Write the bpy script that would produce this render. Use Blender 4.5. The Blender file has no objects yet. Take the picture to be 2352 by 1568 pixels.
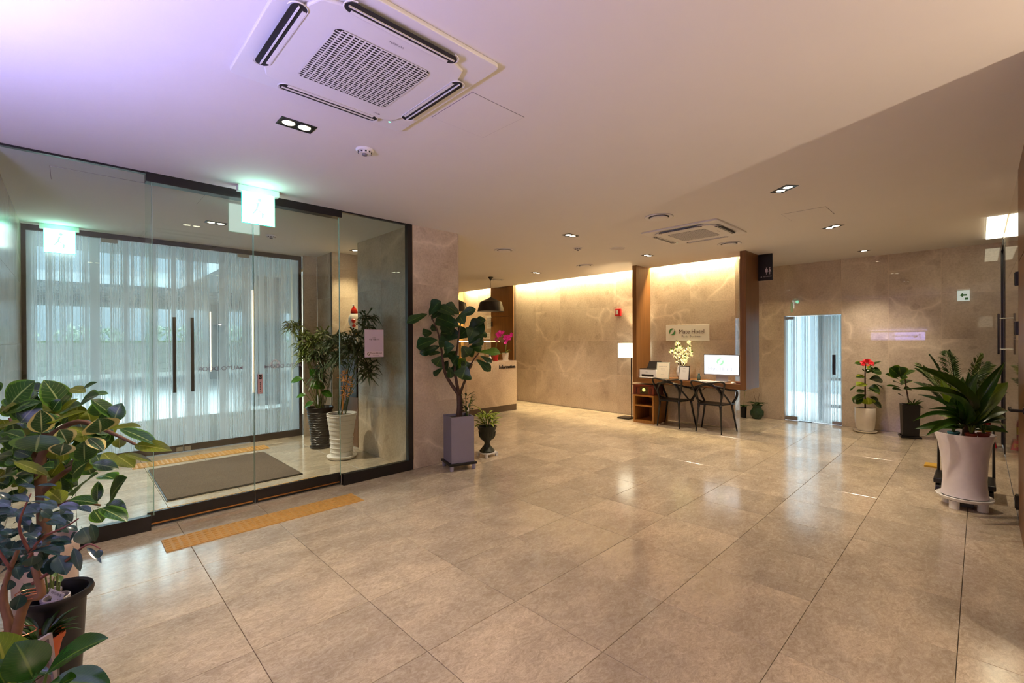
import bpy, math, random
from mathutils import Vector, Matrix, Quaternion, noise

random.seed(7)
SC = bpy.context.scene
COL = SC.collection
PI = math.pi

# ---------------------------------------------------------------- camera
cam_d = bpy.data.cameras.new('camera')
cam = bpy.data.objects.new('camera', cam_d)
COL.objects.link(cam)
SC.camera = cam
cam_d.sensor_width = 36.0
cam_d.lens = 36.0 * 1045.3 / 2352.0
cam_d.clip_start = 0.05
cam_d.clip_end = 300
RX = Vector((0.7170, 0.0060, -0.6970)); RY = Vector((-0.6970, -0.0010, -0.7170)); RZ = Vector((-0.0050, 1.0, 0.0030))
cr = Vector((RX[0], RY[0], RZ[0])).normalized()
cb = -Vector((-RX[2], -RY[2], -RZ[2])).normalized()
cu = cb.cross(cr).normalized()
cr = cu.cross(cb)
cam.matrix_world = Matrix(((cr.x, cu.x, cb.x, 0.0), (cr.y, cu.y, cb.y, 0.0), (cr.z, cu.z, cb.z, 1.5), (0, 0, 0, 1)))

# ---------------------------------------------------------------- world, exposure, render settings
SC.view_settings.view_transform = 'Standard'
SC.view_settings.look = 'None'
SC.view_settings.gamma = 1.0
SC.view_settings.use_curve_mapping = False
SC.view_settings.exposure = 0.40
w = bpy.data.worlds.new('overcast_sky'); SC.world = w; w.use_nodes = True
bg = w.node_tree.nodes['Background']
bg.inputs[0].default_value = (0.80, 0.91, 1.0, 1)
bg.inputs[1].default_value = 8.0
cy = SC.cycles
cy.use_denoising = True
cy.max_bounces = 7; cy.diffuse_bounces = 4; cy.glossy_bounces = 3; cy.transmission_bounces = 6; cy.transparent_max_bounces = 12
cy.caustics_reflective = False; cy.caustics_refractive = False
cy.sample_clamp_indirect = 4.0
cy.use_adaptive_sampling = True; cy.adaptive_threshold = 0.06

def lamp(name, kind, loc, power, color, target=None, size=0.1, size_y=None, spot=60, blend=0.6, spread=None):
    d = bpy.data.lights.new(name, kind); d.energy = power; d.color = color
    if kind == 'AREA':
        d.size = size
        if size_y: d.shape = 'RECTANGLE'; d.size_y = size_y
        if spread: d.spread = math.radians(spread)
    else:
        d.shadow_soft_size = size
    if kind == 'SPOT': d.spot_size = math.radians(spot); d.spot_blend = blend
    o = bpy.data.objects.new(name, d); COL.objects.link(o); o.location = loc
    if target is not None:
        o.rotation_euler = (Vector(target) - Vector(loc)).to_track_quat('-Z', 'Y').to_euler()
    return o

WARM = (1.0, 0.83, 0.62)
# ---------------------------------------------------------------- helpers
def tag(o, label=None, cat=None, group=None, kind=None):
    if label: o['label'] = label
    if cat: o['category'] = cat
    if group: o['group'] = group
    if kind: o['kind'] = kind
    return o

def thing(name, label, cat, loc=(0, 0, 0), rz=0.0, group=None):
    o = bpy.data.objects.new(name, None); COL.objects.link(o)
    o.location = loc; o.rotation_euler = (0, 0, rz); o.empty_display_size = 0.1
    return tag(o, label, cat, group)

def struct(name, loc=(0, 0, 0), rz=0.0):
    o = bpy.data.objects.new(name, None); COL.objects.link(o)
    o.location = loc; o.rotation_euler = (0, 0, rz)
    o['kind'] = 'structure'
    return o

class MB:
    def __init__(s): s.v = []; s.f = []; s.uv = {}; s.mi = []; s.cur = 0
    def add(s, vs, fs, M=None, uvs=None):
        b = len(s.v)
        for p in vs:
            p = Vector(p)
            s.v.append(M @ p if M is not None else p)
        for k, q in enumerate(fs):
            s.f.append([b + i for i in q]); s.mi.append(s.cur)
            if uvs: s.uv[len(s.f) - 1] = [uvs[i] for i in q]
        return s
    def box(s, x0, x1, y0, y1, z0, z1, M=None):
        v = [(x0, y0, z0), (x1, y0, z0), (x1, y1, z0), (x0, y1, z0), (x0, y0, z1), (x1, y0, z1), (x1, y1, z1), (x0, y1, z1)]
        return s.add(v, [(0, 3, 2, 1), (4, 5, 6, 7), (0, 1, 5, 4), (1, 2, 6, 5), (2, 3, 7, 6), (3, 0, 4, 7)], M)
    def cbox(s, c, sz, M=None):
        return s.box(c[0] - sz[0] / 2, c[0] + sz[0] / 2, c[1] - sz[1] / 2, c[1] + sz[1] / 2, c[2] - sz[2] / 2, c[2] + sz[2] / 2, M)
    def prism(s, poly, z0, z1, M=None):
        n = len(poly)
        v = [(p[0], p[1], z0) for p in poly] + [(p[0], p[1], z1) for p in poly]
        f = [tuple(range(n - 1, -1, -1)), tuple(range(n, 2 * n))] + [(i, (i + 1) % n, n + (i + 1) % n, n + i) for i in range(n)]
        return s.add(v, f, M)
    def lathe(s, prof, n=24, c=(0, 0, 0), M=None, close=False):
        v = []; f = []
        for (r, z) in prof:
            for i in range(n):
                a = 2 * PI * i / n
                v.append((c[0] + r * math.cos(a), c[1] + r * math.sin(a), c[2] + z))
        m = len(prof)
        for j in range(m - 1):
            for i in range(n):
                a, b = j * n + i, j * n + (i + 1) % n
                f.append((a, b, b + n, a + n))
        if close:
            for i in range(n):
                a, b = (m - 1) * n + i, (m - 1) * n + (i + 1) % n
                f.append((a, b, (i + 1) % n, i))
        else:
            if prof[0][0] > 1e-5: f.append(tuple(range(n - 1, -1, -1)))
            if prof[-1][0] > 1e-5: f.append(tuple((m - 1) * n + i for i in range(n)))
        return s.add(v, f, M)
    def path(s, pts, rad, n=8, M=None, flat=1.0):
        pts = [Vector(p) for p in pts]
        if not hasattr(rad, '__len__'): rad = [rad] * len(pts)
        v = []; f = []
        t0 = (pts[1] - pts[0]).normalized()
        up = Vector((0, 0, 1)) if abs(t0.z) < 0.9 else Vector((1, 0, 0))
        u = t0.cross(up).normalized()
        for k, p in enumerate(pts):
            t = (pts[min(k + 1, len(pts) - 1)] - pts[max(k - 1, 0)]).normalized()
            u = (u - t * u.dot(t)).normalized(); w_ = t.cross(u)
            for i in range(n):
                a = 2 * PI * i / n
                v.append(p + (u * math.cos(a) + w_ * math.sin(a) * flat) * rad[k])
        for k in range(len(pts) - 1):
            for i in range(n):
                a, b = k * n + i, k * n + (i + 1) % n
                f.append((a, b, b + n, a + n))
        f.append(tuple(range(n - 1, -1, -1))); f.append(tuple((len(pts) - 1) * n + i for i in range(n)))
        return s.add(v, f, M)
    def tube(s, a, b, r, r2=None, n=12, M=None):
        return s.path([a, b], [r, r if r2 is None else r2], n, M)
    def sphere(s, c, r, n=12, m=8, sc=(1, 1, 1), M=None):
        v = [(c[0], c[1], c[2] - r * sc[2])]; f = []
        for j in range(1, m):
            a = -PI / 2 + PI * j / m
            for i in range(n):
                b = 2 * PI * i / n
                v.append((c[0] + r * sc[0] * math.cos(a) * math.cos(b), c[1] + r * sc[1] * math.cos(a) * math.sin(b), c[2] + r * sc[2] * math.sin(a)))
        v.append((c[0], c[1], c[2] + r * sc[2]))
        for i in range(n): f.append((0, 1 + (i + 1) % n, 1 + i))
        for j in range(m - 2):
            for i in range(n):
                a, b = 1 + j * n + i, 1 + j * n + (i + 1) % n
                f.append((a, b, b + n, a + n))
        e = len(v) - 1
        for i in range(n): f.append((e - n + i, e - n + (i + 1) % n, e))
        return s.add(v, f, M)
    def mesh(s, name, mats, smooth=False):
        me = bpy.data.meshes.new(name)
        me.from_pydata([tuple(p) for p in s.v], [], s.f)
        if not isinstance(mats, (list, tuple)): mats = [mats]
        for m in mats: me.materials.append(m)
        if len(mats) > 1:
            for p, i in zip(me.polygons, s.mi): p.material_index = i
        if s.uv:
            ul = me.uv_layers.new(name='UVMap')
            for p in me.polygons:
                q = s.uv.get(p.index)
                if q:
                    for li, c in zip(p.loop_indices, q): ul.data[li].uv = c
        if smooth:
            me.polygons.foreach_set('use_smooth', [True] * len(me.polygons))
        me.update()
        return me
    def build(s, name, mats, parent=None, loc=None, smooth=False, bevel=0, rot=None, auto=None):
        me = s.mesh(name, mats, smooth)
        return place(name, me, parent, loc, rot, bevel, auto)

def place(name, me, parent=None, loc=None, rot=None, bevel=0, auto=None):
    o = bpy.data.objects.new(name, me); COL.objects.link(o)
    if parent: o.parent = parent
    if loc is not None: o.location = loc
    if rot is not None: o.rotation_euler = rot
    if bevel:
        b = o.modifiers.new('bevel', 'BEVEL'); b.width = bevel; b.segments = 2; b.limit_method = 'ANGLE'; b.angle_limit = math.radians(40)
    if auto:
        sm_auto(me, auto)
    return o

def sm_auto(me, deg=35):
    me.polygons.foreach_set('use_smooth', [True] * len(me.polygons))
    try: me.set_sharp_from_angle(angle=math.radians(deg))
    except Exception: pass

def BOX(name, m, x0, x1, y0, y1, z0, z1, parent=None, bevel=0, loc=None):
    return MB().box(x0, x1, y0, y1, z0, z1).build(name, m, parent, loc, bevel=bevel)

def copy_tree(o, parent=None, depth=0):
    c = o.copy(); COL.objects.link(c)
    if parent is not None: c.parent = parent
    for ch in list(o.children): copy_tree(ch, c, depth + 1)
    return c

# ---------------------------------------------------------------- materials
MATS = {}
def newmat(name):
    m = bpy.data.materials.new(name); m.use_nodes = True
    nt = m.node_tree; nt.nodes.clear()
    out = nt.nodes.new('ShaderNodeOutputMaterial')
    return m, nt, out
def nd(nt, t, **kw):
    n = nt.nodes.new(t)
    for k, v in kw.items():
        if k.startswith('_'): setattr(n, k[1:], v)
        else: n.inputs[k.replace('__', ' ')].default_value = v
    return n
def L(nt, a, b): nt.links.new(a, b)
def c4(c): return (c[0], c[1], c[2], 1.0)
def srgb(r, g, b):
    f = lambda u: (u / 255 / 12.92) if u / 255 <= 0.04045 else ((u / 255 + 0.055) / 1.055) ** 2.4
    return (f(r), f(g), f(b))

def plain(name, col, rough=0.5, metal=0.0, spec=0.5, emit=None, estr=1.0, noise_amt=0.06, scale=30, coat=0.0, trans=0.0, bump=0.0):
    if name in MATS: return MATS[name]
    m, nt, out = newmat(name)
    p = nd(nt, 'ShaderNodeBsdfPrincipled'); L(nt, p.outputs[0], out.inputs[0])
    p.inputs['Roughness'].default_value = rough; p.inputs['Metallic'].default_value = metal
    p.inputs['Specular IOR Level'].default_value = spec; p.inputs['Coat Weight'].default_value = coat
    tc = nd(nt, 'ShaderNodeTexCoord'); nz = nd(nt, 'ShaderNodeTexNoise', Scale=scale, Detail=3.0)
    L(nt, tc.outputs['Object'], nz.inputs['Vector'])
    mx = nd(nt, 'ShaderNodeMix', _data_type='RGBA'); L(nt, nz.outputs['Fac'], mx.inputs[0])
    mx.inputs[6].default_value = c4([c * (1 - noise_amt) for c in col]); mx.inputs[7].default_value = c4([min(1, c * (1 + noise_amt)) for c in col])
    L(nt, mx.outputs[2], p.inputs['Base Color'])
    if emit: p.inputs['Emission Color'].default_value = c4(emit); p.inputs['Emission Strength'].default_value = estr
    if trans: p.inputs['Transmission Weight'].default_value = trans
    if bump:
        b = nd(nt, 'ShaderNodeBump', Strength=bump, Distance=0.002); L(nt, nz.outputs['Fac'], b.inputs['Height']); L(nt, b.outputs[0], p.inputs['Normal'])
    MATS[name] = m
    return m

def emis(name, col, s):
    if name in MATS: return MATS[name]
    m, nt, out = newmat(name)
    e = nd(nt, 'ShaderNodeEmission', Color=c4(col), Strength=s); L(nt, e.outputs[0], out.inputs[0])
    MATS[name] = m; return m

def ramp(nt, stops):
    r = nt.nodes.new('ShaderNodeValToRGB')
    el = r.color_ramp.elements
    while len(el) < len(stops): el.new(0.5)
    for e, (p, c) in zip(el, stops): e.position = p; e.color = c4(c)
    return r

def tilecoord(nt, rnd=9.0):
    g = nd(nt, 'ShaderNodeNewGeometry'); oi = nd(nt, 'ShaderNodeObjectInfo')
    mu = nd(nt, 'ShaderNodeVectorMath', _operation='SCALE'); mu.inputs['Scale'].default_value = rnd
    cmb = nd(nt, 'ShaderNodeCombineXYZ')
    m2 = nd(nt, 'ShaderNodeMath', _operation='MULTIPLY'); m2.inputs[1].default_value = 7.3
    L(nt, oi.outputs['Random'], cmb.inputs[0]); L(nt, oi.outputs['Random'], m2.inputs[0]); L(nt, m2.outputs[0], cmb.inputs[1]); L(nt, oi.outputs['Random'], cmb.inputs[2])
    L(nt, cmb.outputs[0], mu.inputs[0])
    ad = nd(nt, 'ShaderNodeVectorMath', _operation='ADD'); L(nt, g.outputs['Position'], ad.inputs[0]); L(nt, mu.outputs[0], ad.inputs[1])
    return ad.outputs[0], oi.outputs['Random']

def mat_floor():
    m, nt, out = newmat('floor_marble')
    p = nd(nt, 'ShaderNodeBsdfPrincipled'); L(nt, p.outputs[0], out.inputs[0])
    v, rnd = tilecoord(nt)
    mp = nd(nt, 'ShaderNodeMapping'); mp.inputs['Scale'].default_value = (1.0, 1.7, 1.0); mp.inputs['Rotation'].default_value = (0, 0, 0.2); L(nt, v, mp.inputs[0])
    big = nd(nt, 'ShaderNodeTexNoise', Scale=2.2, Detail=3.0, Roughness=0.55); L(nt, mp.outputs[0], big.inputs['Vector'])
    mid = nd(nt, 'ShaderNodeTexNoise', Scale=17.0, Detail=8.0, Roughness=0.78, Distortion=1.4); L(nt, mp.outputs[0], mid.inputs['Vector'])
    r1 = ramp(nt, [(0.32, srgb(170, 154, 134)), (0.5, srgb(194, 179, 158)), (0.64, srgb(212, 199, 178))])
    L(nt, mid.outputs['Fac'], r1.inputs[0])
    r2 = ramp(nt, [(0.3, (0.82, 0.81, 0.80)), (0.48, (0.97, 0.97, 0.96)), (0.62, (1.12, 1.11, 1.08))]); L(nt, big.outputs['Fac'], r2.inputs[0])
    mx = nd(nt, 'ShaderNodeMix', _data_type='RGBA', _blend_type='MULTIPLY'); mx.inputs[0].default_value = 1.0
    L(nt, r1.outputs[0], mx.inputs[6]); L(nt, r2.outputs[0], mx.inputs[7])
    # fine dark veinlets
    vn = nd(nt, 'ShaderNodeTexNoise', Scale=15.0, Detail=8.0, Roughness=0.75, Distortion=2.0); L(nt, mp.outputs[0], vn.inputs['Vector'])
    rv = ramp(nt, [(0.47, (1, 1, 1)), (0.5, (0.80, 0.77, 0.74)), (0.53, (1, 1, 1))]); L(nt, vn.outputs['Fac'], rv.inputs[0])
    mx2 = nd(nt, 'ShaderNodeMix', _data_type='RGBA', _blend_type='MULTIPLY'); mx2.inputs[0].default_value = 1.0
    L(nt, mx.outputs[2], mx2.inputs[6]); L(nt, rv.outputs[0], mx2.inputs[7])
    # tile to tile tone
    rt = ramp(nt, [(0.0, (0.87, 0.87, 0.87)), (1.0, (1.06, 1.05, 1.04))]); L(nt, rnd, rt.inputs[0])
    mx3 = nd(nt, 'ShaderNodeMix', _data_type='RGBA', _blend_type='MULTIPLY'); mx3.inputs[0].default_value = 1.0
    L(nt, mx2.outputs[2], mx3.inputs[6]); L(nt, rt.outputs[0], mx3.inputs[7])
    L(nt, mx3.outputs[2], p.inputs['Base Color'])
    rr = nd(nt, 'ShaderNodeMapRange'); rr.inputs['To Min'].default_value = 0.10; rr.inputs['To Max'].default_value = 0.20; L(nt, big.outputs['Fac'], rr.inputs['Value'])
    L(nt, rr.outputs[0], p.inputs['Roughness'])
    b = nd(nt, 'ShaderNodeBump', Strength=0.04, Distance=0.004); L(nt, big.outputs['Fac'], b.inputs['Height']); L(nt, b.outputs[0], p.inputs['Normal'])
    p.inputs['Specular IOR Level'].default_value = 0.6
    return m

def mat_wall(name, tint=(1, 1, 1), rough=0.02):
    m, nt, out = newmat(name)
    p = nd(nt, 'ShaderNodeBsdfPrincipled'); L(nt, p.outputs[0], out.inputs[0])
    v, rnd = tilecoord(nt, 5.0)
    big = nd(nt, 'ShaderNodeTexNoise', Scale=1.7, Detail=4.0, Roughness=0.55, Distortion=0.4); L(nt, v, big.inputs['Vector'])
    r1 = ramp(nt, [(0.3, srgb(184, 168, 152)), (0.5, srgb(203, 188, 170)), (0.72, srgb(215, 202, 185))]); L(nt, big.outputs['Fac'], r1.inputs[0])
    fine = nd(nt, 'ShaderNodeTexNoise', Scale=38.0, Detail=5.0, Roughness=0.75); L(nt, v, fine.inputs['Vector'])
    r2 = ramp(nt, [(0.34, (0.84, 0.82, 0.80)), (0.6, (1.04, 1.04, 1.04))]); L(nt, fine.outputs['Fac'], r2.inputs[0])
    mx = nd(nt, 'ShaderNodeMix', _data_type='RGBA', _blend_type='MULTIPLY'); mx.inputs[0].default_value = 1.0
    L(nt, r1.outputs[0], mx.inputs[6]); L(nt, r2.outputs[0], mx.inputs[7])
    # long pale veins
    nz = nd(nt, 'ShaderNodeTexNoise', Scale=1.6, Detail=3.0, Distortion=0.3); L(nt, v, nz.inputs['Vector'])
    ws = nd(nt, 'ShaderNodeVectorMath', _operation='SCALE'); ws.inputs['Scale'].default_value = 0.5; L(nt, nz.outputs['Color'], ws.inputs[0])
    ad = nd(nt, 'ShaderNodeVectorMath', _operation='ADD'); L(nt, v, ad.inputs[0]); L(nt, ws.outputs[0], ad.inputs[1])
    vo = nd(nt, 'ShaderNodeTexVoronoi', _feature='DISTANCE_TO_EDGE', Scale=0.95); L(nt, ad.outputs[0], vo.inputs['Vector'])
    rv = ramp(nt, [(0.0, (1, 1, 1)), (0.012, (0.5, 0.5, 0.5)), (0.05, (0, 0, 0))]); L(nt, vo.outputs['Distance'], rv.inputs[0])
    msk = nd(nt, 'ShaderNodeTexNoise', Scale=1.1, Detail=1.0); L(nt, v, msk.inputs['Vector'])
    mr = ramp(nt, [(0.42, (0, 0, 0)), (0.58, (0.8, 0.8, 0.8))]); L(nt, msk.outputs['Fac'], mr.inputs[0])
    mm = nd(nt, 'ShaderNodeMath', _operation='MULTIPLY'); L(nt, rv.outputs[0], mm.inputs[0]); L(nt, mr.outputs[0], mm.inputs[1])
    mx2 = nd(nt, 'ShaderNodeMix', _data_type='RGBA'); L(nt, mm.outputs[0], mx2.inputs[0]); L(nt, mx.outputs[2], mx2.inputs[6]); mx2.inputs[7].default_value = c4(srgb(232, 218, 200))
    # darker fossil blotches
    bo = nd(nt, 'ShaderNodeTexVoronoi', _feature='F1', Scale=3.2); L(nt, ad.outputs[0], bo.inputs['Vector'])
    br = ramp(nt, [(0.17, (0.78, 0.75, 0.73)), (0.21, (1, 1, 1))]); L(nt, bo.outputs['Distance'], br.inputs[0])
    mx3 = nd(nt, 'ShaderNodeMix', _data_type='RGBA', _blend_type='MULTIPLY'); L(nt, msk.outputs['Fac'], mx3.inputs[0])
    L(nt, mx2.outputs[2], mx3.inputs[6]); L(nt, br.outputs[0], mx3.inputs[7])
    rt = ramp(nt, [(0.0, (0.93 * tint[0], 0.93 * tint[1], 0.93 * tint[2])), (1.0, (1.05 * tint[0], 1.05 * tint[1], 1.05 * tint[2]))]); L(nt, rnd, rt.inputs[0])
    mx4 = nd(nt, 'ShaderNodeMix', _data_type='RGBA', _blend_type='MULTIPLY'); mx4.inputs[0].default_value = 1.0
    L(nt, mx3.outputs[2], mx4.inputs[6]); L(nt, rt.outputs[0], mx4.inputs[7])
    L(nt, mx4.outputs[2], p.inputs['Base Color'])
    p.inputs['Roughness'].default_value = rough
    p.inputs['Specular IOR Level'].default_value = 0.5
    MATS[name] = m
    return m

def mat_wood(name, c0, c1, axis='Z', scale=1.0, rough=0.38):
    m, nt, out = newmat(name)
    p = nd(nt, 'ShaderNodeBsdfPrincipled', Roughness=rough); L(nt, p.outputs[0], out.inputs[0])
    tc = nd(nt, 'ShaderNodeTexCoord'); mp = nd(nt, 'ShaderNodeMapping')
    s = [60 * scale, 60 * scale, 60 * scale]; s['XYZ'.index(axis)] = 1.6 * scale
    mp.inputs['Scale'].default_value = s
    L(nt, tc.outputs['Object'], mp.inputs[0])
    nz = nd(nt, 'ShaderNodeTexNoise', Scale=1.0, Detail=4.0, Roughness=0.6, Distortion=0.3); L(nt, mp.outputs[0], nz.inputs['Vector'])
    r = ramp(nt, [(0.3, c0), (0.7, c1)]); L(nt, nz.outputs['Fac'], r.inputs[0]); L(nt, r.outputs[0], p.inputs['Base Color'])
    MATS[name] = m
    return m

def mat_glass(name, tint=(0.93, 0.975, 0.96), gloss=1.0):
    m, nt, out = newmat(name)
    tr = nd(nt, 'ShaderNodeBsdfTransparent', Color=c4(tint)); gl = nd(nt, 'ShaderNodeBsdfGlossy', Color=(0.92, 1, 0.97, 1), Roughness=0.0)
    fr = nd(nt, 'ShaderNodeFresnel', IOR=1.5); mm = nd(nt, 'ShaderNodeMath', _operation='MULTIPLY'); mm.inputs[1].default_value = gloss; mm.use_clamp = True
    L(nt, fr.outputs[0], mm.inputs[0])
    mx = nd(nt, 'ShaderNodeMixShader'); L(nt, mm.outputs[0], mx.inputs[0]); L(nt, tr.outputs[0], mx.inputs[1]); L(nt, gl.outputs[0], mx.inputs[2])
    L(nt, mx.outputs[0], out.inputs[0]); MATS[name] = m
    return m

def mat_frost(name, axis=0, freq=70.0, dense=0.5):
    """clear glass carrying a film of printed milky vertical stripes of uneven width"""
    m, nt, out = newmat(name)
    g = nd(nt, 'ShaderNodeNewGeometry'); sp = nd(nt, 'ShaderNodeSeparateXYZ'); L(nt, g.outputs['Position'], sp.inputs[0])
    cb_ = nd(nt, 'ShaderNodeCombineXYZ'); L(nt, sp.outputs[axis], cb_.inputs[0])
    n1 = nd(nt, 'ShaderNodeTexNoise', Scale=freq, Detail=1.5, Roughness=0.7); L(nt, cb_.outputs[0], n1.inputs['Vector'])
    n2 = nd(nt, 'ShaderNodeTexNoise', Scale=freq * 0.12, Detail=1.0); L(nt, cb_.outputs[0], n2.inputs['Vector'])
    ad = nd(nt, 'ShaderNodeMath', _operation='ADD'); L(nt, n1.outputs['Fac'], ad.inputs[0]); L(nt, n2.outputs['Fac'], ad.inputs[1])
    mr = nd(nt, 'ShaderNodeMapRange'); L(nt, ad.outputs[0], mr.inputs['Value'])
    mr.inputs['From Min'].default_value = 1.0 - 0.10 - (dense - 0.5) * 0.3; mr.inputs['From Max'].default_value = 1.0 + 0.06 - (dense - 0.5) * 0.3
    mr.inputs['To Min'].default_value = 0.10; mr.inputs['To Max'].default_value = 0.80
    tl = nd(nt, 'ShaderNodeBsdfTranslucent', Color=(0.80, 0.85, 0.86, 1)); df = nd(nt, 'ShaderNodeBsdfDiffuse', Color=(0.80, 0.86, 0.87, 1))
    ms = nd(nt, 'ShaderNodeMixShader'); ms.inputs[0].default_value = 0.30; L(nt, tl.outputs[0], ms.inputs[1]); L(nt, df.outputs[0], ms.inputs[2])
    tr = nd(nt, 'ShaderNodeBsdfTransparent', Color=(0.90, 0.97, 0.97, 1))
    m1 = nd(nt, 'ShaderNodeMixShader'); L(nt, mr.outputs[0], m1.inputs[0]); L(nt, tr.outputs[0], m1.inputs[1]); L(nt, ms.outputs[0], m1.inputs[2])
    gl = nd(nt, 'ShaderNodeBsdfGlossy', Roughness=0.02); fr = nd(nt, 'ShaderNodeFresnel', IOR=1.45)
    m2 = nd(nt, 'ShaderNodeMixShader'); L(nt, fr.outputs[0], m2.inputs[0]); L(nt, m1.outputs[0], m2.inputs[1]); L(nt, gl.outputs[0], m2.inputs[2])
    L(nt, m2.outputs[0], out.inputs[0]); MATS[name] = m
    return m

def leafmat(name, col, edge=None, vein=None, rough=0.3, back=None, edge_w=0.25, trans=0.25, n_vein=9.0):
    m, nt, out = newmat(name)
    p = nd(nt, 'ShaderNodeBsdfPrincipled', Roughness=rough)
    uv = nd(nt, 'ShaderNodeUVMap'); sp = nd(nt, 'ShaderNodeSeparateXYZ'); L(nt, uv.outputs[0], sp.inputs[0])
    a = nd(nt, 'ShaderNodeMath', _operation='MULTIPLY_ADD'); a.inputs[1].default_value = 2.0; a.inputs[2].default_value = -1.0; L(nt, sp.outputs[0], a.inputs[0])
    ab = nd(nt, 'ShaderNodeMath', _operation='ABSOLUTE'); L(nt, a.outputs[0], ab.inputs[0])
    oi = nd(nt, 'ShaderNodeObjectInfo'); g = nd(nt, 'ShaderNodeNewGeometry')
    nz = nd(nt, 'ShaderNodeTexNoise', Scale=14.0, Detail=3.0); L(nt, g.outputs['Position'], nz.inputs['Vector'])
    base = nd(nt, 'ShaderNodeMix', _data_type='RGBA'); L(nt, nz.outputs['Fac'], base.inputs[0])
    base.inputs[6].default_value = c4([c * 0.65 for c in col]); base.inputs[7].default_value = c4([c * 1.35 for c in col])
    cur = base.outputs[2]
    if edge:
        ns = nd(nt, 'ShaderNodeMath', _operation='MULTIPLY_ADD'); ns.inputs[1].default_value = 0.7; L(nt, nz.outputs['Fac'], ns.inputs[0]); L(nt, ab.outputs[0], ns.inputs[2])
        mr = nd(nt, 'ShaderNodeMapRange'); L(nt, ns.outputs[0], mr.inputs['Value']); mr.inputs['From Min'].default_value = 1.28 - edge_w * 0.5; mr.inputs['From Max'].default_value = 1.34 - edge_w * 0.5
        e = nd(nt, 'ShaderNodeMix', _data_type='RGBA'); L(nt, mr.outputs[0], e.inputs[0]); L(nt, cur, e.inputs[6]); e.inputs[7].default_value = c4(edge); cur = e.outputs[2]
    if vein:
        mv = nd(nt, 'ShaderNodeMapRange'); L(nt, ab.outputs[0], mv.inputs['Value']); mv.inputs['From Min'].default_value = 0.035; mv.inputs['From Max'].default_value = 0.075; mv.inputs['To Min'].default_value = 0.85; mv.inputs['To Max'].default_value = 0.0
        # side veins: v - 0.35|u|, repeated
        sv = nd(nt, 'ShaderNodeMath', _operation='MULTIPLY_ADD'); sv.inputs[1].default_value = -0.22; L(nt, ab.outputs[0], sv.inputs[0]); L(nt, sp.outputs[1], sv.inputs[2])
        sf = nd(nt, 'ShaderNodeMath', _operation='MULTIPLY'); sf.inputs[1].default_value = n_vein; L(nt, sv.outputs[0], sf.inputs[0])
        fr = nd(nt, 'ShaderNodeMath', _operation='FRACT'); L(nt, sf.outputs[0], fr.inputs[0])
        ml = nd(nt, 'ShaderNodeMath', _operation='LESS_THAN'); ml.inputs[1].default_value = 0.09; L(nt, fr.outputs[0], ml.inputs[0])
        mh = nd(nt, 'ShaderNodeMath', _operation='MULTIPLY'); mh.inputs[1].default_value = 0.33; L(nt, ml.outputs[0], mh.inputs[0])
        mxm = nd(nt, 'ShaderNodeMath', _operation='MAXIMUM'); L(nt, mv.outputs[0], mxm.inputs[0]); L(nt, mh.outputs[0], mxm.inputs[1])
        e = nd(nt, 'ShaderNodeMix', _data_type='RGBA'); L(nt, mxm.outputs[0], e.inputs[0]); L(nt, cur, e.inputs[6]); e.inputs[7].default_value = c4(vein); cur = e.outputs[2]
    tone = ramp(nt, [(0.0, (0.75, 0.75, 0.75)), (1.0, (1.25, 1.22, 1.1))]); L(nt, oi.outputs['Random'], tone.inputs[0])
    tm = nd(nt, 'ShaderNodeMix', _data_type='RGBA', _blend_type='MULTIPLY'); tm.inputs[0].default_value = 1.0; L(nt, cur, tm.inputs[6]); L(nt, tone.outputs[0], tm.inputs[7]); cur = tm.outputs[2]
    L(nt, cur, p.inputs['Base Color'])
    tl = nd(nt, 'ShaderNodeBsdfTranslucent'); hs = nd(nt, 'ShaderNodeMix', _data_type='RGBA', _blend_type='MULTIPLY'); hs.inputs[0].default_value = 1.0; L(nt, cur, hs.inputs[6]); hs.inputs[7].default_value = (1.3, 1.4, 0.5, 1); L(nt, hs.outputs[2], tl.inputs[0])
    mx = nd(nt, 'ShaderNodeMixShader'); mx.inputs[0].default_value = trans; L(nt, p.outputs[0], mx.inputs[1]); L(nt, tl.outputs[0], mx.inputs[2])
    L(nt, mx.outputs[0], out.inputs[0]); MATS[name] = m
    return m

FLOOR = mat_floor()
WALL = mat_wall('wall_marble')
WALLP = mat_wall('wall_marble_pale', (1.02, 1.0, 0.96), 0.2)
GROUT = plain('grout_dark', srgb(88, 78, 66), 0.8)
JOINT = plain('wall_joint', srgb(214, 196, 172), 0.5)
PAINT = plain('ceiling_paint', srgb(232, 228, 224), 0.85, noise_amt=0.015, scale=4)
WHITE = plain('white_plastic', srgb(236, 234, 230), 0.35, noise_amt=0.02)
PAPER = plain('white_paper', srgb(238, 236, 230), 0.7, noise_amt=0.01)
BLACK = plain('black_metal', srgb(24, 20, 19), 0.3, spec=0.5)
BLKP = plain('black_plastic', srgb(15, 14, 15), 0.35)
STEEL = plain('brushed_steel', srgb(170, 168, 164), 0.3, metal=1.0)
GLASS = mat_glass('clear_glass')
GEDGE = plain('glass_edge', srgb(150, 190, 172), 0.15, noise_amt=0.02)
FROST = mat_frost('striped_film_glass', 0, 60.0, 0.5)
FROSTY = mat_frost('striped_film_glass_side', 1, 60.0, 0.5)
WOOD = mat_wood('walnut_veneer', srgb(104, 68, 36), srgb(132, 90, 50))
WOODX = mat_wood('walnut_veneer_flat', srgb(104, 68, 36), srgb(132, 90, 50), 'Y')
HONEY = mat_wood('honey_wood', srgb(140, 92, 38), srgb(170, 118, 54), 'Z', 0.6)
SOIL = plain('potting_soil', srgb(48, 36, 27), 0.95, noise_amt=0.5, scale=60, bump=1.0)
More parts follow.
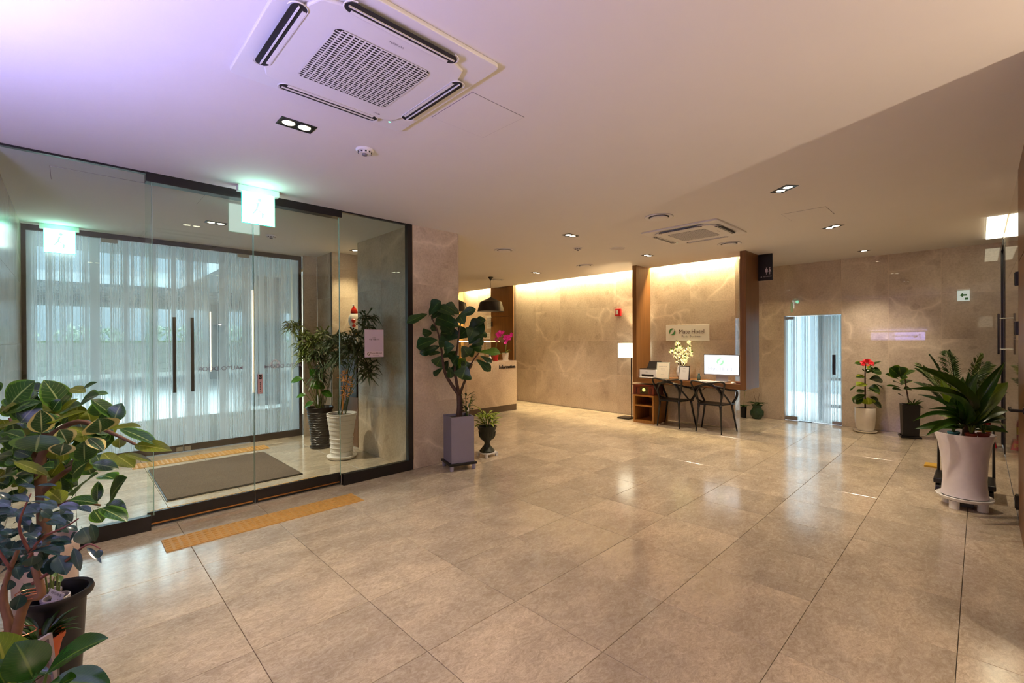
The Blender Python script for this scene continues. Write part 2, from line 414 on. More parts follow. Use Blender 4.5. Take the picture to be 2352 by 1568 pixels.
INK = plain('black_ink', srgb(28, 26, 28), 0.5, noise_amt=0.0)
GREY_INK = plain('grey_ink', srgb(98, 96, 100), 0.6, noise_amt=0.0)

def text(name, s, mat, parent, size, M, depth=0.0006, align='CENTER', bold=0.0, width=1.0):
    cu_ = bpy.data.curves.new(name + '_src', 'FONT'); cu_.body = s; cu_.size = size; cu_.align_x = align; cu_.align_y = 'CENTER'
    if size < 0.022: depth = 0.0
    cu_.extrude = depth; cu_.offset = bold; cu_.resolution_u = 3
    tmp = bpy.data.objects.new(name + '_src', cu_)
    COL.objects.link(tmp)
    dg = bpy.context.evaluated_depsgraph_get(); dg.update()
    me = bpy.data.meshes.new_from_object(tmp.evaluated_get(dg)); me.name = name
    bpy.data.objects.remove(tmp); bpy.data.curves.remove(cu_)
    me.materials.clear(); me.materials.append(mat)
    me.transform(M @ Matrix.Diagonal((width, 1, 1, 1)))
    return place(name, me, parent)

def basis(o, x, y, z):
    x, y, z = Vector(x), Vector(y), Vector(z)
    return Matrix(((x.x, y.x, z.x, o[0]), (x.y, y.y, z.y, o[1]), (x.z, y.z, z.z, o[2]), (0, 0, 0, 1)))

# ================================================================ THE SHELL
H = 2.85
TX = [0.632 + 0.5985 * k for k in range(-4, 17)]
TY = [0.673 + 0.5945 * k for k in range(-2, 17)]

floor = struct('floor')
BOX('floor_base', GROUT, -1.3, 9.6, -4.2, 11.2, -0.12, -0.012, floor)
FREGIONS = [(-1.05, 9.46, -0.22, 4.60), (3.54, 7.98, 4.60, 10.2), (-0.39, 2.86, 4.60, 7.56), (2.86, 3.3, 6.0, 6.85), (8.2, 9.46, 4.60, 6.4)]
n_t = 0; tmesh = {}
for (rx0, rx1, ry0, ry1) in FREGIONS:
    for i in range(len(TX) - 1):
        for j in range(len(TY) - 1):
            x0, x1 = max(TX[i], rx0), min(TX[i + 1], rx1)
            y0, y1 = max(TY[j], ry0), min(TY[j + 1], ry1)
            if x1 - x0 < 0.03 or y1 - y0 < 0.03: continue
            if x0 > 8.0 and y0 < 4.6 and y0 > 4.3: pass
            if rx1 == 9.46 and ry0 < 0 and x0 < 8.2 and x0 > 7.98 and y0 > 2.86: continue
            key = (round(x1 - x0, 3), round(y1 - y0, 3))
            if key not in tmesh:
                a, b = key[0] / 2 - 0.0014, key[1] / 2 - 0.0014
                mb = MB(); e = 0.0015
                mb.add([(-a, -b, -0.012), (a, -b, -0.012), (a, b, -0.012), (-a, b, -0.012), (-a, -b, -e), (a, -b, -e), (a, b, -e), (-a, b, -e),
                        (-a + e, -b + e, 0), (a - e, -b + e, 0), (a - e, b - e, 0), (-a + e, b - e, 0)],
                       [(0, 1, 5, 4), (1, 2, 6, 5), (2, 3, 7, 6), (3, 0, 4, 7), (4, 5, 9, 8), (5, 6, 10, 9), (6, 7, 11, 10), (7, 4, 8, 11), (8, 9, 10, 11)])
                tmesh[key] = mb.mesh('floor_tile', FLOOR)
            place('floor_tile', tmesh[key], floor, ((x0 + x1) / 2, (y0 + y1) / 2, 0)); n_t += 1
BOX('floor_slab', FLOOR, -1.05, 3.2, -4.0, -0.225, -0.012, 0, floor)

# raised tactile paving tiles let into the floor: three rows of five
OCHRE = plain('ochre_rubber', srgb(196, 150, 78), 0.5, noise_amt=0.12, scale=25)
def tactile_mesh():
    mb = MB(); mb.box(-0.1485, 0.1485, -0.1325, 0.1325, 0, 0.006)
    for i in range(6):
        for j in range(6):
            x = -0.124 + i * 0.0496; y = -0.110 + j * 0.044
            mb.lathe([(0.013, 0), (0.011, 0.0045), (0.006, 0.0055)], 8, (0, 0, 0), Matrix.Translation((x, y, 0.006)) @ Matrix.Diagonal((1.35, 0.75, 1, 1)))
    return mb.mesh('tactile_tile', OCHRE)
tact = tactile_mesh()
for yy, x0, in ((4.17, 0.485), (4.985, 0.50), (7.08, 0.52)):
    for k in range(5): place('tactile_tile', tact, floor, (x0 + 0.149 + 0.298 * k, yy, 0.0005))

# ceiling
ceil_ = struct('ceiling')
def slab(x0, x1, y0, y1, z0=H, z1=H + 0.12): return BOX('ceiling_slab', PAINT, x0, x1, y0, y1, z0, z1, ceil_)
slab(-1.2, 3.54, -4.2, 7.66); slab(3.54, 7.87, -4.2, 10.4); slab(7.87, 9.7, -4.2, 2.50); slab(8.2, 9.7, 2.50, 6.6); slab(7.87, 8.2, 2.50, 2.60)
BOX('cove_top', PAINT, 7.75, 8.25, 2.60, 10.4, 3.02, 3.12, ceil_)
BOX('cove_end', PAINT, 7.87, 8.2, 2.56, 2.60, H, 3.05, ceil_)
BOX('cove_edge', PAINT, 7.85, 7.87, 2.60, 10.4, H, 3.02, ceil_)
# access hatches: thin recessed outline frames in the plaster
LINE = plain('hatch_gap', srgb(120, 110, 120), 0.9)
for (x0, x1, y0, y1) in ((1.58, 1.98, 1.925, 2.305), (5.55, 5.95, 1.10, 1.50), (-0.1, 0.9, 4.95, 5.35)):
    hp = BOX('hatch_panel', PAINT, x0, x1, y0, y1, H - 0.0025, H + 0.01, ceil_)
    g = 0.003
    mb = MB(); mb.box(x0 - g, x1 + g, y0 - g, y0, H - 0.001, H + 0.01); mb.box(x0 - g, x1 + g, y1, y1 + g, H - 0.001, H + 0.01); mb.box(x0 - g, x0, y0, y1, H - 0.001, H + 0.01); mb.box(x1, x1 + g, y0, y1, H - 0.001, H + 0.01)
    mb.build('hatch_gap', LINE, hp)

def panel_wall(wname, axis, face, back, us, zs, side, holes=(), mat=None, gap=0.003, thick=0.018, u_back=None):
    """a stone clad wall; axis 'x' = plane of constant x, face = its visible plane, side = sign of the visible normal"""
    mat = mat or WALL
    wo = struct(wname)
    inner = face - side * thick
    fr_ = face - side * 0.0016
    a0, a1 = min(fr_, back), max(fr_, back)
    us = sorted(us); zs = sorted(zs)
    def emit(u0, u1, z0, z1, t0, t1, m, nm, bev=0):
        if axis == 'x': return BOX(nm, m, t0, t1, u0, u1, z0, z1, wo, bev)
        return BOX(nm, m, u0, u1, t0, t1, z0, z1, wo, bev)
    # backing
    U0, U1 = (us[0], us[-1]) if u_back is None else u_back
    z0, z1 = zs[0], zs[-1]
    if not holes: emit(U0, U1, z0, z1, a0, a1, JOINT, 'wall_backing')
    else:
        (h0, h1, k0, k1) = holes[0]
        emit(U0, h0, z0, z1, a0, a1, JOINT, 'wall_backing'); emit(h1, U1, z0, z1, a0, a1, JOINT, 'wall_backing'); emit(h0, h1, k1, z1, a0, a1, JOINT, 'wall_backing')
    p0, p1 = (inner, face) if side > 0 else (face, inner)
    for i in range(len(us) - 1):
        for j in range(len(zs) - 1):
            u0, u1, q0, q1 = us[i], us[i + 1], zs[j], zs[j + 1]
            ok = True
            for (h0, h1, k0, k1) in holes:
                if u0 >= h0 - 0.01 and u1 <= h1 + 0.01 and q1 <= k1 + 0.01: ok = False
                elif u0 >= h0 - 0.01 and u1 <= h1 + 0.01 and q0 < k1: q0 = k1
            if not ok: continue
            emit(u0 + gap / 2, u1 - gap / 2, q0 + (gap / 2 if q0 > 0.01 else 0), q1 - gap / 2, p0, p1, mat, 'marble_panel')
    return wo

ZS = [0.0, 0.78, 1.485, 2.165, 3.02]
ZS2 = [0.0, 0.765, 1.485, 2.165, H]
panel_wall('wall_far', 'x', 8.0, 8.2, [2.861, 3.63, 4.40, 5.16, 5.92, 6.66, 7.42, 8.10], ZS, -1, u_back=(2.90, 8.10))
panel_wall('wall_far_end', 'y', 2.86, 2.90, [8.0185, 8.2], ZS, -1, u_back=(8.0185, 8.2))
panel_wall('wall_counter', 'x', 8.0, 8.2, [8.95, 9.55, 10.2], ZS, -1)
panel_wall('wall_door', 'x', 9.47, 9.7, [-0.3, 0.41, 1.03, 1.655, 2.53, 2.90, 3.6, 4.4, 5.2, 6.4], ZS2, -1, holes=[(1.655, 2.53, 0.0, 1.925)])
panel_wall('wall_corridor_end', 'y', 6.4, 6.5, [8.2, 8.8, 9.47], ZS2, -1)
panel_wall('wall_column', 'y', 4.605, 4.70, [2.875, 3.5215], ZS2, -1, u_back=(2.866, 3.5215))
panel_wall('wall_column_side', 'x', 3.54, 3.44, [4.606, 5.3, 6.0, 6.7, 7.4, 8.1, 8.8, 9.5, 10.2], ZS2, 1, u_back=(4.70, 10.2))
panel_wall('wall_vestibule_right', 'x', 2.86, 2.94, [4.66, 5.33, 6.0], ZS2, -1, mat=WALLP)
panel_wall('wall_vestibule_pier', 'x', 2.86, 2.94, [6.872, 7.43], ZS2, -1, mat=WALLP, u_back=(6.90, 7.43))
panel_wall('wall_niche_back', 'x', 3.30, 3.36, [6.0, 6.85], ZS2, -1, mat=WALLP)
panel_wall('wall_niche_side', 'y', 6.85, 6.90, [2.86, 3.30], ZS2, -1, mat=WALLP)
BOX('wall_niche_front', WALLP, 2.94, 3.36, 5.94, 5.999, 0, H)['kind'] = 'structure'
panel_wall('wall_vestibule_return', 'y', 7.43, 7.50, [2.66, 2.858], ZS2, -1, mat=WALLP)
panel_wall('wall_vestibule_left', 'x', -0.39, -0.47, [4.66, 5.4, 6.12, 6.84, 7.56], ZS2, 1, mat=WALLP)
BOX('wall_info_back', mat_wood('pale_panelling', srgb(190, 150, 90), srgb(214, 176, 112)), 3.4, 8.2, 10.2, 10.3, 0, H + 0.2)['kind'] = 'structure'
SHELL = plain('plaster_wall', srgb(205, 196, 186), 0.8, noise_amt=0.03)
for nm, a in (('wall_left', (-1.2, -1.1, -4.2, 4.7)), ('wall_behind', (-1.2, 3.3, -4.1, -4.0)), ('wall_closet', (3.2, 3.3, -4.0, -0.36)), ('wall_entry_stub', (-1.1, -0.40, 4.62, 4.70)), ('wall_outer', (2.94, 3.44, 7.5, 7.58))):
    o = BOX(nm, SHELL, a[0], a[1], a[2], a[3], 0, H); o['kind'] = 'structure'

# right hand wall: polished marble bay, black door frame, timber closet front
panel_wall('wall_right', 'y', -0.22, -0.32, [5.56, 6.6, 7.62, 8.62], ZS2, 1, mat=mat_wall('wall_marble_polished', (0.95, 0.93, 0.9), 0.03))
cf = struct('wall_closet_front')
BOX('timber_panel', WOOD, 3.2, 5.50, -0.30, -0.215, 0.0, 2.1, cf); BOX('timber_panel', WOOD, 3.2, 5.50, -0.30, -0.215, 2.106, H, cf)
BOX('timber_backing', BLKP, 3.2, 5.56, -0.36, -0.30, 0.0, H, cf); BOX('shadow_gap', BLKP, 5.50, 5.56, -0.30, -0.24, 0.0, H, cf)
for z in (1.975, 1.575, 0.17):
    MB().box(5.46, 5.54, -0.222, -0.198, z - 0.055, z + 0.055).tube((5.50, -0.200, z - 0.052), (5.50, -0.200, z + 0.052), 0.007, n=8).build('hinge', BLACK, cf)
mb = MB(); mb.tube((4.78, -0.22, 0.985), (4.78, -0.15, 0.985), 0.011, n=10); mb.path([(4.78, -0.15, 0.985), (4.85, -0.148, 0.985), (4.93, -0.15, 0.985)], 0.010, 10); mb.lathe([(0.024, 0), (0.024, 0.008)], 16, M=basis((4.78, -0.215, 0.985), (1, 0, 0), (0, 0, 1), (0, 1, 0)))
mb.build('lever_handle', BLACK, cf, auto=40)
d2 = struct('door_2')
BOX('door_frame', BLACK, 8.62, 8.70, -0.33, -0.212, 0, 2.78, d2, 0.003); BOX('door_frame', BLACK, 9.36, 9.46, -0.33, -0.205, 0, 2.78, d2); BOX('door_frame', BLACK, 8.70, 9.36, -0.33, -0.205, 2.70, 2.78, d2)
BOX('header', PAINT, 8.62, 9.47, -0.33, -0.22, 2.78, H, d2)
BOX('glass_pane', plain('dark_glass', (0.02, 0.02, 0.03), 0.02, spec=0.7), 8.70, 9.36, -0.28, -0.265, 0.01, 2.70, d2)
for z0, z1 in ((1.30, 1.79), (0.62, 1.16), (0.2, 0.5)):
    hb = BOX('pull_handle', plain('dark_chrome', srgb(70, 66, 70), 0.15, metal=1.0), 8.03, 8.05, -0.165, -0.145, z0, z1, d2, 0.004) if z0 == 1.30 else None
    if hb: MB().tube((8.04, -0.22, z0 + 0.06), (8.04, -0.16, z0 + 0.06), 0.006).tube((8.04, -0.22, z1 - 0.06), (8.04, -0.16, z1 - 0.06), 0.006).build('handle_mount', STEEL, hb)

# front glass screen (y = 4.61)
w1 = struct('window_1')    # fixed pane, left
BOX('glass_pane', GLASS, -0.40, 0.478, 4.622, 4.634, 0.11, 2.84, w1)
BOX('window_frame', BLACK, -0.45, 0.458, 4.60, 4.66, 0.0, 0.115, w1, 0.002); BOX('window_frame', BLACK, -0.45, 0.44, 4.61, 4.65, 2.835, H, w1)
BOX('glass_edge', GEDGE, 0.476, 0.480, 4.6215, 4.6345, 0.11, 2.84, w1)
w2 = struct('window_2')    # fixed pane, right
BOX('glass_pane', GLASS, 2.005, 2.82, 4.622, 4.634, 0.11, 2.84, w2)
BOX('window_frame', BLACK, 2.028, 2.86, 4.60, 4.66, 0.0, 0.115, w2, 0.002); BOX('window_frame', BLACK, 2.028, 2.86, 4.61, 4.65, 2.835, H, w2)
BOX('window_frame', BLACK, 2.80, 2.865, 4.60, 4.66, 0.115, H, w2, 0.002)
BOX('glass_edge', GEDGE, 2.003, 2.007, 4.6215, 4.6345, 0.11, 2.84, w2)
d1 = struct('door_1')      # automatic sliding pair
BOX('header_track', BLACK, 0.44, 2.028, 4.60, 4.70, 2.775, H, d1, 0.003)
BOX('bottom_track', STEEL, 0.458, 2.028, 4.655, 4.70, 0.0, 0.010, d1)
for (x0, x1) in ((0.44, 1.217), (1.222, 2.03)):
    lf = BOX('sliding_pane', GLASS, x0, x1, 4.672, 4.684, 0.10, 2.80, d1)
    BOX('bottom_rail', BLACK, x0, x1, 4.665, 4.691, 0.012, 0.125, lf, 0.002)
    BOX('brass_strip', plain('bronze_strip', srgb(180, 130, 80), 0.25, metal=1.0), x0 + 0.02, x1 - 0.02, 4.655, 4.664, 0.028, 0.040, lf)
    BOX('pane_edge', GEDGE, (x1 - 0.002) if x0 < 1 else x0, x1 if x0 < 1 else x0 + 0.002, 4.671, 4.685, 0.125, 2.78, lf)

# street side glass wall with the striped film (y = 7.56)
BRONZE = plain('bronze_frame', srgb(52, 40, 34), 0.35)
w3 = struct('window_3')
for (a, b) in ((-0.37, 0.275), (1.925, 2.63)): BOX('glass_pane', FROST, a, b, 7.582, 7.590, 0.09, 2.79, w3)
BOX('window_frame', BRONZE, -0.39, -0.352, 7.55, 7.62, 0, H, w3); BOX('window_frame', BRONZE, 2.622, 2.66, 7.55, 7.62, 0, H, w3)
BOX('window_frame', BRONZE, -0.352, 2.622, 7.55, 7.62, 2.785, H, w3); BOX('window_frame', BRONZE, -0.352, 0.275, 7.55, 7.62, 0.0, 0.10, w3); BOX('window_frame', BRONZE, 1.925, 2.622, 7.55, 7.62, 0.0, 0.10, w3)
d3 = struct('door_3')
for (a, b, hx, ix) in ((0.280, 1.100, 1.005, 1.06), (1.106, 1.922, 1.205, 1.15)):
    lf = BOX('glass_leaf', FROST, a, b, 7.570, 7.582, 0.09, 2.78, d3)
    BOX('bottom_rail', BRONZE, a, b, 7.56, 7.59, 0.012, 0.10, lf, 0.002)
    h = BOX('pull_handle', BLKP, hx - 0.018, hx + 0.018, 7.50, 7.53, 0.82, 1.83, lf, 0.002)
    MB().tube((hx, 7.52, 0.95), (hx, 7.572, 0.95), 0.010).tube((hx, 7.52, 1.70), (hx, 7.572, 1.70), 0.010).build('handle_mount', STEEL, h)
    BOX('corner_lock', STEEL, ix - 0.035, ix + 0.035, 7.552, 7.560, 0.02, 0.075, lf)
    BOX('top_patch', STEEL, a if a < 1 else b - 0.16, a + 0.16 if a < 1 else b, 7.560, 7.570, 2.735, 2.785, lf)

# glass door in the far marble wall
d4 = struct('door_4')
lf = BOX('glass_leaf', FROSTY, 9.545, 9.557, 1.665, 2.52, 0.012, 1.905, d4)
BOX('hinge_patch', STEEL, 9.530, 9.572, 2.385, 2.52, 1.855, 1.905, lf); BOX('hinge_patch', STEEL, 9.525, 9.577, 2.33, 2.52, 0.005, 0.075, lf); BOX('corner_lock', STEEL, 9.525, 9.577, 1.67, 1.80, 0.005, 0.06, lf)
BOX('pull_handle', BLKP, 9.49, 9.515, 1.745, 1.79, 0.875, 1.22, lf, 0.003)
BOX('floor_spring', STEEL, 9.50, 9.60, 2.10, 2.30, 0.0, 0.008, d4)
BOX('reveal', plain('white_reveal', srgb(225, 228, 230), 0.4), 9.58, 9.7, 2.521, 2.53, 0, 1.925, d4); BOX('reveal', MATS['white_reveal'], 9.58, 9.7, 1.655, 1.664, 0, 1.925, d4); BOX('reveal', MATS['white_reveal'], 9.48, 9.7, 1.664, 2.521, 1.915, 1.925, d4)

# ================================================================ OUTSIDE
PAVE = plain('concrete_paving', srgb(205, 206, 204), 0.9, noise_amt=0.08, scale=2)
gr = BOX('ground', PAVE, -40, 60, 7.62, 70, -0.15, -0.02); gr['kind'] = 'structure'
gr2 = BOX('ground_side', PAVE, 9.7, 60, -30, 7.62, -0.15, -0.02); gr2['kind'] = 'structure'
CONC = plain('grey_soffit', srgb(120, 126, 130), 0.85, noise_amt=0.1, scale=1)
cp = struct('canopy')
BOX('soffit_slab', CONC, -6, 20, 7.62, 10.6, 3.05, 3.3, cp); BOX('soffit_slab', CONC, 2.3, 20, 10.6, 16.2, 3.05, 3.3, cp); BOX('soffit_slab', CONC, -6, 20, 16.2, 27.2, 3.05, 3.3, cp); BOX('soffit_slab', CONC, -12, -6, 7.62, 24, 3.05, 3.3, cp)
for k in range(7): BOX('soffit_panel', CONC, -5.5, 19, 16.6 + k * 1.05, 17.4 + k * 1.05, 3.0, 3.05, cp)
DARKC = plain('dark_column', srgb(96, 100, 104), 0.7)
for i, (x, y) in enumerate(((3.4, 12.2), (4.4, 22.0), (-3.5, 21.5), (9.5, 15))):
    c = struct('column', (x, y, 0))
    BOX('shaft', DARKC, -0.3, 0.3, -0.3, 0.3, -0.02, 3.05, c)
    if i < 2:
        BOX('light_strip', emis('warm_strip', (1.0, 0.66, 0.40), 5.0), -0.33, -0.30, -0.33, -0.29, 0.3, 2.7, c)
# stone boundary wall with coping, built of courses
RUB = plain('garden_wall_stone', srgb(176, 178, 168), 0.9, noise_amt=0.2, scale=3)
bw = struct('boundary_wall', (0, 27.5, 0))
cm = MB().box(-0.995, 0.995, -0.15, 0.15, 0, 0.24).mesh('stone_block', RUB)
for r in range(6):
    for k in range(13): place('stone_block', cm, bw, (-10.5 + 2.0 * k + (r % 2) * 1.0, 0, -0.02 + r * 0.25))
BOX('coping', plain('mossy_coping', srgb(128, 150, 96), 0.9), -11.5, 16, -0.2, 0.2, 1.48, 1.56, bw)
BOX('kerb', PAPER, -12, 16, -1.9, -1.7, -0.02, 0.14, bw)
# shrubs behind the boundary wall
def shrub(x, y, z, rx, rz, n, mat, lab):
    mb = MB()
    for k in range(n):
        a = random.uniform(0, 2 * PI); b = random.uniform(-0.2, 1.0); rr = random.uniform(0.6, 1.0)
        p = Vector((math.cos(a) * math.cos(b) * rx * rr, math.sin(a) * math.cos(b) * rx * 0.6 * rr, math.sin(b) * rz * rr + rz * 0.3))
        q = Quaternion((random.random(), random.random(), random.random()), random.uniform(0, 6)); s_ = random.uniform(0.08, 0.2)
        mb.add([p + q @ Vector((-s_, 0, 0)), p + q @ Vector((0, -s_ * 0.4, 0)), p + q @ Vector((s_, 0, 0)), p + q @ Vector((0, s_ * 0.4, 0))], [(0, 1, 2, 3)])
    t = thing('shrub', lab, 'shrub', (x, y, z), 0, 'shrubs beyond the boundary wall')
    mb.build('foliage', mat, t); MB().path([(0, 0, -1.47), (0.05, 0, -0.5), (0, 0, rz * 0.4)], [0.06, 0.05, 0.02], 6).build('stem', plain('bark', srgb(90, 70, 52), 0.9), t)
HEDG = plain('hedge_leaf', srgb(128, 144, 126), 0.8, noise_amt=0.3, scale=2)
ORD = ('far left', 'second from the left', 'third from the left', 'left of the middle', 'right of the middle', 'third from the right', 'second from the right', 'far right')
for k in range(8): shrub(-8.5 + 3.1 * k, 29.3, 1.45, 1.35, random.uniform(0.7, 1.0), 260, HEDG, 'pale shrub beyond the stone boundary wall, ' + ORD[k] + ' of the row')
bk = BOX('building_backdrop', plain('pale_render', srgb(96, 104, 110), 0.9), -30, 40, 34, 35, -0.1, 9.0)
tag(bk, 'long grey building far beyond the shrubs and stone wall', 'building')
# steel porch seen through the far glass door
po = struct('porch_frame')
for a in ((10.0, 10.06, 2.02, 2.11, -0.02, 2.3), (10.0, 10.06, 0.8, 2.02, 0.73, 0.78), (10.0, 10.06, 0.8, 2.02, 0.23, 0.29), (10.0, 10.06, 0.8, 3.4, 2.24, 2.3), (10.0, 10.06, 3.32, 3.4, -0.02, 2.3)):
    BOX('steel_bar', plain('slate_steel', srgb(28, 44, 52), 0.5), a[0], a[1], a[2], a[3], a[4], a[5], po)
BOX('sky_shade_roof', CONC, 9.7, 11.4, -3.0, 6.4, 2.45, 2.6, po)  # added unseen roof, cuts the sky light on the far glass door
BOX('glass_pane', FROSTY, 10.02, 10.03, 0.85, 2.02, 0.78, 2.24, po)
fb = BOX('sky_block_screen', plain('pale_screen', srgb(150, 166, 176), 0.9), 15, 15.3, -9, 12, -0.02, 3.6); fb['kind'] = 'structure'  # added screen, raised to block the bright sky beyond the glass door
po2 = BOX('party_wall', plain('party_render', srgb(170, 180, 186), 0.9), 9.7, 9.8, 6.5, 7.62, -0.1, 3.3); po2['kind'] = 'structure'
BOX('roof_fill', CONC, -1.3, 9.8, 7.3, 10.5, 3.13, 3.3)['kind'] = 'structure'

# ================================================================ LIGHTS AND CEILING FITTINGS
def blob_plate(mb, hx, hy, z0, z1, r=0.05, n=5):
    pts = []
    for (sx, sy, a0) in ((1, 1, 0), (-1, 1, 90), (-1, -1, 180), (1, -1, 270)):
        for k in range(n + 1):
            a = math.radians(a0 + 90 * k / n); pts.append((sx * (hx - r) + r * math.cos(a), sy * (hy - r) + r * math.sin(a)))
    return mb.prism(pts, z0, z1)

BULB = emis('warm_bulb', (1.0, 0.86, 0.62), 12.0)
def downlight(x, y, rz, n, label, power, color=WARM, group=None, spot=95):
    t = thing('downlight', label, 'ceiling light', (x, y, H), rz, group)
    hx = 0.105 if n == 2 else 0.06; hy = 0.06
    g = 0.008
    mb = MB(); mb.box(-hx, hx, -hy, -hy + g, -0.004, 0.0); mb.box(-hx, hx, hy - g, hy, -0.004, 0.0); mb.box(-hx, -hx + g, -hy + g, hy - g, -0.004, 0.0); mb.box(hx - g, hx, -hy + g, hy - g, -0.004, 0.0)
    mb.build('trim_frame', BLACK, t)
    MB().box(-hx + g, hx - g, -hy + g, hy - g, -0.0015, -0.0005).build('recess_plate', BLACK, t)
    for k in range(n):
        cx = 0 if n == 1 else (-0.047 + 0.094 * k)
        o = MB().lathe([(0.0, -0.004), (0.034, -0.004), (0.036, -0.0016)], 20, (cx, 0, 0)).build('lamp_lens', BULB, t)
        MB().lathe([(0.036, -0.0016), (0.040, -0.006), (0.043, -0.0016)], 20, (cx, 0, 0)).build('lamp_ring', STEEL, t, smooth=True)
    lamp('downlight_beam', 'SPOT', (x, y, H - 0.02), power * 2.2, color, (x, y, 0), 0.05, spot=spot, blend=0.8)
    return t

downlight(1.025, 2.975, 0.0, 2, 'twin spot recessed in black rectangle near the large air conditioner', 75)
downlight(4.65, 3.69, 0.0, 2, 'twin recessed spot in mid ceiling left of the far air conditioner', 60)
downlight(6.67, 3.72, 0.0, 2, 'twin recessed spot just in front of the tall wooden desk frame', 60)
downlight(6.73, 6.21, 0.0, 2, 'twin recessed spot between the two round ceiling discs near the counter', 55)
downlight(4.625, 1.23, 0.9, 2, 'square twin recessed spot to the right of the far air conditioner, nearest of three', 60)
downlight(6.62, 1.24, 0.9, 2, 'middle one of three recessed spots leading to the restaurant wall', 55)
downlight(8.78, 1.245, 0.9, 1, 'recessed single spot closest to the glass door wall', 50)
downlight(1.20, 6.06, 0.0, 2, 'twin recessed spot in the entrance lobby ceiling behind the glass', 125)
downlight(3.06, 6.50, 0.0, 1, 'small recessed spot lighting the niche beside the entrance', 26, (1.0, 0.76, 0.45))
downlight(2.1, -1.4, 0.0, 2, 'added twin fill spot in the unseen ceiling above the viewer', 60)  # added lamp out of view, fills the room with warm light
downlight(0.3, -1.2, 0.0, 2, 'added twin fill spot out of view behind the viewer', 60)  # another added lamp behind the camera for ambient fill
downlight(4.9, 8.6, 0.0, 2, 'added twin fill spot hidden behind the stone column near the counter', 55)  # added out of sight behind the column to brighten the counter zone
downlight(8.85, 4.2, 0.0, 2, 'twin recessed spot in the restroom corridor ceiling', 35)

# hidden strip lights in the cove slot above the marble wall
COVE = emis('cove_strip', (1.0, 0.77, 0.40), 310.0)
for (y0, y1, lb) in ((4.50, 8.05, 'glowing linear cove light over the long marble wall'), (2.64, 4.30, 'glowing linear cove light over the computer desk wall'), (8.9, 10.0, 'glowing linear cove light over the notices behind the counter')):
    t = thing('cove_light', lb, 'light', (7.935, (y0 + y1) / 2, 2.99), 0, 'cove lights')
    MB().box(-0.02, 0.02, -(y1 - y0) / 2, (y1 - y0) / 2, 0.0, 0.012).build('light_strip', COVE, t)
    MB().box(-0.03, 0.03, -(y1 - y0) / 2, (y1 - y0) / 2, 0.012, 0.03).build('strip_housing', WHITE, t)

# flush luminous panel beside the black framed door
t = thing('ceiling_panel_light', 'bright rectangular panel light set in ceiling against the right wall', 'ceiling light', (8.16, -0.135, H))
MB().box(-0.80, 0.80, -0.075, 0.078, -0.012, -0.004).build('diffuser', emis('panel_glow', (1.0, 0.90, 0.62), 5.0), t)
mb = MB(); mb.box(-0.81, 0.81, -0.083, 0.083, -0.004, 0); mb.build('panel_frame', WHITE, t)

# purple backlit restaurant sign on the wall behind the plants (seen as a reflection)
t = thing('lightbox_sign', 'purple backlit restaurant sign on the wall behind the foliage', 'sign', (-1.1, 1.95, 1.57), 0)
MB().box(0.0, 0.06, -0.72, 0.72, -0.15, 0.15).box(0.0605, 0.068, -0.72, 0.72, 0.131, 0.18).build('sign_case', WHITE, t)
MB().box(0.061, 0.066, -0.70, 0.05, -0.13, 0.13).build('lit_face', emis('violet_face', (0.50, 0.42, 1.0), 10.0), t)
MB().box(0.061, 0.066, 0.05, 0.70, -0.13, 0.13).build('lit_face', emis('violet_face_dim', (0.50, 0.42, 1.0), 5.0), t)
MSX = basis((0.068, 0, 0), (0, 1, 0), (0, 0, 1), (1, 0, 0))
text('lettering', 'RESTAURANT', INK, t, 0.105, MSX @ Matrix.Translation((-0.20, 0.0, 0)), bold=0.0015)
mb = MB(); Mi = MSX @ Matrix.Translation((-0.58, 0.0, 0))
mb.prism([(-0.02, -0.08), (-0.008, -0.08), (-0.008, 0.08), (-0.02, 0.08)], 0, 0.001, Mi); mb.prism([(0.02, -0.08), (0.032, -0.08), (0.032, 0.08), (0.02, 0.08)], 0, 0.001, Mi)
mb.prism([(0.12 + 0.05 * math.cos(a * PI / 8), -0.01 + 0.05 * math.sin(a * PI / 8)) for a in range(8, 17)], 0, 0.001, Mi); mb.build('cutlery_icon', INK, t)
MB().box(0.004, 0.058, -0.70, 0.70, 0.151, 0.179).build('top_glow_strip', emis('violet_strip', (0.46, 0.42, 1.0), 400.0), t)

# wall sconce behind the viewer, seen mirrored in the polished stone; and the warm floor uplighter in the lounge
t = thing('wall_sconce', 'pleated cream wall sconce mirrored in the marble', 'lamp', (-1.1, -0.12, 1.98), 0)
MB().lathe([(0.17, -0.16), (0.13, 0.16)], 24, (0.2, 0, 0)).build('lamp_shade', emis('cream_shade', (1.0, 0.84, 0.58), 1.5), t, smooth=True)
MB().tube((0, 0, 0), (0.2, 0, 0), 0.012).build('bracket', STEEL, t)
t = thing('uplighter', 'brass floor uplighter in the lounge behind the viewer', 'lamp', (2.35, -2.2, 0), 0)
MB().lathe([(0.15, 0), (0.15, 0.02), (0.02, 0.03), (0.015, 1.72)], 20).build('stand', STEEL, t, smooth=False)
MB().lathe([(0.03, 1.70), (0.16, 1.86), (0.155, 1.86), (0.03, 1.715)], 24).build('bowl', BLKP, t)
MB().lathe([(0.0, 1.77), (0.06, 1.77), (0.0, 1.78)], 20).build('bulb', emis('amber_bulb', (1.0, 0.75, 0.4), 12.0), t)
lamp('uplighter_beam', 'POINT', (2.35, -2.2, 1.845), 165, (1.0, 0.79, 0.56), size=0.03)

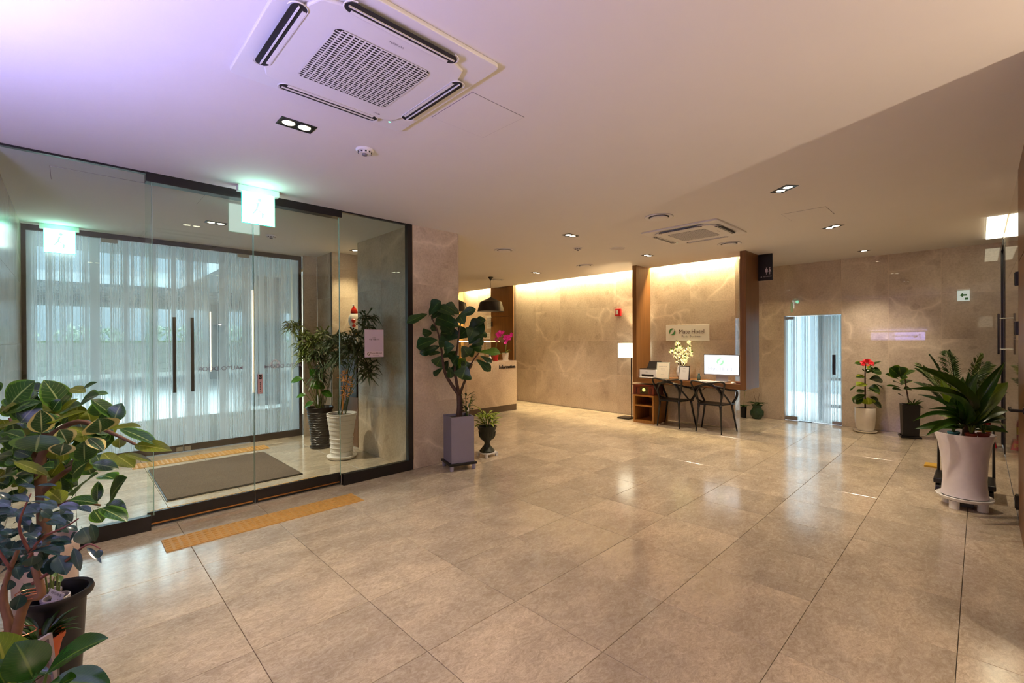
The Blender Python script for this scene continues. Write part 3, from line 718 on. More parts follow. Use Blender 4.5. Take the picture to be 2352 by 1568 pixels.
# cassette air conditioners ------------------------------------------------
ACW = plain('air_conditioner_white', srgb(232, 230, 228), 0.4, noise_amt=0.01)
DARKV = plain('duct_dark', srgb(26, 24, 30), 0.6)
def cassette(x, y, rz, label, led):
    t = thing('air_conditioner', label, 'air conditioner', (x, y, H), rz, None)
    W = 0.475
    # outer flange, leaving slots open: base plate
    mb = MB(); blob_plate(mb, W, W, -0.020, 0.0, 0.03); mb.build('outer_panel', ACW, t, bevel=0.004)
    inn = 0.380
    mb = MB(); pts = []
    c = 0.13
    for a in ((inn, inn - c), (inn - 0.035, inn - 0.035), (inn - c, inn), (-inn + c, inn), (-inn + 0.035, inn - 0.035), (-inn, inn - c), (-inn, -inn + c), (-inn + 0.035, -inn + 0.035), (-inn + c, -inn), (inn - c, -inn), (inn - 0.035, -inn + 0.035), (inn, -inn + c)): pts.append(a)
    mb.prism(pts, -0.036, -0.020); cen = mb.build('centre_panel', ACW, t, bevel=0.006)
    # air outlets on four sides: dark slot, curved flap
    for k in range(4):
        M = Matrix.Rotation(k * PI / 2, 4, 'Z')
        mb = MB(); n = 10; L_ = 0.235; w0 = 0.033; pts = []
        for i in range(n + 1):
            a = -PI / 2 + PI * i / n; pts.append((0.386 + w0 * math.sin(a) * 1.0 if False else 0.386 + w0 * math.sin(a), 0))
        pts = [(0.386 + w0 * math.cos(PI * i / n), L_ + w0 * math.sin(PI * i / n)) for i in range(n + 1)] + [(0.386 - w0 * math.cos(PI * i / n), -L_ - w0 * math.sin(PI * i / n)) for i in range(n + 1)]
        mb.prism(pts, -0.039, -0.0365, M); sl = mb.build('air_outlet', DARKV, t)
        mb = MB(); mb.box(0.358, 0.374, -L_, L_, -0.041, -0.039, M); mb.box(0.390, 0.396, -L_ - 0.02, L_ + 0.02, -0.044, -0.039, M); mb.build('louvre_flap', ACW, sl)
        mb = MB(); mb.path([M @ Vector((p[0] + (0.006 if abs(p[1]) < 9 else 0), p[1], -0.037)) for p in [(0.386 + (w0 + 0.004) * math.cos(PI * i / n), L_ + (w0 + 0.004) * math.sin(PI * i / n)) for i in range(n + 1)] + [(0.386 - (w0 + 0.004) * math.cos(PI * i / n), -L_ - (w0 + 0.004) * math.sin(PI * i / n)) for i in range(n + 1)]], 0.003, 5); mb.build('slot_lip', ACW, sl)
    # intake grille: lattice of bars over a dark recess
    g = 0.235
    mb = MB(); blob_plate(mb, g, g, -0.0385, -0.0362, 0.03); gr_ = mb.build('intake_grille', DARKV, t)
    mb = MB(); n1 = 18; n2 = 26
    for i in range(n1 + 1):
        u = -g + 2 * g * i / n1; e = g - 0.003 if 0 < i < n1 else g - 0.03
        mb.box(u - 0.0030, u + 0.0030, -e, e, -0.0400, -0.0386)
    for j in range(n2 + 1):
        u = -g + 2 * g * j / n2; e = g - 0.003 if 0 < j < n2 else g - 0.03
        mb.box(-e, e, u - 0.0034, u + 0.0034, -0.0398, -0.0387)
    o = mb.build('grille_bars', ACW, gr_)
    MX = basis((0.005, -0.305, -0.0368), (-1, 0, 0), (0, 1, 0), (0, 0, -1))
    text('maker_lettering', 'WHISEN', GREY_INK, cen, 0.019, MX)
    text('maker_lettering', 'LG', GREY_INK, cen, 0.017, basis((0.225, 0.318, -0.0368), (-1, 0, 0), (0, 1, 0), (0, 0, -1)))
    MB().lathe([(0.0, 0.0), (0.007, 0.0), (0.007, 0.0004)], 12, (0.247, 0.318, -0.0372)).build('maker_emblem', GREY_INK, cen)
    MB().box(0.352, 0.362, 0.388, 0.396, -0.0215, -0.020).build('indicator_light', emis('green_led', (0.1, 1.0, 0.6), 3.0), t)
    return t
cassette(1.045, 2.11, 0, 'large white cassette air conditioner with square lattice grille, overhead foreground', 1)
cassette(5.66, 2.52, 0, 'distant white cassette air conditioner in the middle of the ceiling', 0)

# round diffusers, speaker, detectors
def diffuser(x, y, label):
    t = thing('round_vent', label, 'vent', (x, y, H), 0, 'round ceiling vents')
    MB().lathe([(0.150, 0.0), (0.156, -0.006), (0.140, -0.012), (0.112, -0.004), (0.110, -0.001)], 32).build('outer_ring', ACW, t, smooth=True)
    MB().lathe([(0.110, -0.0005), (0.110, -0.002)], 28).build('dark_throat', DARKV, t)
    MB().lathe([(0.0, -0.022), (0.085, -0.022), (0.098, -0.014), (0.090, -0.004)], 32).build('centre_disc', ACW, t, auto=30)
diffuser(4.67, 2.47, 'round white ceiling vent left of the far air conditioner')
diffuser(6.70, 2.475, 'round white ceiling vent right of and behind the far air conditioner')
diffuser(4.68, 4.97, 'round white ceiling vent nearest the pendant lamp side, at left')
diffuser(6.72, 5.00, 'round white ceiling vent in front of the long lit marble wall')
diffuser(6.85, 7.52, 'round ceiling vent beside the pendant lamp canopy')
t = thing('ceiling_speaker', 'plain white round ceiling speaker between two vents', 'speaker', (5.826, 3.742, H))
MB().lathe([(0.0, -0.008), (0.09, -0.008), (0.102, -0.002), (0.102, 0)], 28).build('grille', plain('speaker_grille', srgb(205, 200, 202), 0.7), t, auto=30)
MB().lathe([(0.102, -0.0), (0.104, -0.009), (0.110, -0.004), (0.112, 0)], 28).build('rim', ACW, t, smooth=True)
def detector(x, y, label):
    t = thing('smoke_detector', label, 'smoke detector', (x, y, H))
    MB().lathe([(0.0, -0.016), (0.056, -0.016), (0.062, -0.006), (0.062, 0)], 28).build('base', ACW, t, auto=30)
    MB().lathe([(0.0, -0.030), (0.042, -0.030), (0.046, -0.016), ], 24).build('body', ACW, t, auto=30)
    mb = MB()
    for k in range(10): mb.cbox((0, 0, 0), (0.006, 0.012, 0.008), Matrix.Rotation(k * PI / 5, 4, 'Z') @ Matrix.Translation((0.0445, 0, -0.0225)))
    mb.build('vent_slots', DARKV, t)
    MB().lathe([(0.0, -0.042), (0.016, -0.042), (0.019, -0.030)], 16).build('sensor_cap', plain('grey_plastic', srgb(120, 118, 125), 0.5), t, auto=30)
detector(1.504, 3.03, 'round white smoke detector near the black twin spot')
detector(5.367, 4.122, 'small white smoke detector farther along the ceiling')
detector(1.85, 6.3, 'smoke detector in the entrance lobby ceiling behind the glass')

# emergency exit signs (overexposed lit boxes) ----------------------------
def exit_sign(x, y, rz, label, strg):
    t = thing('exit_sign', label, 'exit sign', (x, y, H), rz)
    MB().box(-0.165, 0.165, -0.035, 0.035, -0.052, 0.0).build('ceiling_mount', WHITE, t, bevel=0.004)
    MB().box(-0.129, 0.129, -0.004, 0.004, -0.315, -0.053).build('lit_panel', emis('exit_glow_%d' % int(strg), (0.80, 1.0, 0.93), strg), t)
    mb = MB()
    for (a, b, c_, d) in ((-0.133, -0.129, -0.319, -0.053), (0.129, 0.133, -0.319, -0.053), (-0.133, 0.133, -0.319, -0.315)): mb.box(a, b, -0.006, 0.006, c_, d)
    mb.build('green_edge', emis('exit_edge', (0.05, 0.85, 0.55), 1.6), t)
    # running figure printed on the acrylic
    mb = MB(); K = 0.0045
    def seg(a, b, r): mb.tube((a[0], -K, a[1]), (b[0], -K, b[1]), r, n=6)
    mb.sphere((0.01, -K, -0.10), 0.016, 8, 6, (1, 0.05, 1))
    for a, b in (((0.0, -0.125), (-0.015, -0.185)), ((0.0, -0.13), (0.045, -0.15)), ((0, -0.13), (-0.05, -0.15)), ((-0.015, -0.185), (0.035, -0.215)), ((0.035, -0.215), (0.03, -0.26)), ((-0.015, -0.185), (-0.045, -0.23)), ((-0.045, -0.23), (-0.09, -0.235))):
        mb.add([(a[0] - 0.009, -K - 0.0003, a[1]), (a[0] + 0.009, -K - 0.0003, a[1]), (b[0] + 0.007, -K - 0.0003, b[1]), (b[0] - 0.007, -K - 0.0003, b[1])], [(0, 1, 2, 3)])
    mb.build('running_figure', emis('exit_figure', (0.55, 0.98, 0.80), 1.0), t)
    lamp('exit_sign_glow', 'POINT', (x, y - 0.12, H - 0.10), 1.3, (0.15, 1.0, 0.65), size=0.05)
    return t
exit_sign(1.205, 4.45, 0, 'glowing green exit sign hung in front of the sliding door header', 5.0)
exit_sign(-0.075, 7.43, 0, 'glowing green exit sign inside the entrance lobby at far left', 5.2)

# ================================================================ FURNITURE AND FITTINGS
GREEN = plain('logo_green', srgb(74, 140, 82), 0.5, noise_amt=0.0)
BROWN = plain('logo_brown', srgb(72, 44, 36), 0.5, noise_amt=0.0)
def logo(parent, M, r, mat, name='logo_emblem'):
    """two crescents either side of a slanting leaf shaped gap, inside a circle"""
    mb = MB(); n = 18; R_ = Matrix.Rotation(math.radians(-38), 4, 'Z')
    for s in (1, -1):
        out = []; inn = []
        for i in range(n + 1):
            t = -80 + 160 * i / n
            a = math.radians(t); out.append((s * r * math.cos(a), r * math.sin(a)))
            inn.append((s * r * 0.42 * math.cos(a), r * 0.98 * math.sin(a)))
        vs = [(p[0], p[1], 0) for p in out] + [(p[0], p[1], 0) for p in inn]
        fs = [(i, i + 1, n + 2 + i, n + 1 + i) if s > 0 else (i + 1, i, n + 1 + i, n + 2 + i) for i in range(n)]
        mb.add(vs, fs, M @ R_)
    return mb.build(name, mat, parent)
def FX(x, y, z): return basis((x, y, z), (0, -1, 0), (0, 0, 1), (-1, 0, 0))      # faces -x
def FY(x, y, z): return basis((x, y, z), (1, 0, 0), (0, 0, 1), (0, -1, 0))       # faces -y

# hanging walnut frame: two posts and the shared desk top
t = thing('desk_frame', 'walnut veneered hanging frame with desk top, two posts up to the ceiling', 'desk', (7.40, 3.465, 0))
BOX('post', WOOD, 0, 0.50, 0.895, 0.975, 0.72, H, t); BOX('post', WOOD, 0, 0.58, -0.975, -0.890, 0.72, H, t)
BOX('desk_top', WOODX, 0, 0.58, -0.889, 0.894, 0.718, 0.80, t, 0.002)
BOX('wall_bracket', BLKP, 0.48, 0.58, -0.80, 0.85, 0.66, 0.715, t)
# restroom sign on the right post
t = thing('restroom_sign', 'black projecting restroom sign with white man and woman symbols', 'sign', (7.96, 2.47, 2.63))
MB().box(-0.02, 0.02, -0.19, 0.015, -0.20, 0.218).build('sign_box', BLACK, t, bevel=0.002)
SG = plain('sign_grey', srgb(205, 195, 200), 0.5, noise_amt=0)
mb = MB(); M = FX(-0.021, -0.13, -0.06)
def icon(mb, cx, woman):
    mb.prism([(cx + 0.009 * math.cos(a * PI / 5), 0.052 + 0.009 * math.sin(a * PI / 5)) for a in range(10)], 0, 0.0006, M)
    if woman: mb.prism([(cx - 0.021, -0.008), (cx + 0.021, -0.008), (cx + 0.004, 0.040), (cx - 0.004, 0.040)], 0, 0.0006, M)
    else: mb.prism([(cx - 0.018, -0.012), (cx + 0.018, -0.012), (cx + 0.018, 0.038), (cx - 0.018, 0.038)], 0, 0.0006, M)
    mb.prism([(cx - 0.005, -0.048), (cx + 0.005, -0.048), (cx + 0.005, -0.010), (cx - 0.005, -0.010)], 0, 0.0006, M)
icon(mb, -0.022, 0); icon(mb, 0.024, 1); mb.build('pictogram', SG, t)
text('lettering', 'RESTROOM', SG, t, 0.024, FX(-0.0215, -0.118, -0.142), 0.0003)
mb = MB(); mb.prism([(-0.012, 0), (0.010, -0.011), (0.010, 0.011)], 0, 0.0006, FX(-0.021, -0.030, -0.144)); mb.build('arrow', SG, t)

# hotel nameplate
t = thing('hotel_sign', 'white wall plate with green emblem and hotel lettering above the desk', 'sign', (7.999, 3.69, 1.617))
MB().box(-0.012, 0, -0.40, 0.40, -0.147, 0.147).build('plate', PAPER, t, bevel=0.001)
logo(t, FX(-0.0128, 0.275, 0.022), 0.062, GREEN)
text('lettering', 'Mate Hotel', BROWN, t, 0.108, FX(-0.0125, -0.085, 0.018), 0.0004, width=0.95)
text('lettering', 'Pa-Ju Business', GREY_INK, t, 0.054, FX(-0.0125, -0.085, -0.066), 0.0004, width=1.2)

# cubby, record player, printer
t = thing('open_cubby', 'small honey wood two shelf cubby under the desk end', 'shelf', (7.37, 4.19, 0))
D = 0.52
for a in ((0, D, 0.19, 0.22, 0, 0.50, 'side_panel'), (0, D, -0.18, -0.15, 0, 0.50, 'side_panel'), (0, D, -0.15, 0.19, 0.475, 0.50, 'top_panel'), (0, D, -0.15, 0.19, 0.0, 0.045, 'base_panel'), (0.0, D, -0.15, 0.19, 0.30, 0.322, 'shelf_board'), (D - 0.01, D, -0.15, 0.19, 0.045, 0.475, 'back_panel')):
    BOX(a[6], HONEY, a[0], a[1], a[2], a[3], a[4], a[5], t)
MAHO = mat_wood('mahogany', srgb(92, 34, 18), srgb(120, 50, 26), 'Y')
t = thing('retro_radio', 'mahogany retro record player with brass dial on top of the cubby', 'radio', (7.40, 4.22, 0.50))
BOX('case', MAHO, 0, 0.34, -0.20, 0.21, 0.012, 0.165, t, 0.004); BOX('lid', MAHO, -0.012, 0.352, -0.212, 0.222, 0.167, 0.185, t, 0.004); BOX('plinth', MAHO, -0.008, 0.348, -0.208, 0.218, 0, 0.012, t)
BRASS = plain('brass', srgb(190, 150, 70), 0.3, metal=0.9)
BOX('dial_panel', plain('olive_bronze', srgb(96, 78, 40), 0.4, metal=0.5), -0.004, 0, -0.095, 0.075, 0.02, 0.15, t)
MB().lathe([(0.032, 0), (0.032, 0.004), (0.02, 0.006)], 20, M=FX(-0.004, -0.005, 0.095)).build('dial', emis('dial_glow', (0.9, 0.85, 0.25), 0.9), t)
for y in (0.045, -0.062): MB().lathe([(0.011, 0), (0.010, 0.012)], 12, M=FX(-0.004, y, 0.105)).build('knob', BLKP, t)
for s in (1, -1):
    mb = MB()
    for k in range(3):
        mb.path([FX(-0.002, s * 0.145 + 0.004, 0.03) @ Vector((0.012 * (k - 1) + 0.035 * math.sin(a) * (1 if k % 2 else -1) * 0.4, 0.10 * a / 3.0, 0)) for a in (0, 0.75, 1.5, 2.25, 3.0)], 0.003, 5)
    mb.build('grille_scroll', BLKP, t)
BOX('tape_slot', BLKP, -0.006, -0.003, -0.08, 0.06, 0.035, 0.048, t)

t = thing('printer', 'small white laser printer with black raised paper tray on desk', 'printer', (7.47, 4.19, 0.80))
BOX('body', WHITE, 0.02, 0.24, -0.17, 0.17, 0.0, 0.16, t, 0.012); BOX('top_cover', BLKP, 0.015, 0.24, -0.150, 0.155, 0.161, 0.172, t, 0.004)
MB().add([(0.17, -0.14, 0.17), (0.17, 0.10, 0.17), (0.26, 0.10, 0.30), (0.26, -0.14, 0.30), (0.18, -0.14, 0.165), (0.18, 0.10, 0.165), (0.27, 0.10, 0.298), (0.27, -0.14, 0.298)], [(0, 3, 2, 1), (4, 5, 6, 7), (0, 1, 5, 4), (1, 2, 6, 5), (2, 3, 7, 6), (3, 0, 4, 7)]).build('paper_support', BLKP, t)
BOX('output_slot', BLKP, 0.012, 0.03, -0.115, 0.115, 0.03, 0.068, t); BOX('output_tray', WHITE, -0.055, 0.06, -0.13, 0.13, 0.012, 0.026, t, 0.003)
text('lettering', 'hp', plain('pale_grey', srgb(170, 172, 178), 0.5), t, 0.04, FX(0.019, 0.02, 0.11), 0.0003)

def tilt_frame(name, label, x, y, wd, ht, frame, page, lines, rz=0.0, tilt=12):
    t = thing(name, label, 'sign', (x, y, 0.80), rz)
    M = Matrix.Rotation(math.radians(tilt), 4, 'Y')
    MB().box(0, 0.012, -wd / 2, wd / 2, 0.003, ht, M).build('frame', frame, t, bevel=0.002)
    pg = MB().box(-0.0015, 0.0, -wd / 2 + 0.012, wd / 2 - 0.012, 0.014, ht - 0.012, M).build('page', page, t)
    ex = 0.014 + ht * 0.7 * math.tan(math.radians(tilt)) + 0.004
    MB().add([(ex, -0.05, ht * 0.7), (ex, 0.05, ht * 0.7), (0.10 + ht * 0.1, 0.05, 0.0), (0.10 + ht * 0.1, -0.05, 0.0)], [(0, 1, 2, 3), (3, 2, 1, 0)], None).build('easel_back', BLKP, t)
    for (s_, sz, zz) in lines: text('lettering', s_, plain('faint_ink', srgb(150, 146, 140), 0.6, noise_amt=0), pg, sz, M @ FX(-0.0018, 0, zz), 0.0002)
    return t
tilt_frame('framed_notice', 'silver framed cream notice leaning beside the printer', 7.50, 3.915, 0.235, 0.30, plain('silver_frame', srgb(190, 196, 180), 0.3), plain('cream_page', srgb(236, 228, 205), 0.6), [('BUSINESS CENTER', 0.018, 0.225), ('copy  print  scan', 0.012, 0.19), ('24 hours open', 0.012, 0.165), ('MATE', 0.02, 0.08)], 0.12)
tilt_frame('table_card', 'white table card on black easel beside the glowing tree', 7.46, 3.505, 0.19, 0.25, BLKP, PAPER, [('WIFI', 0.02, 0.205), ('please ask at', 0.012, 0.17), ('information', 0.012, 0.15)], -0.05, 8)

# glowing blossom tree in a white faceted vase
t = thing('light_tree', 'warm white lit blossom branches in white faceted vase', 'plant', (7.72, 3.66, 0.80))
MB().lathe([(0.05, 0), (0.085, 0.06), (0.095, 0.13), (0.075, 0.21), (0.06, 0.24), (0.05, 0.235), (0.04, 0.20)], 7).build('vase', WHITE, t)
MB().sphere((0.01, 0.02, 0.27), 0.035, 8, 6).build('ribbon_bow', WHITE, t)
TW = plain('twig', srgb(92, 66, 40), 0.8)
rnd = random.Random(3)
tips = []
mb = MB()
for k in range(16):
    a = rnd.uniform(0, 2 * PI); s_ = rnd.uniform(0.05, 0.19); z1 = rnd.uniform(0.34, 0.68)
    p1 = Vector((math.cos(a) * s_ * 0.45, math.sin(a) * s_ * 0.5, z1 * 0.6)); p2 = Vector((math.cos(a) * s_ * 0.85, math.sin(a) * s_ * 1.05, z1))
    mb.path([(0, 0, 0.16), p1, p2], [0.006, 0.004, 0.0015], 5); tips += [p1, p2, p1.lerp(p2, 0.5), p2 + Vector((0.02, 0.03, -0.03)), p2 + Vector((-0.03, -0.03, -0.01)), p1.lerp(p2, 0.75) + Vector((0.02, -0.03, 0.0))]
mb.build('branches', TW, t)
GLOWP = emis('lit_petal', (1.0, 0.78, 0.30), 1.05)
bl = MB()
for k in range(5):
    a = 2 * PI * k / 5; c, s_ = math.cos(a), math.sin(a)
    bl.add([(0, 0, 0), (0.014 * c - 0.007 * s_, 0.014 * s_ + 0.007 * c, 0.006), (0.026 * c, 0.026 * s_, 0.009), (0.014 * c + 0.007 * s_, 0.014 * s_ - 0.007 * c, 0.006)], [(0, 1, 2, 3)])
blm = bl.mesh('blossom', GLOWP)
for p in tips:
    place('blossom', blm, t, p, (rnd.uniform(-1, 1), rnd.uniform(-2.2, 0.2), rnd.uniform(0, 6))).scale = (1.4, 1.4, 1.4)
MB().sphere((0, 0, 0), 0.006, 6, 4)
mb = MB()
for p in tips[::2]: mb.sphere(p + Vector((-0.008, 0, 0.004)), 0.0045, 5, 4)
mb.build('fairy_lights', emis('fairy_bulb', (1.0, 0.85, 0.45), 9.0), t)['kind'] = 'stuff'
mb = MB()
lf_m = plain('silk_leaf', srgb(96, 130, 30), 0.5)
for p in tips[1::9]: mb.add([p, p + Vector((0.0, 0.02, 0.03)), p + Vector((-0.01, 0.0, 0.05)), p + Vector((0, -0.02, 0.03))], [(0, 1, 2, 3)])
mb.build('silk_leaf', lf_m, t)

# all in one computer, keyboard, mouse, bits
t = thing('computer_monitor', 'white screened computer on silver foot showing the hotel emblem', 'computer', (7.68, 2.97, 0.80))
BOX('bezel', plain('dark_bezel', srgb(60, 62, 70), 0.3), 0.0, 0.02, -0.285, 0.285, 0.10, 0.445, t, 0.004)
scn = BOX('screen', emis('lit_screen', (0.97, 0.98, 1.0), 1.35), -0.0015, 0.0, -0.275, 0.275, 0.122, 0.436, t)
BOX('chin', plain('silver_plastic', srgb(190, 188, 196), 0.35), -0.001, 0.0, -0.275, 0.275, 0.103, 0.121, t)
BOX('foot', MATS['silver_plastic'], 0.0, 0.14, -0.10, 0.10, 0.0, 0.010, t, 0.003); MB().add([(0.03, -0.10, 0.01), (0.03, 0.10, 0.01), (0.022, 0.085, 0.16), (0.022, -0.085, 0.16), (0.045, -0.1, 0.01), (0.045, 0.1, 0.01), (0.03, 0.085, 0.16), (0.03, -0.085, 0.16)], [(0, 1, 2, 3), (7, 6, 5, 4), (0, 4, 5, 1), (2, 6, 7, 3), (0, 3, 7, 4), (1, 5, 6, 2)]).build('stand_neck', MATS['silver_plastic'], t)
logo(scn, FX(-0.0025, 0.015, 0.325), 0.058, emis('screen_green', (0.40, 0.86, 0.45), 1.05))
text('lettering', 'Mate Hotel', emis('screen_grey', (0.50, 0.52, 0.58), 1.0), scn, 0.085, FX(-0.0025, 0.02, 0.205), 0.0003)
t = thing('keyboard', 'slim white keyboard on desk in front of the monitor', 'keyboard', (7.47, 3.06, 0.80), 0.03)
BOX('body', WHITE, 0, 0.115, -0.215, 0.215, 0, 0.012, t, 0.003)
km = MB().box(-0.008, 0.008, -0.008, 0.008, 0, 0.003).mesh('key', WHITE)
mb = MB()
for r in range(5):
    for c in range(22): mb.cbox((0.018 + r * 0.0195, -0.195 + c * 0.0186, 0.0135), (0.016, 0.0155, 0.003))
mb.build('keys', plain('key_white', srgb(245, 244, 240), 0.5), t)['kind'] = 'stuff'
t = thing('computer_mouse', 'white mouse at right end of the desk', 'mouse', (7.50, 2.72, 0.80), 0.2)
MB().sphere((0, 0, 0.004), 0.03, 14, 8, (1.7, 1.0, 0.75)).build('body', WHITE, t, smooth=True); BOX('wheel', BLKP, -0.036, -0.02, -0.003, 0.003, 0.02, 0.024, t)
t = thing('brown_case', 'small brown case right of the mouse', 'case', (7.53, 2.645, 0.80)); BOX('body', MAHO, -0.03, 0.03, -0.03, 0.03, 0, 0.022, t, 0.006); BOX('zip', BRASS, -0.031, 0.031, -0.031, 0.031, 0.010, 0.012, t)
t = thing('notebook', 'brown closed notebook between table card and monitor', 'book', (7.50, 3.345, 0.80), 0.2); BOX('cover', plain('brown_cover', srgb(96, 58, 46), 0.6), -0.06, 0.06, -0.08, 0.08, 0, 0.014, t, 0.002); BOX('pages', PAPER, -0.056, 0.056, -0.076, 0.081, 0.003, 0.011, t)
t = thing('glass_tumbler', 'small clear blue bottle behind the brown notebook', 'bottle', (7.66, 3.33, 0.80)); MB().lathe([(0.028, 0), (0.030, 0.07), (0.016, 0.09), (0.016, 0.105)], 14).build('body', plain('blue_glass', srgb(120, 160, 160), 0.1, trans=0.6), t, smooth=True); MB().lathe([(0.018, 0.105), (0.018, 0.118)], 14).build('cap', plain('teal_cap', srgb(80, 130, 130), 0.4), t)
def cable(name, label, pts, r, mat):
    o = MB().path(pts, r, 6).build(name, mat, None, smooth=True); tag(o, label, 'cable'); return o
cable('power_cable', 'black cable looping on the desk behind the keyboard', [(7.62, 3.18, 0.806), (7.58, 3.15, 0.815), (7.56, 3.10, 0.806), (7.60, 3.06, 0.812), (7.66, 3.02, 0.806), (7.70, 3.08, 0.806)], 0.004, BLKP)
cable('hanging_cable', 'bunched black cable dangling below the desk top between chairs', [(7.62, 3.50, 0.70), (7.60, 3.46, 0.655), (7.60, 3.40, 0.64), (7.61, 3.33, 0.66), (7.60, 3.28, 0.63), (7.62, 3.18, 0.70)], 0.006, BLKP)

# floor lamp
t = thing('floor_lamp', 'floor lamp with glowing white box shade beside the wooden frame', 'lamp', (7.62, 4.70, 0))
BOX('base', BLACK, -0.14, 0.13, -0.12, 0.13, 0, 0.025, t, 0.003); MB().tube((0.0, -0.10, 0.02), (0.0, -0.10, 1.18), 0.011).build('pole', BLACK, t)
BOX('arm', BLACK, -0.005, 0.005, -0.10, 0.0, 1.17, 1.18, t)
MB().box(-0.12, 0.12, -0.12, 0.12, 1.16, 1.43).build('lamp_shade', emis('shade_glow', (1.0, 0.90, 0.66), 3.0), t, bevel=0.004)
lamp('floor_lamp_up', 'SPOT', (7.80, 4.64, 1.45), 34, (1.0, 0.72, 0.38), (7.86, 4.64, 2.8), 0.05, spot=80, blend=0.5)
lamp('floor_lamp_down', 'SPOT', (7.80, 4.64, 1.14), 10, (1.0, 0.72, 0.38), (7.86, 4.64, 0.0), 0.05, spot=70, blend=0.6)
# fire call point
t = thing('fire_call_point', 'red fire alarm box on the long lit marble wall', 'alarm', (7.999, 5.11, 2.05))
BOX('case', plain('signal_red', srgb(190, 22, 30), 0.35), -0.05, 0, -0.062, 0.062, -0.072, 0.072, t, 0.008); BOX('break_glass', PAPER, -0.052, -0.05, -0.01, 0.045, -0.04, 0.05, t)
# direction plaque by the restaurant wall
t = thing('exit_plaque', 'white plaque with green arrow high on the marble wall', 'sign', (9.469, 0.17, 2.12))
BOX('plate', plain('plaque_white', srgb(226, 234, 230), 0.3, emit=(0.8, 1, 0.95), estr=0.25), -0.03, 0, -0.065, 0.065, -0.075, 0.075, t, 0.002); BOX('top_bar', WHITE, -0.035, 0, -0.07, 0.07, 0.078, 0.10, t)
mb = MB(); M = FX(-0.031, 0, 0); mb.prism([(-0.04, 0.01), (-0.005, 0.045), (-0.005, 0.022), (0.035, 0.022), (0.035, -0.002), (-0.005, -0.002), (-0.005, -0.025)], 0, 0.0008, M); mb.prism([(0.015, -0.06), (0.05, -0.06), (0.05, -0.03), (0.015, -0.03)], 0, 0.0008, M); mb.build('green_arrow', GREEN, t)
t = thing('door_tag', 'small pale green strip above the far glass door', 'sign', (9.469, 2.40, 2.07)); BOX('strip', plain('pale_green', srgb(160, 200, 170), 0.4), -0.004, 0, -0.016, 0.016, -0.09, 0.08, t); BOX('strip_end', GREEN, -0.005, 0, -0.018, 0.018, 0.081, 0.09, t)

# interlaced black plastic armchairs
CH = plain('chair_black', srgb(22, 21, 23), 0.32)
def smooth_pts(pts, n=5):
    P = [Vector(p) for p in pts]; out = []
    for i in range(len(P) - 1):
        p0 = P[max(i - 1, 0)]; p1 = P[i]; p2 = P[i + 1]; p3 = P[min(i + 2, len(P) - 1)]
        for k in range(n):
            u = k / n
            out.append(0.5 * ((2 * p1) + (-p0 + p2) * u + (2 * p0 - 5 * p1 + 4 * p2 - p3) * u * u + (-p0 + 3 * p1 - 3 * p2 + p3) * u ** 3))
    out.append(P[-1]); return out
def make_chair(x, y, rz, label):
    t = thing('armchair', label, 'chair', (x, y, 0), rz, 'interlaced black armchairs at the desk')
    # seat shell
    mb = MB(); n = 8; top = []; 
    for i in range(n + 1):
        for j in range(n + 1):
            u = -1 + 2 * i / n; v = -1 + 2 * j / n
            wd = 0.175 + 0.055 * (u + 1) / 2 * 1.6
            X = 0.215 * u; Yy = wd * v * (1 - 0.06 * u * u)
            z = 0.462 - 0.018 * (1 - u * u) * (1 - v * v) - 0.010 * (1 if u > 0.99 else 0) 
            top.append((X, Yy, z))
    N = (n + 1) * (n + 1); bot = [(a, b, c - 0.022) for a, b, c in top]; f = []
    for i in range(n):
        for j in range(n):
            a = i * (n + 1) + j; f.append((a, a + n + 1, a + n + 2, a + 1)); f.append((N + a, N + a + 1, N + a + n + 2, N + a + n + 1))
    for i in range(n):
        a = i; f.append((a, a + 1, N + a + 1, N + a)); a = n * (n + 1) + i; f.append((a + 1, a, N + a, N + a + 1))
        a = i * (n + 1); f.append((a + n + 1, a, N + a, N + a + n + 1)); a = i * (n + 1) + n; f.append((a, a + n + 1, N + a + n + 1, N + a))
    mb.add(top + bot, f); mb.build('seat', CH, t, auto=45)
    for sx, fx, fy, tx, ty in ((-1, -0.225, 0.20, -0.185, 0.17), (1, 0.215, 0.285, 0.185, 0.215)):
        for s in (1, -1):
            MB().path([(tx, s * ty, 0.455), (tx * 0.98 + fx * 0.02, s * (ty * 0.93 + fy * 0.07), 0.40), (fx, s * fy, 0.006)], [0.024, 0.018, 0.011], 10).lathe([(0.012, 0), (0.012, 0.008)], 10, (fx, s * fy, 0)).build('leg', CH, t, smooth=True)
    for s in (1, -1):
        MB().path(smooth_pts([(-0.185, s * 0.17, 0.45), (-0.20, s * 0.20, 0.58), (-0.245, s * 0.245, 0.72), (-0.27, s * 0.262, 0.80), (-0.275, s * 0.22, 0.828), (-0.265, s * 0.10, 0.812), (-0.262, s * -0.03, 0.79), (-0.25, s * -0.13, 0.735), (-0.22, s * -0.19, 0.63), (-0.19, s * -0.18, 0.50)]), 0.0145, 8, flat=1.3).build('back_rail', CH, t, smooth=True)
        MB().path(smooth_pts([(0.19, s * 0.225, 0.45), (0.20, s * 0.285, 0.56), (0.165, s * 0.30, 0.655), (0.06, s * 0.292, 0.672), (-0.09, s * 0.27, 0.69), (-0.215, s * 0.19, 0.735), (-0.245, s * 0.02, 0.765), (-0.235, s * -0.13, 0.735), (-0.17, s * -0.225, 0.62), (-0.03, s * -0.255, 0.50), (0.08, s * -0.235, 0.458)]), 0.0145, 8, flat=1.3).build('arm_rail', CH, t, smooth=True)
    return t
make_chair(7.545, 3.715, 0.0, 'black interlaced plastic armchair in front of the printer end, left of the pair')
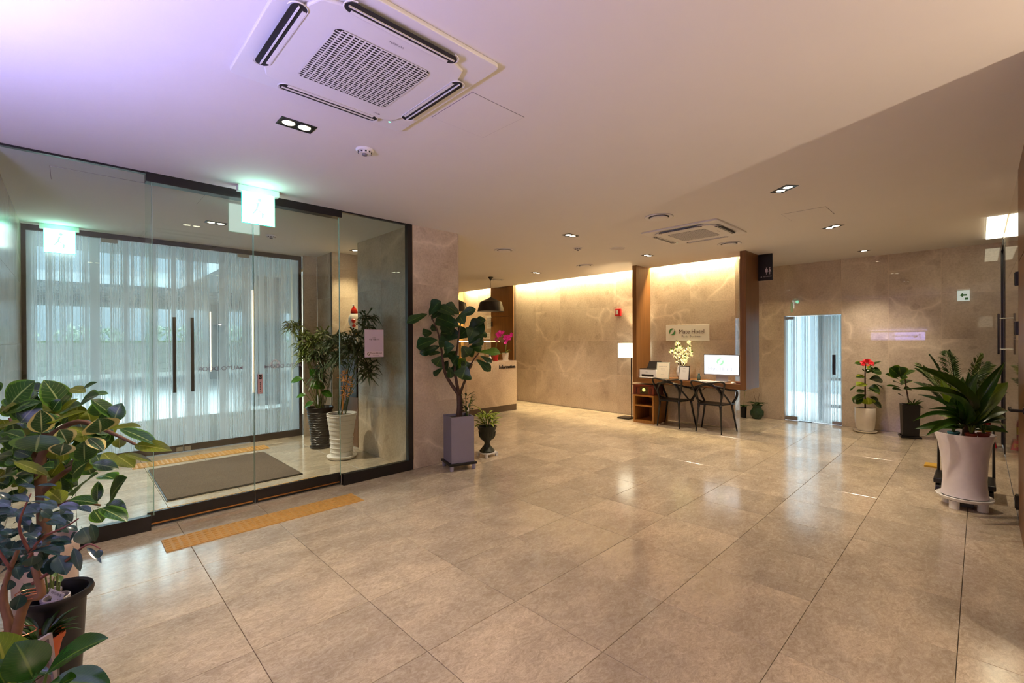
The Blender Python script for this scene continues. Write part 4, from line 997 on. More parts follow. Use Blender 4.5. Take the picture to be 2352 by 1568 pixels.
make_chair(7.545, 3.035, 0.02, 'black interlaced plastic armchair in front of the computer monitor')

# ------------------------------------------------ reception
t = thing('reception_counter', 'stone clad information counter with dark plinth', 'counter', (6.92, 6.98, 0))
STN = mat_wall('counter_stone', (1.06, 1.0, 0.90), 0.2)
BOX('front_panel', STN, -2.42, 0, 0, 0.03, 0.13, 1.063, t); BOX('counter_top', STN, -2.42, 0.0, 0.03, 0.42, 1.035, 1.062, t); BOX('end_panel', STN, -0.03, 0.0, 0.03, 0.42, 0.13, 1.035, t)
BOX('carcass', plain('counter_core', srgb(60, 50, 42), 0.8), -2.42, -0.03, 0.03, 0.40, 0.13, 1.03, t); BOX('plinth', plain('bronze_plinth', srgb(84, 68, 54), 0.4), -2.42, -0.004, 0.006, 0.42, 0, 0.13, t)
text('lettering', 'Information', BLACK, t, 0.100, FY(-0.28, -0.002, 0.935), 0.008, bold=0.0018)
t = thing('storage_door', 'tall walnut storage cupboard between lit marble bays behind the counter', 'cupboard', (7.93, 8.525, 0))
BOX('carcass', MATS['counter_core'], 0.022, 0.25, -0.42, 0.42, 0, 3.01, t)
dd = BOX('door_leaf', WOOD, 0, 0.02, -0.418, 0.418, 0.01, 2.10, t, 0.002); BOX('upper_panel', WOOD, 0, 0.02, -0.418, 0.418, 2.108, 3.01, t, 0.002); BOX('handle', BLKP, -0.02, 0, 0.36, 0.40, 1.86, 1.98, dd, 0.003)
MB().lathe([(0.01, 0), (0.01, 0.006)], 10, M=FX(0, -0.34, 2.03)).build('lock', BRASS, dd)
for (y, z, wd, ht, lb) in ((9.08, 1.97, 0.23, 0.35, 'framed certificate nearest the walnut cupboard'), (9.42, 1.97, 0.23, 0.35, 'framed certificate second from the walnut cupboard'), (9.27, 1.62, 0.46, 0.18, 'wide framed licence below the two certificates'), (9.40, 1.25, 0.24, 0.38, 'lower framed notice farther from the cupboard'), (9.12, 1.27, 0.24, 0.38, 'lower framed notice closer to the cupboard')):
    t = thing('framed_certificate', lb, 'picture frame', (7.999, y, z)); BOX('frame', plain('pale_frame', srgb(206, 190, 160), 0.4), -0.015, 0, -wd / 2, wd / 2, -ht / 2, ht / 2, t, 0.002)
    pg = BOX('document', PAPER, -0.0165, -0.015, -wd / 2 + 0.015, wd / 2 - 0.015, -ht / 2 + 0.015, ht / 2 - 0.015, t)
    mb = MB()
    for k in range(int(ht / 0.03) - 2): mb.box(-0.0172, -0.0165, -wd / 2 + 0.03, wd / 2 - 0.03 - (0.03 if k % 3 == 2 else 0), ht / 2 - 0.052 - k * 0.028, ht / 2 - 0.046 - k * 0.028)
    mb.build('printed_line', GREY_INK, pg)
t = thing('lit_shelf', 'thin glowing white shelf edge above the counter items', 'shelf', (7.58, 9.3, 1.46)); BOX('board', WHITE, 0, 0.33, -0.72, 0.9, 0, 0.018, t); BOX('edge_light', emis('shelf_edge', (1.0, 0.96, 0.86), 2.2), -0.004, 0, -0.72, 0.9, 0.0, 0.018, t)
text('lettering', 'STAFF ONLY', plain('pale_letter', srgb(210, 200, 190), 0.5), dd, 0.055, FX(-0.001, -0.02, 1.60), 0.0005)

def pendant(x, y, zr, label, glow=40):
    t = thing('pendant_lamp', label, 'lamp', (x, y, H), 0, 'pendant lamps over the counter')
    MB().lathe([(0.055, 0), (0.055, -0.006), (0.008, -0.075)], 20).build('ceiling_rose', BLACK, t, auto=30)
    MB().tube((0, 0, -0.07), (0, 0, zr + 0.31 - H), 0.003, n=6).build('cord', BLKP, t)
    z = zr - H
    MB().lathe([(0.006, z + 0.315), (0.03, z + 0.295), (0.235, z + 0.200), (0.290, z)], 36).build('lamp_shade', BLKP, t, auto=30)
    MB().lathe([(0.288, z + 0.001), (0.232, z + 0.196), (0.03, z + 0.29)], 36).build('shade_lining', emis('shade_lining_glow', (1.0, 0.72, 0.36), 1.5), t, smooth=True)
    lamp('pendant_bulb', 'POINT', (x, y, zr + 0.08), glow, (1.0, 0.74, 0.42), size=0.05)
pendant(6.47, 7.30, 2.115, 'black conical pendant lamp hanging over the counter, fully visible')
pendant(4.98, 7.30, 2.115, 'black pendant lamp over the hidden left end of the counter')
pendant(6.0, 7.95, 2.115, 'second black pendant lamp partly hidden by the stone column')
t = thing('security_camera', 'small black dome camera on ceiling behind the counter', 'camera', (7.2, 9.85, H)); MB().lathe([(0.05, 0), (0.05, -0.03), (0.0, -0.03)], 16).build('mount', BLKP, t); MB().sphere((-0.02, -0.02, -0.05), 0.045, 14, 8).build('dome', BLACK, t, smooth=True)
t = thing('blue_dispenser', 'small blue topped bottle standing on counter by the pink orchid', 'bottle', (6.28, 7.12, 1.062)); MB().lathe([(0.03, 0), (0.032, 0.08), (0.012, 0.10), (0.012, 0.12)], 14).build('bottle_body', WHITE, t, smooth=True); MB().lathe([(0.02, 0.12), (0.02, 0.14)], 12).build('pump', plain('blue_plastic', srgb(60, 80, 170), 0.4), t)

# ------------------------------------------------ entrance lobby
mt = thing('door_mat', 'dark brown ribbed rubber backed mat in the glass lobby', 'mat', (1.255, 6.035, 0.0))
def mat_mat():
    m, nt, out = newmat('mat_fibre'); p = nd(nt, 'ShaderNodeBsdfPrincipled', Roughness=0.95); L(nt, p.outputs[0], out.inputs[0])
    tc = nd(nt, 'ShaderNodeTexCoord'); nz = nd(nt, 'ShaderNodeTexNoise', Scale=260.0, Detail=2.0); L(nt, tc.outputs['Object'], nz.inputs['Vector'])
    r = ramp(nt, [(0.35, srgb(66, 54, 46)), (0.65, srgb(116, 98, 82))]); L(nt, nz.outputs['Fac'], r.inputs[0]); L(nt, r.outputs[0], p.inputs['Base Color'])
    b = nd(nt, 'ShaderNodeBump', Strength=0.6, Distance=0.004); L(nt, nz.outputs['Fac'], b.inputs['Height']); L(nt, b.outputs[0], p.inputs['Normal']); return m
MB().box(-0.60, 0.61, -0.70, 0.72, 0.003, 0.014).build('pile', mat_mat(), mt); MB().box(-0.612, 0.622, -0.712, 0.732, 0.001, 0.008).build('rubber_edge', BLKP, mt)

# poster and stickers on the panes
t = thing('paper_poster', 'lilac paper notice with hotel emblem taped to the right glass pane', 'poster', (2.388, 4.618, 1.47))
LIL = plain('lilac_paper', srgb(206, 190, 210), 0.6, noise_amt=0.01)
MB().box(-0.111, 0.111, -0.0015, 0.0, -0.148, 0.152).build('sheet', LIL, t)
BOX('emblem_band', plain('pink_band', srgb(222, 204, 216), 0.6), -0.105, 0.105, -0.0022, -0.0016, -0.14, -0.085, t)
logo(t, FY(-0.068, -0.003, -0.112), 0.017, plain('olive_ink', srgb(120, 118, 84), 0.5))
text('lettering', 'Mate Hotel', BROWN, t, 0.030, FY(0.020, -0.0026, -0.105), 0.0002); text('lettering', 'Pa-Ju Business', GREY_INK, t, 0.013, FY(0.020, -0.0026, -0.127), 0.0002)
text('lettering', '\uc190\uc138\uc815', GREY_INK, t, 0.016, FY(0, -0.0022, 0.062), 0.0002); text('lettering', '\uc704\uc0dd \uc774\uc6a9 \uc548\ub0b4', INK, t, 0.020, FY(0, -0.0022, 0.043), 0.0002, bold=0.0003)
GLI = plain('sticker_grey', srgb(128, 122, 124), 0.6, noise_amt=0.0)
def mtext(x, z, s): return basis((x, 4.6715, z), (-1, 0, 0), (0, 0, 1), (0, 1, 0))
for (xc, s_, ax, dr, lb) in ((0.945, 'AUTO-DOOR', 1.112, 1, 'mirrored automatic door lettering on the left sliding pane'), (1.485, 'AUTO-DOOR', 1.322, -1, 'mirrored automatic door lettering on the right sliding pane')):
    t = thing('door_lettering', lb, 'lettering', (xc, 4.6715, 1.262), 0, None)
    text('lettering', s_, GLI, t, 0.052, basis((0, 0, 0), (-1, 0, 0), (0, 0, 1), (0, 1, 0)), 0.0003)
    mb = MB(); a = ax - xc
    mb.prism([(a - 0.014 * 1, 0), (a + 0.014, 0.016), (a + 0.014, -0.016)] if dr > 0 else [(a + 0.014, 0.0), (a - 0.014, 0.016), (a - 0.014, -0.016)], 0, 0.0004, basis((0, 0, 0), (1, 0, 0), (0, 0, 1), (0, -1, 0))); mb.build('arrow', GLI, t)
t = thing('door_emblem', 'round white maker emblem behind the right mirrored lettering', 'lettering', (1.400, 4.6715, 1.285))
mb = MB(); n = 28
M = basis((0, 0, 0), (1, 0, 0), (0, 0, 1), (0, -1, 0))
mb.add([(0.040 * math.cos(2 * PI * i / n), 0.040 * math.sin(2 * PI * i / n), 0) for i in range(n)] + [(0.036 * math.cos(2 * PI * i / n), 0.036 * math.sin(2 * PI * i / n), 0) for i in range(n)], [(i, (i + 1) % n, n + (i + 1) % n, n + i) for i in range(n)], M)
mb.build('ring', WHITE, t)
mb = MB()
for k in range(14):
    a = 2 * PI * k / 14; mb.add([(0.022 * math.cos(a - 0.1), 0.022 * math.sin(a - 0.1), 0), (0.033 * math.cos(a - 0.08), 0.033 * math.sin(a - 0.08), 0), (0.033 * math.cos(a + 0.08), 0.033 * math.sin(a + 0.08), 0), (0.022 * math.cos(a + 0.1), 0.022 * math.sin(a + 0.1), 0)], [(0, 1, 2, 3)], M)
mb.build('emblem_dashes', WHITE, t)
t = thing('touch_sensor', 'slim pink and black sticker by the right sliding pane edge', 'sensor', (1.270, 4.668, 1.104))
MB().box(-0.021, 0.021, 0.0, 0.002, -0.092, 0.092).build('strip', plain('sensor_pink', srgb(205, 172, 168), 0.5), t); BOX('edge', plain('sensor_edge', srgb(98, 92, 112), 0.4), -0.024, -0.021, -0.001, 0.003, -0.092, 0.092, t); BOX('black_cap', BLKP, -0.013, 0.013, -0.0008, 0.0, 0.045, 0.088, t)
MB().lathe([(0.006, 0), (0.009, 0), (0.009, 0.0004), (0.006, 0.0004)], 14, M=FY(0, -0.0009, 0.067), close=True).build('touch_ring', plain('sensor_pink2', srgb(190, 150, 146), 0.5), t)
mb = MB()
for k, z in enumerate((0.010, -0.008, -0.027, -0.047, -0.068)): mb.box(-0.005, 0.005, -0.0006, 0, z - 0.004, z + 0.004)
mb.build('instruction_mark', INK, t)

# niche cabinet with ornament
t = thing('niche_cabinet', 'black drink cabinet on brown wooden base in the lobby niche', 'cabinet', (3.06, 6.40, 0))
BOX('base_unit', WOOD, -0.16, 0.2, -0.30, 0.30, 0, 0.70, t, 0.003); BOX('black_unit', BLKP, -0.17, 0.2, -0.28, 0.28, 0.70, 1.44, t, 0.004); BOX('glass_front', BLACK, -0.173, -0.17, -0.24, 0.24, 0.76, 1.38, t)
BOX('top_ledge', WHITE, -0.17, 0.2, -0.28, 0.28, 1.44, 1.58, t, 0.003)
t = thing('rooster_ornament', 'glazed white and red rooster ornament on top of the niche cabinet', 'ornament', (3.02, 6.42, 1.58))
REDG = plain('glazed_red', srgb(206, 40, 26), 0.15); WG = plain('glazed_white', srgb(240, 236, 230), 0.12)
MB().lathe([(0.055, 0), (0.06, 0.02), (0.035, 0.07), (0.06, 0.12), (0.088, 0.20), (0.082, 0.27), (0.05, 0.325), (0.03, 0.34)], 20, M=Matrix.Rotation(-0.12, 4, 'X')).build('body', WG, t, smooth=True)
MB().lathe([(0.045, 0.315), (0.052, 0.35), (0.035, 0.395), (0.014, 0.43), (0.006, 0.44)], 16, M=Matrix.Rotation(-0.10, 4, 'X')).build('comb', REDG, t, smooth=True)
MB().sphere((-0.01, 0.035, 0.45), 0.014, 10, 6).build('tip', WG, t, smooth=True)
MB().sphere((-0.05, -0.05, 0.21), 0.035, 12, 8, (0.8, 1.2, 0.9)).sphere((-0.045, -0.05, 0.14), 0.03, 12, 8, (0.8, 1.3, 0.8)).build('wing', REDG, t, smooth=True)
MB().sphere((-0.02, 0.065, 0.13), 0.022, 10, 6).build('spot', plain('glazed_maroon', srgb(110, 26, 28), 0.15), t, smooth=True)
MB().sphere((-0.03, -0.08, 0.03), 0.035, 12, 8).build('gold_foot', BRASS, t, smooth=True)

# extinguisher stand, trolley, wedge, wooden chair
t = thing('fire_extinguisher', 'red extinguisher in red plastic stand lettered in Korean', 'extinguisher', (9.10, -0.03, 0))
RED = MATS['signal_red']
mb = MB(); mb.add([(-0.10, -0.13, 0), (0.12, -0.13, 0), (0.12, 0.11, 0), (-0.10, 0.11, 0), (-0.06, -0.10, 0.13), (0.10, -0.10, 0.13), (0.10, 0.08, 0.13), (-0.06, 0.08, 0.13)], [(0, 3, 2, 1), (4, 5, 6, 7), (0, 1, 5, 4), (1, 2, 6, 5), (2, 3, 7, 6), (3, 0, 4, 7)]); mb.build('stand', RED, t, bevel=0.006)
MB().lathe([(0.062, 0.13), (0.062, 0.34), (0.045, 0.40), (0.018, 0.42), (0.018, 0.45)], 20, (0.02, -0.01, 0)).build('cylinder', RED, t, smooth=True)
MB().box(-0.01, 0.05, -0.02, 0.0, 0.45, 0.48).box(-0.07, 0.03, -0.018, -0.002, 0.485, 0.495).build('valve', BLKP, t)
YEL = plain('label_yellow', srgb(225, 185, 40), 0.5)
MB().lathe([(0.0630, 0.20), (0.0630, 0.30)], 20, (0.02, -0.01, 0)).build('label_band', YEL, t, smooth=True)
text('lettering', '\uc18c\ud654\uae30', YEL, t, 0.065, basis((-0.084, -0.01, 0.055), (0, -1, 0), (0.25, 0, 0.97), (-0.97, 0, 0.25)), 0.0006, bold=0.001)
t = thing('floor_wedge', 'yellow wooden wedge lying on floor behind the big white pot', 'wedge', (7.25, 0.40, 0)); MB().box(-0.10, 0.12, -0.06, 0.06, 0, 0.012).build('board', plain('yellow_wood', srgb(205, 160, 50), 0.5), t, bevel=0.002); MB().box(-0.10, -0.04, -0.06, 0.06, 0.012, 0.02).build('cleat', MATS['yellow_wood'], t)
t = thing('plant_trolley', 'black folding trolley mostly hidden behind the big white pot', 'trolley', (6.20, 0.10, 0))
BOX('deck', BLKP, -0.20, 0.20, -0.20, 0.22, 0.10, 0.15, t, 0.01)
for sx in (-1, 1):
    for sy in (-1, 1): MB().lathe([(0.045, -0.015), (0.045, 0.015)], 16, M=basis((sx * 0.15, 0.01 + sy * 0.18, 0.05), (1, 0, 0), (0, 0, 1), (0, -1, 0))).build('castor', BLKP, t)
MB().path([(0.2, -0.19, 0.12), (0.22, -0.19, 0.60), (0.22, 0.20, 0.60), (0.2, 0.20, 0.12)], 0.012, 8).build('handle_frame', BLACK, t)
t = thing('wooden_chair', 'pale wooden chair arm reaching in from the right edge', 'chair', (2.88, -0.80, 0))
for s in (0.0, 0.52):
    MB().path([(-0.20 + 0.0, 0.19 + 0.0, 0.42) if False else (s - 0.25, 0.26, 0.40), (s - 0.25, 0.0, 0.44), (s - 0.25, -0.30, 0.47)], [0.018, 0.026, 0.024], 8, flat=0.6).build('armrest', plain('beech', srgb(206, 150, 104), 0.4), t, smooth=True)
    for yy in (0.16, -0.28): MB().tube((s - 0.25, yy, 0.0), (s - 0.25, yy, 0.43), 0.018, 0.016).build('leg', MATS['beech'], t)
BOX('seat', plain('seat_fabric', srgb(150, 120, 90), 0.9), -0.24, 0.26, -0.26, 0.18, 0.30, 0.36, t, 0.02); BOX('backrest', MATS['seat_fabric'], -0.22, 0.24, -0.32, -0.27, 0.36, 0.80, t, 0.02)

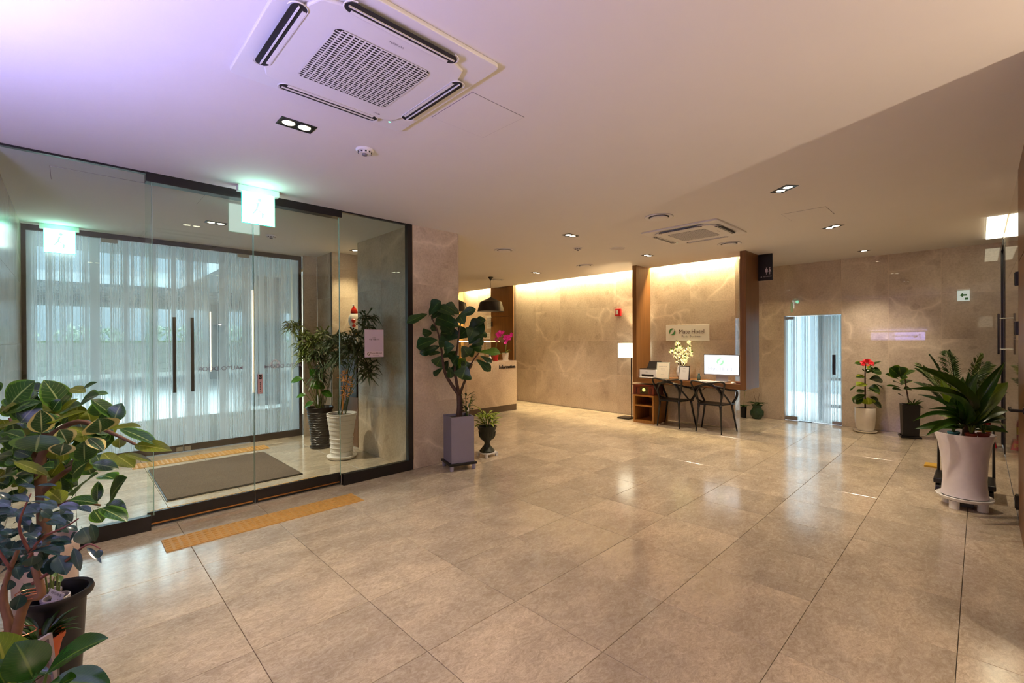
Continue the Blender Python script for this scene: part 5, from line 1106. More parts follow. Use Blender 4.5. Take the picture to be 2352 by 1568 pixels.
# leaf tables: base xyz, tip xyz, face normal, width, tone (metres)
LEAF = {
'fig': [(-0.204,3.181,1.204,-0.117,3.106,1.321,-0.71,-0.7,0.09,0.133,0),(-0.026,3.053,1.186,-0.089,3.064,1.324,0.43,-0.86,0.27,0.125,0),(-0.236,3.091,1.17,-0.171,3.009,1.224,-0.69,-0.06,0.72,0.071,2),(-0.16,2.999,1.141,-0.095,3.001,1.235,-0.27,-0.94,0.21,0.088,0),(-0.092,2.972,1.091,-0.095,2.926,1.2,0.09,-0.92,-0.39,0.089,1),(-0.085,2.994,1.11,0.053,2.765,1.193,-0.52,-0,0.86,0.051,2),(-0.036,3.039,1.166,0.03,2.991,1.233,-0.78,-0.43,0.46,0.043,2),(0.068,2.858,1.237,0.154,2.846,1.133,0.6,-0.57,0.57,0.091,0),(0.036,2.901,1.222,0.096,2.818,1.258,-0.71,-0.24,0.66,0.091,0),(0.146,2.822,1.128,0.175,2.827,1.213,-0.61,-0.76,0.25,0.092,0),(0.096,2.737,1.098,0.089,2.726,1.163,0.54,-0.84,-0.09,0.158,1),(0.167,2.801,1.094,0.287,2.602,1.027,-0.12,-0.38,0.92,0.064,0),(0.122,2.741,1.106,0.228,2.612,1.12,-0.27,-0.13,0.95,0.056,2),(0.213,2.705,1.027,0.328,2.525,1.011,-0.51,-0.39,0.77,0.066,2),(0.184,2.837,0.969,0.279,2.737,0.93,-0.32,-0.59,0.74,0.031,2),(0.159,2.89,0.955,0.218,2.794,0.904,-0.23,-0.56,0.79,0.076,2),(0.154,3.004,0.896,0.117,3.062,0.946,-0.11,-0.68,0.72,0.065,2),(-0.036,2.997,1.093,-0.009,2.999,1.017,0.42,-0.9,0.13,0.098,1),(-0.023,2.924,1.039,-0.033,2.919,0.985,0.06,-1,0.07,0.093,1),(-0.101,2.953,1.085,-0.11,2.929,1.013,0.01,-0.95,0.31,0.177,0),(-0.179,3.128,1.028,-0.145,3.093,1.046,-0.53,-0.08,0.84,0.052,0),(-0.269,3.381,0.935,-0.205,3.292,0.949,-0.37,-0.12,0.92,0.084,0),(0.06,2.855,1.059,0.108,2.78,1.005,0.14,-0.52,0.84,0.069,1),(0.061,3.088,0.906,0.005,3.18,0.831,-0.91,-0.32,0.27,0.14,0),(0.069,2.775,0.954,0.158,2.743,0.923,-0,-0.7,0.71,0.065,0),(0.05,3.057,0.916,0.047,3.069,1.015,-0.11,-0.99,0.12,0.106,0),(0.007,2.845,0.811,0.089,2.725,0.919,-0.66,0.2,0.72,0.103,0),(0.087,2.837,0.766,0.092,2.871,0.852,-0.18,-0.91,0.37,0.045,0),(0.132,2.85,0.757,0.187,2.737,0.878,-0.94,-0.13,0.31,0.129,0),(0.095,2.78,0.748,0.182,2.677,0.69,0.18,-0.36,0.92,0.089,0),(0.122,2.941,0.718,0.193,2.881,0.691,-0.38,-0.7,0.6,0.07,0),(-0.027,3.159,0.705,-0.082,3.232,0.763,0.1,-0.57,0.81,0.088,2),(-0.192,3.177,0.939,-0.072,3.101,0.861,0.06,-0.67,0.74,0.053,2),(-0.009,3.02,0.749,0.094,2.953,0.726,-0.01,-0.34,0.94,0.081,0),(0.171,2.929,0.984,0.174,2.947,1.032,-0.19,-0.92,0.35,0.054,2),(-0.004,3.125,1.081,0.057,3.058,1.046,0.09,-0.4,0.91,0.048,2),(0.047,2.994,1.28,0.094,2.941,1.308,-0.75,-0.37,0.55,0.031,0),(0.087,2.96,1.254,0.134,2.945,1.249,-0.08,-0.55,0.83,0.035,0),(0.001,3.076,1.275,0.055,3.03,1.256,-0.21,-0.58,0.79,0.057,2),(-0.244,3.318,1.083,-0.146,3.16,1.128,-0.55,-0.1,0.83,0.057,2),(-0.233,3.29,1.067,-0.162,3.221,1.038,-0.03,-0.41,0.91,0.076,0),(-0.231,3.058,1.06,-0.193,3.011,1.066,-0.53,-0.33,0.78,0.056,0),(0.08,3.054,0.671,0.111,3.035,0.607,0.29,-0.87,0.4,0.078,0),(-0.243,3.288,0.853,-0.188,3.213,0.867,-0.31,-0.05,0.95,0.082,0),(-0.184,3.302,0.838,-0.142,3.254,0.803,-0.07,-0.62,0.78,0.071,0),(-0.053,3.048,1.112,-0.083,3.1,1.165,0.26,-0.61,0.75,0.056,0),(-0.135,3.054,1.171,-0.191,3.082,1.188,-0.17,-0.73,0.66,0.091,0),(-0.059,3.026,1.179,-0.032,3.009,1.233,-0.65,-0.75,0.08,0.068,0),(-0.077,3.233,1.11,-0.035,3.19,1.13,-0.67,-0.35,0.65,0.052,1),(-0.206,3.045,1.185,-0.091,2.968,1.229,-0.55,-0.4,0.73,0.076,0),(-0.266,3.452,1.203,-0.313,3.48,1.19,-0.46,-0.41,0.79,0.087,0),(0.03,3.374,0.82,0.085,3.282,0.833,-0.59,-0.25,0.76,0.067,2),(-0.021,3.381,0.815,0.045,3.309,0.835,-0.5,-0.23,0.84,0.069,0),(-0.183,3.501,0.875,-0.181,3.509,0.941,0.05,-0.99,0.12,0.063,0),(-0.174,3.47,1.078,-0.196,3.522,1.139,0.1,-0.74,0.67,0.082,0),(-0.129,3.486,0.824,-0.083,3.449,0.855,-0.72,-0.42,0.55,0.095,2),(-0.128,3.43,1.02,-0.104,3.392,0.951,0.11,-0.85,0.51,0.062,2),(-0.06,3.57,0.743,-0.037,3.562,0.819,-0.19,-0.98,-0.05,0.082,2),(0.115,3.268,1.059,0.164,3.232,1.114,-0.75,-0.6,0.27,0.095,0),(-0.197,3.464,0.785,-0.123,3.382,0.796,-0.37,-0.2,0.91,0.079,0),(-0.188,3.644,0.846,-0.12,3.553,0.844,-0.27,-0.22,0.94,0.066,0),(-0.061,3.226,0.875,-0.11,3.247,0.877,-0.16,-0.45,0.88,0.085,0),(-0.117,3.64,1.229,-0.187,3.683,1.247,-0.22,-0.65,0.72,0.099,0),(-0.217,3.407,1.002,-0.23,3.446,1.071,-0.01,-0.87,0.49,0.082,0),(-0.05,3.253,0.909,-0.047,3.245,0.973,0.04,-0.99,-0.13,0.078,2),(-0.056,3.348,1.176,-0.13,3.444,1.181,-0.38,-0.34,0.86,0.07,2),(-0.127,3.324,0.829,-0.082,3.279,0.863,-0.75,-0.32,0.58,0.088,2),(-0.077,3.555,0.925,-0.056,3.519,0.86,0.22,-0.82,0.53,0.083,2),(-0.129,3.35,0.986,-0.06,3.261,0.968,-0.23,-0.35,0.91,0.078,2),(-0.241,3.64,1.206,-0.201,3.576,1.14,0.12,-0.68,0.73,0.08,0),(-0.173,3.42,1.017,-0.129,3.342,0.976,-0.34,-0.58,0.74,0.088,0),(-0.075,3.519,1.087,-0.124,3.596,1.056,-0.65,-0.11,0.75,0.073,2),(0.031,3.31,1.09,0.05,3.281,1.034,-0.04,-0.9,0.44,0.086,0),(0.008,3.482,0.994,-0.06,3.576,0.99,-0.27,-0.16,0.95,0.086,2),(-0.035,3.484,0.848,-0.057,3.502,0.924,0.28,-0.91,0.29,0.065,2),(-0.114,3.321,0.993,-0.085,3.314,0.94,0.39,-0.86,0.33,0.081,2),(-0.205,3.673,1.13,-0.269,3.706,1.153,-0.02,-0.58,0.81,0.07,2),(-0.03,3.307,1.079,-0.003,3.283,1.016,0.21,-0.88,0.42,0.091,0),(-0.199,3.524,0.718,-0.158,3.506,0.751,-0.66,-0.48,0.57,0.07,2),(-0.254,3.634,1.045,-0.326,3.723,1.01,-0.54,-0.12,0.83,0.082,2),(-0.246,3.734,1.021,-0.267,3.738,1.077,0.45,-0.87,0.22,0.072,2),(-0.14,3.411,0.826,-0.184,3.449,0.773,-0.78,-0.03,0.62,0.082,0),(-0.081,3.338,0.901,-0.061,3.32,0.849,0.4,-0.81,0.42,0.064,0),(0.024,3.504,0.859,0.081,3.469,0.895,-0.67,-0.49,0.56,0.073,0),(-0.194,3.348,0.84,-0.124,3.297,0.841,-0.21,-0.28,0.94,0.062,0),(-0.23,3.517,0.899,-0.181,3.462,0.873,-0.28,-0.59,0.76,0.075,0),(-0.073,3.257,1.048,-0.114,3.294,1.08,0.18,-0.53,0.83,0.082,0),(-0.202,3.37,1.039,-0.205,3.352,1.103,-0.05,-0.96,-0.27,0.065,0),(-0.248,3.555,0.834,-0.272,3.584,0.782,-0.82,-0.56,0.08,0.091,2),(0.093,3.167,0.922,0.115,3.117,0.864,-0.07,-0.77,0.63,0.072,0),(-0.164,3.349,1.213,-0.167,3.37,1.268,0.02,-0.94,0.35,0.09,0),(0.081,3.425,0.77,0.056,3.437,0.846,0.24,-0.94,0.23,0.093,0),(-0.198,3.474,1.168,-0.179,3.433,1.228,-0.69,-0.68,-0.24,0.064,0),(0.117,3.277,0.786,0.172,3.187,0.774,-0.05,-0.16,0.99,0.097,0),(-0.142,3.289,0.935,-0.197,3.333,0.964,-0.14,-0.67,0.73,0.071,0),(-0.025,3.184,0.911,-0.019,3.168,0.988,-0.47,-0.87,-0.14,0.06,2),(0.123,3.335,1.079,0.073,3.409,1.138,-0.07,-0.65,0.76,0.09,2),(-0.111,3.744,1.047,-0.047,3.718,1.055,-0.34,-0.62,0.7,0.094,0),(-0.172,3.841,1.121,-0.094,3.744,1.168,-0.39,0.13,0.91,0.112,0),(-0.036,3.725,0.684,0.031,3.698,0.659,0.03,-0.64,0.77,0.091,0),(-0.031,3.517,0.897,-0.104,3.61,0.88,-0.61,-0.35,0.71,0.095,0),(-0.119,3.611,0.727,-0.048,3.529,0.76,-0.47,-0.06,0.88,0.114,2),(0.098,3.507,1.015,0.175,3.421,1.039,-0.59,-0.31,0.74,0.111,0),(-0.082,3.705,1.089,0.001,3.59,1.064,-0.44,-0.48,0.76,0.112,2),(0.157,3.44,0.944,0.171,3.397,1.014,-0.9,-0.42,-0.08,0.116,0),(0.111,3.603,0.991,0.112,3.592,0.913,0.24,-0.96,0.13,0.118,2),(-0.237,3.784,1.042,-0.243,3.787,0.954,-0.41,-0.91,-0,0.1,0),(-0.063,3.536,1.197,-0.121,3.568,1.229,0.19,-0.5,0.85,0.086,0),(0.078,3.313,1.068,0.066,3.328,1.131,0.36,-0.89,0.29,0.094,2),(-0.283,3.937,0.784,-0.361,4.053,0.798,-0.11,-0.2,0.97,0.084,0),(-0.11,3.528,0.74,-0.043,3.413,0.706,-0.1,-0.34,0.94,0.085,2),(-0.058,3.497,1.144,-0.024,3.441,1.207,-0.93,-0.26,0.26,0.089,0),(-0.049,3.703,0.641,-0.081,3.72,0.704,0.25,-0.9,0.36,0.086,0),(-0.262,3.809,1.002,-0.348,3.91,0.978,-0.4,-0.13,0.91,0.111,2),(-0.314,3.94,1.001,-0.333,3.987,1.068,0.41,-0.69,0.6,0.104,2),(0.056,3.436,0.948,0.041,3.482,1.029,0.03,-0.87,0.49,0.085,2),(0.138,3.461,0.909,0.141,3.452,0.991,-0.09,-0.99,-0.1,0.085,0),(-0.223,3.851,0.799,-0.267,3.912,0.714,-0.92,-0.32,0.24,0.104,0),(-0.1,3.713,0.998,-0.036,3.62,0.953,-0.02,-0.45,0.89,0.087,0),(-0.219,3.644,1.014,-0.182,3.648,1.076,-0.28,-0.93,0.24,0.081,0),(-0.293,3.761,0.69,-0.362,3.793,0.666,-0.49,-0.53,0.69,0.091,2),(0.134,3.475,1.052,0.185,3.47,0.978,0.49,-0.78,0.38,0.1,2),(-0.016,3.712,0.787,-0.07,3.745,0.841,0.09,-0.81,0.58,0.114,0),(0.005,3.513,1.1,-0.03,3.56,1.034,-0.91,-0.34,0.24,0.104,0),(-0.046,3.725,1.091,-0.082,3.734,1.029,-0.65,-0.71,0.26,0.088,0),(-0.19,3.707,0.926,-0.212,3.758,0.853,0.53,-0.61,-0.59,0.102,0),(-0.035,3.445,1.125,0.042,3.364,1.161,-0.57,-0.18,0.8,0.102,0),(-0.04,3.669,1.198,-0.085,3.704,1.272,0.06,-0.89,0.45,0.088,2),(-0.036,3.495,0.85,-0.076,3.513,0.777,-0.55,-0.83,0.09,0.092,2),(0.111,3.465,0.956,0.117,3.49,0.87,0.43,-0.88,-0.22,0.101,0),(-0.045,3.728,1.057,0.031,3.628,1.11,-0.76,-0.25,0.6,0.115,0),(-0.251,3.739,0.775,-0.269,3.719,0.699,-0.3,-0.91,0.3,0.088,0),(0.083,3.358,1.01,0.136,3.267,0.986,-0.13,-0.33,0.94,0.085,0),(-0.164,3.659,0.857,-0.168,3.637,0.935,0.8,-0.59,-0.12,0.101,0),(-0.226,3.619,1.014,-0.155,3.535,1,-0.29,-0.39,0.88,0.081,2),(-0.233,3.82,0.925,-0.241,3.854,0.84,-0.33,-0.89,-0.32,0.094,0),(0.033,3.439,1.033,-0.031,3.528,1.029,-0.35,-0.21,0.91,0.091,2),(0.049,3.626,0.889,0.096,3.624,0.96,-0.46,-0.84,0.28,0.099,2),(-0.244,3.634,1.172,-0.182,3.578,1.198,-0.59,-0.31,0.75,0.096,2),(0.117,3.296,1.104,0.104,3.297,1.19,0.25,-0.97,0.05,0.103,0),(0.05,3.648,0.965,0.111,3.588,0.934,-0.14,-0.56,0.81,0.101,2),(0.159,3.502,1.066,0.227,3.463,1.106,-0.62,-0.36,0.69,0.108,0),(0.108,3.419,0.963,0.159,3.404,1.012,-0.43,-0.89,0.17,0.1,0),(-0.204,3.694,0.817,-0.282,3.794,0.849,-0.14,-0.39,0.91,0.083,0),(-0.257,3.847,0.915,-0.196,3.784,0.935,-0.61,-0.36,0.7,0.091,0),(-0.303,3.882,1.122,-0.37,3.924,1.097,-0.59,-0.71,0.39,0.101,0),(-0.137,3.565,0.916,-0.079,3.491,0.9,-0.43,-0.51,0.74,0.11,0),(-0.155,3.663,1.145,-0.14,3.623,1.23,-0.61,-0.75,-0.25,0.112,0),(-0.166,3.58,0.738,-0.116,3.567,0.771,-0.48,-0.75,0.45,0.107,0),(0.115,3.334,0.993,0.091,3.324,1.071,0.41,-0.91,0.01,0.097,0),(-0.222,3.761,0.733,-0.162,3.74,0.703,0.23,-0.52,0.82,0.107,0),(0.153,3.511,1.003,0.204,3.423,1.06,-0.57,0.19,0.8,0.119,2),(-0.116,3.761,1.116,-0.072,3.721,1.169,-0.83,-0.25,0.49,0.109,0),(-0.234,3.921,1.074,-0.274,3.917,1.155,0.45,-0.87,0.19,0.098,0),(-0.03,3.656,1.083,-0.058,3.676,0.998,0.21,-0.93,-0.28,0.108,0),(-0.256,3.883,0.835,-0.322,3.969,0.815,-0.44,-0.13,0.89,0.117,0),(-0.057,3.612,1.194,-0.113,3.655,1.238,0.02,-0.69,0.72,0.09,0),(-0.237,3.793,0.669,-0.212,3.765,0.605,-0.02,-0.92,0.39,0.108,0),(-0.221,3.71,0.735,-0.16,3.653,0.739,-0.43,-0.41,0.81,0.096,2),(-0.304,3.745,0.748,-0.246,3.686,0.725,-0.13,-0.48,0.87,0.106,0),(-0.163,3.798,0.938,-0.094,3.769,0.917,-0.05,-0.67,0.74,0.114,0),(-0.03,3.68,0.771,0.027,3.591,0.727,-0.34,-0.59,0.73,0.108,0),(0.064,3.413,1.063,-0.003,3.449,1.063,-0.35,-0.63,0.69,0.1,2),(-0.184,3.684,1.113,-0.121,3.598,1.128,-0.6,-0.32,0.73,0.096,0),(-0.164,3.869,0.855,-0.229,3.904,0.917,0.11,-0.8,0.58,0.104,0),(0.102,3.582,1.061,0.136,3.511,0.99,-0.01,-0.71,0.7,0.106,0),(-0.013,3.727,1.175,-0.087,3.751,1.141,-0.49,-0.63,0.6,0.116,0),(0.053,3.447,0.983,-0.017,3.557,0.982,-0.29,-0.18,0.94,0.089,2),(0.018,3.509,0.953,0.085,3.454,0.923,-0.19,-0.65,0.74,0.094,0),(0.025,3.527,1.075,0.028,3.492,1.159,0.15,-0.91,-0.38,0.086,2),(-0.067,3.772,0.636,0.009,3.746,0.622,0.02,-0.44,0.9,0.104,0),(-0.128,3.785,1.041,-0.188,3.861,1.007,-0.31,0.17,0.93,0.085,0),(-0.165,3.619,1.163,-0.121,3.552,1.224,-0.9,-0.31,0.32,0.082,0),(-0.132,3.53,1.053,-0.058,3.435,1.064,-0.51,-0.3,0.81,0.079,2),(-0.033,3.521,0.682,-0.039,3.489,0.768,-0.36,-0.87,-0.35,0.112,0),(-0.094,3.77,0.984,-0.053,3.753,1.046,-0.54,-0.83,0.13,0.113,0),(-0.11,3.621,1.087,-0.088,3.609,1.169,-0.31,-0.95,-0.05,0.097,2),(-0.202,3.616,0.981,-0.228,3.642,0.912,-0.48,-0.86,-0.14,0.113,0),(0.098,3.334,1.042,0.168,3.303,1.001,0.12,-0.69,0.72,0.091,0),(-0.015,3.477,0.945,-0.018,3.479,1.022,-0.19,-0.98,0.02,0.099,0),(-0.186,3.783,1.013,-0.137,3.721,0.94,0.05,-0.74,0.67,0.095,0),(0.034,3.444,1.104,0.003,3.487,1.036,-0.83,-0.55,0.04,0.082,2),(-0.156,3.664,0.8,-0.219,3.733,0.807,-0.25,-0.32,0.91,0.094,0),(-0.075,3.495,1.129,-0.139,3.59,1.132,-0.31,-0.24,0.92,0.085,2),(-0.109,3.645,0.92,-0.057,3.567,0.862,-0.04,-0.61,0.79,0.09,2),(0.007,3.578,1.056,-0.008,3.61,0.971,0.55,-0.74,-0.38,0.097,2),(-0.066,3.675,1.014,-0.008,3.587,0.972,-0.32,-0.57,0.76,0.105,0),(-0.292,3.833,1.208,-0.345,3.899,1.266,-0.3,-0.75,0.58,0.11,0),(0.004,3.648,0.921,-0.064,3.708,0.95,-0.28,-0.66,0.7,0.088,0),(-0.193,3.594,0.895,-0.136,3.582,0.847,0.47,-0.55,0.69,0.091,0),(-0.08,3.637,0.701,-0.098,3.661,0.617,-0.6,-0.79,-0.1,0.089,2)],
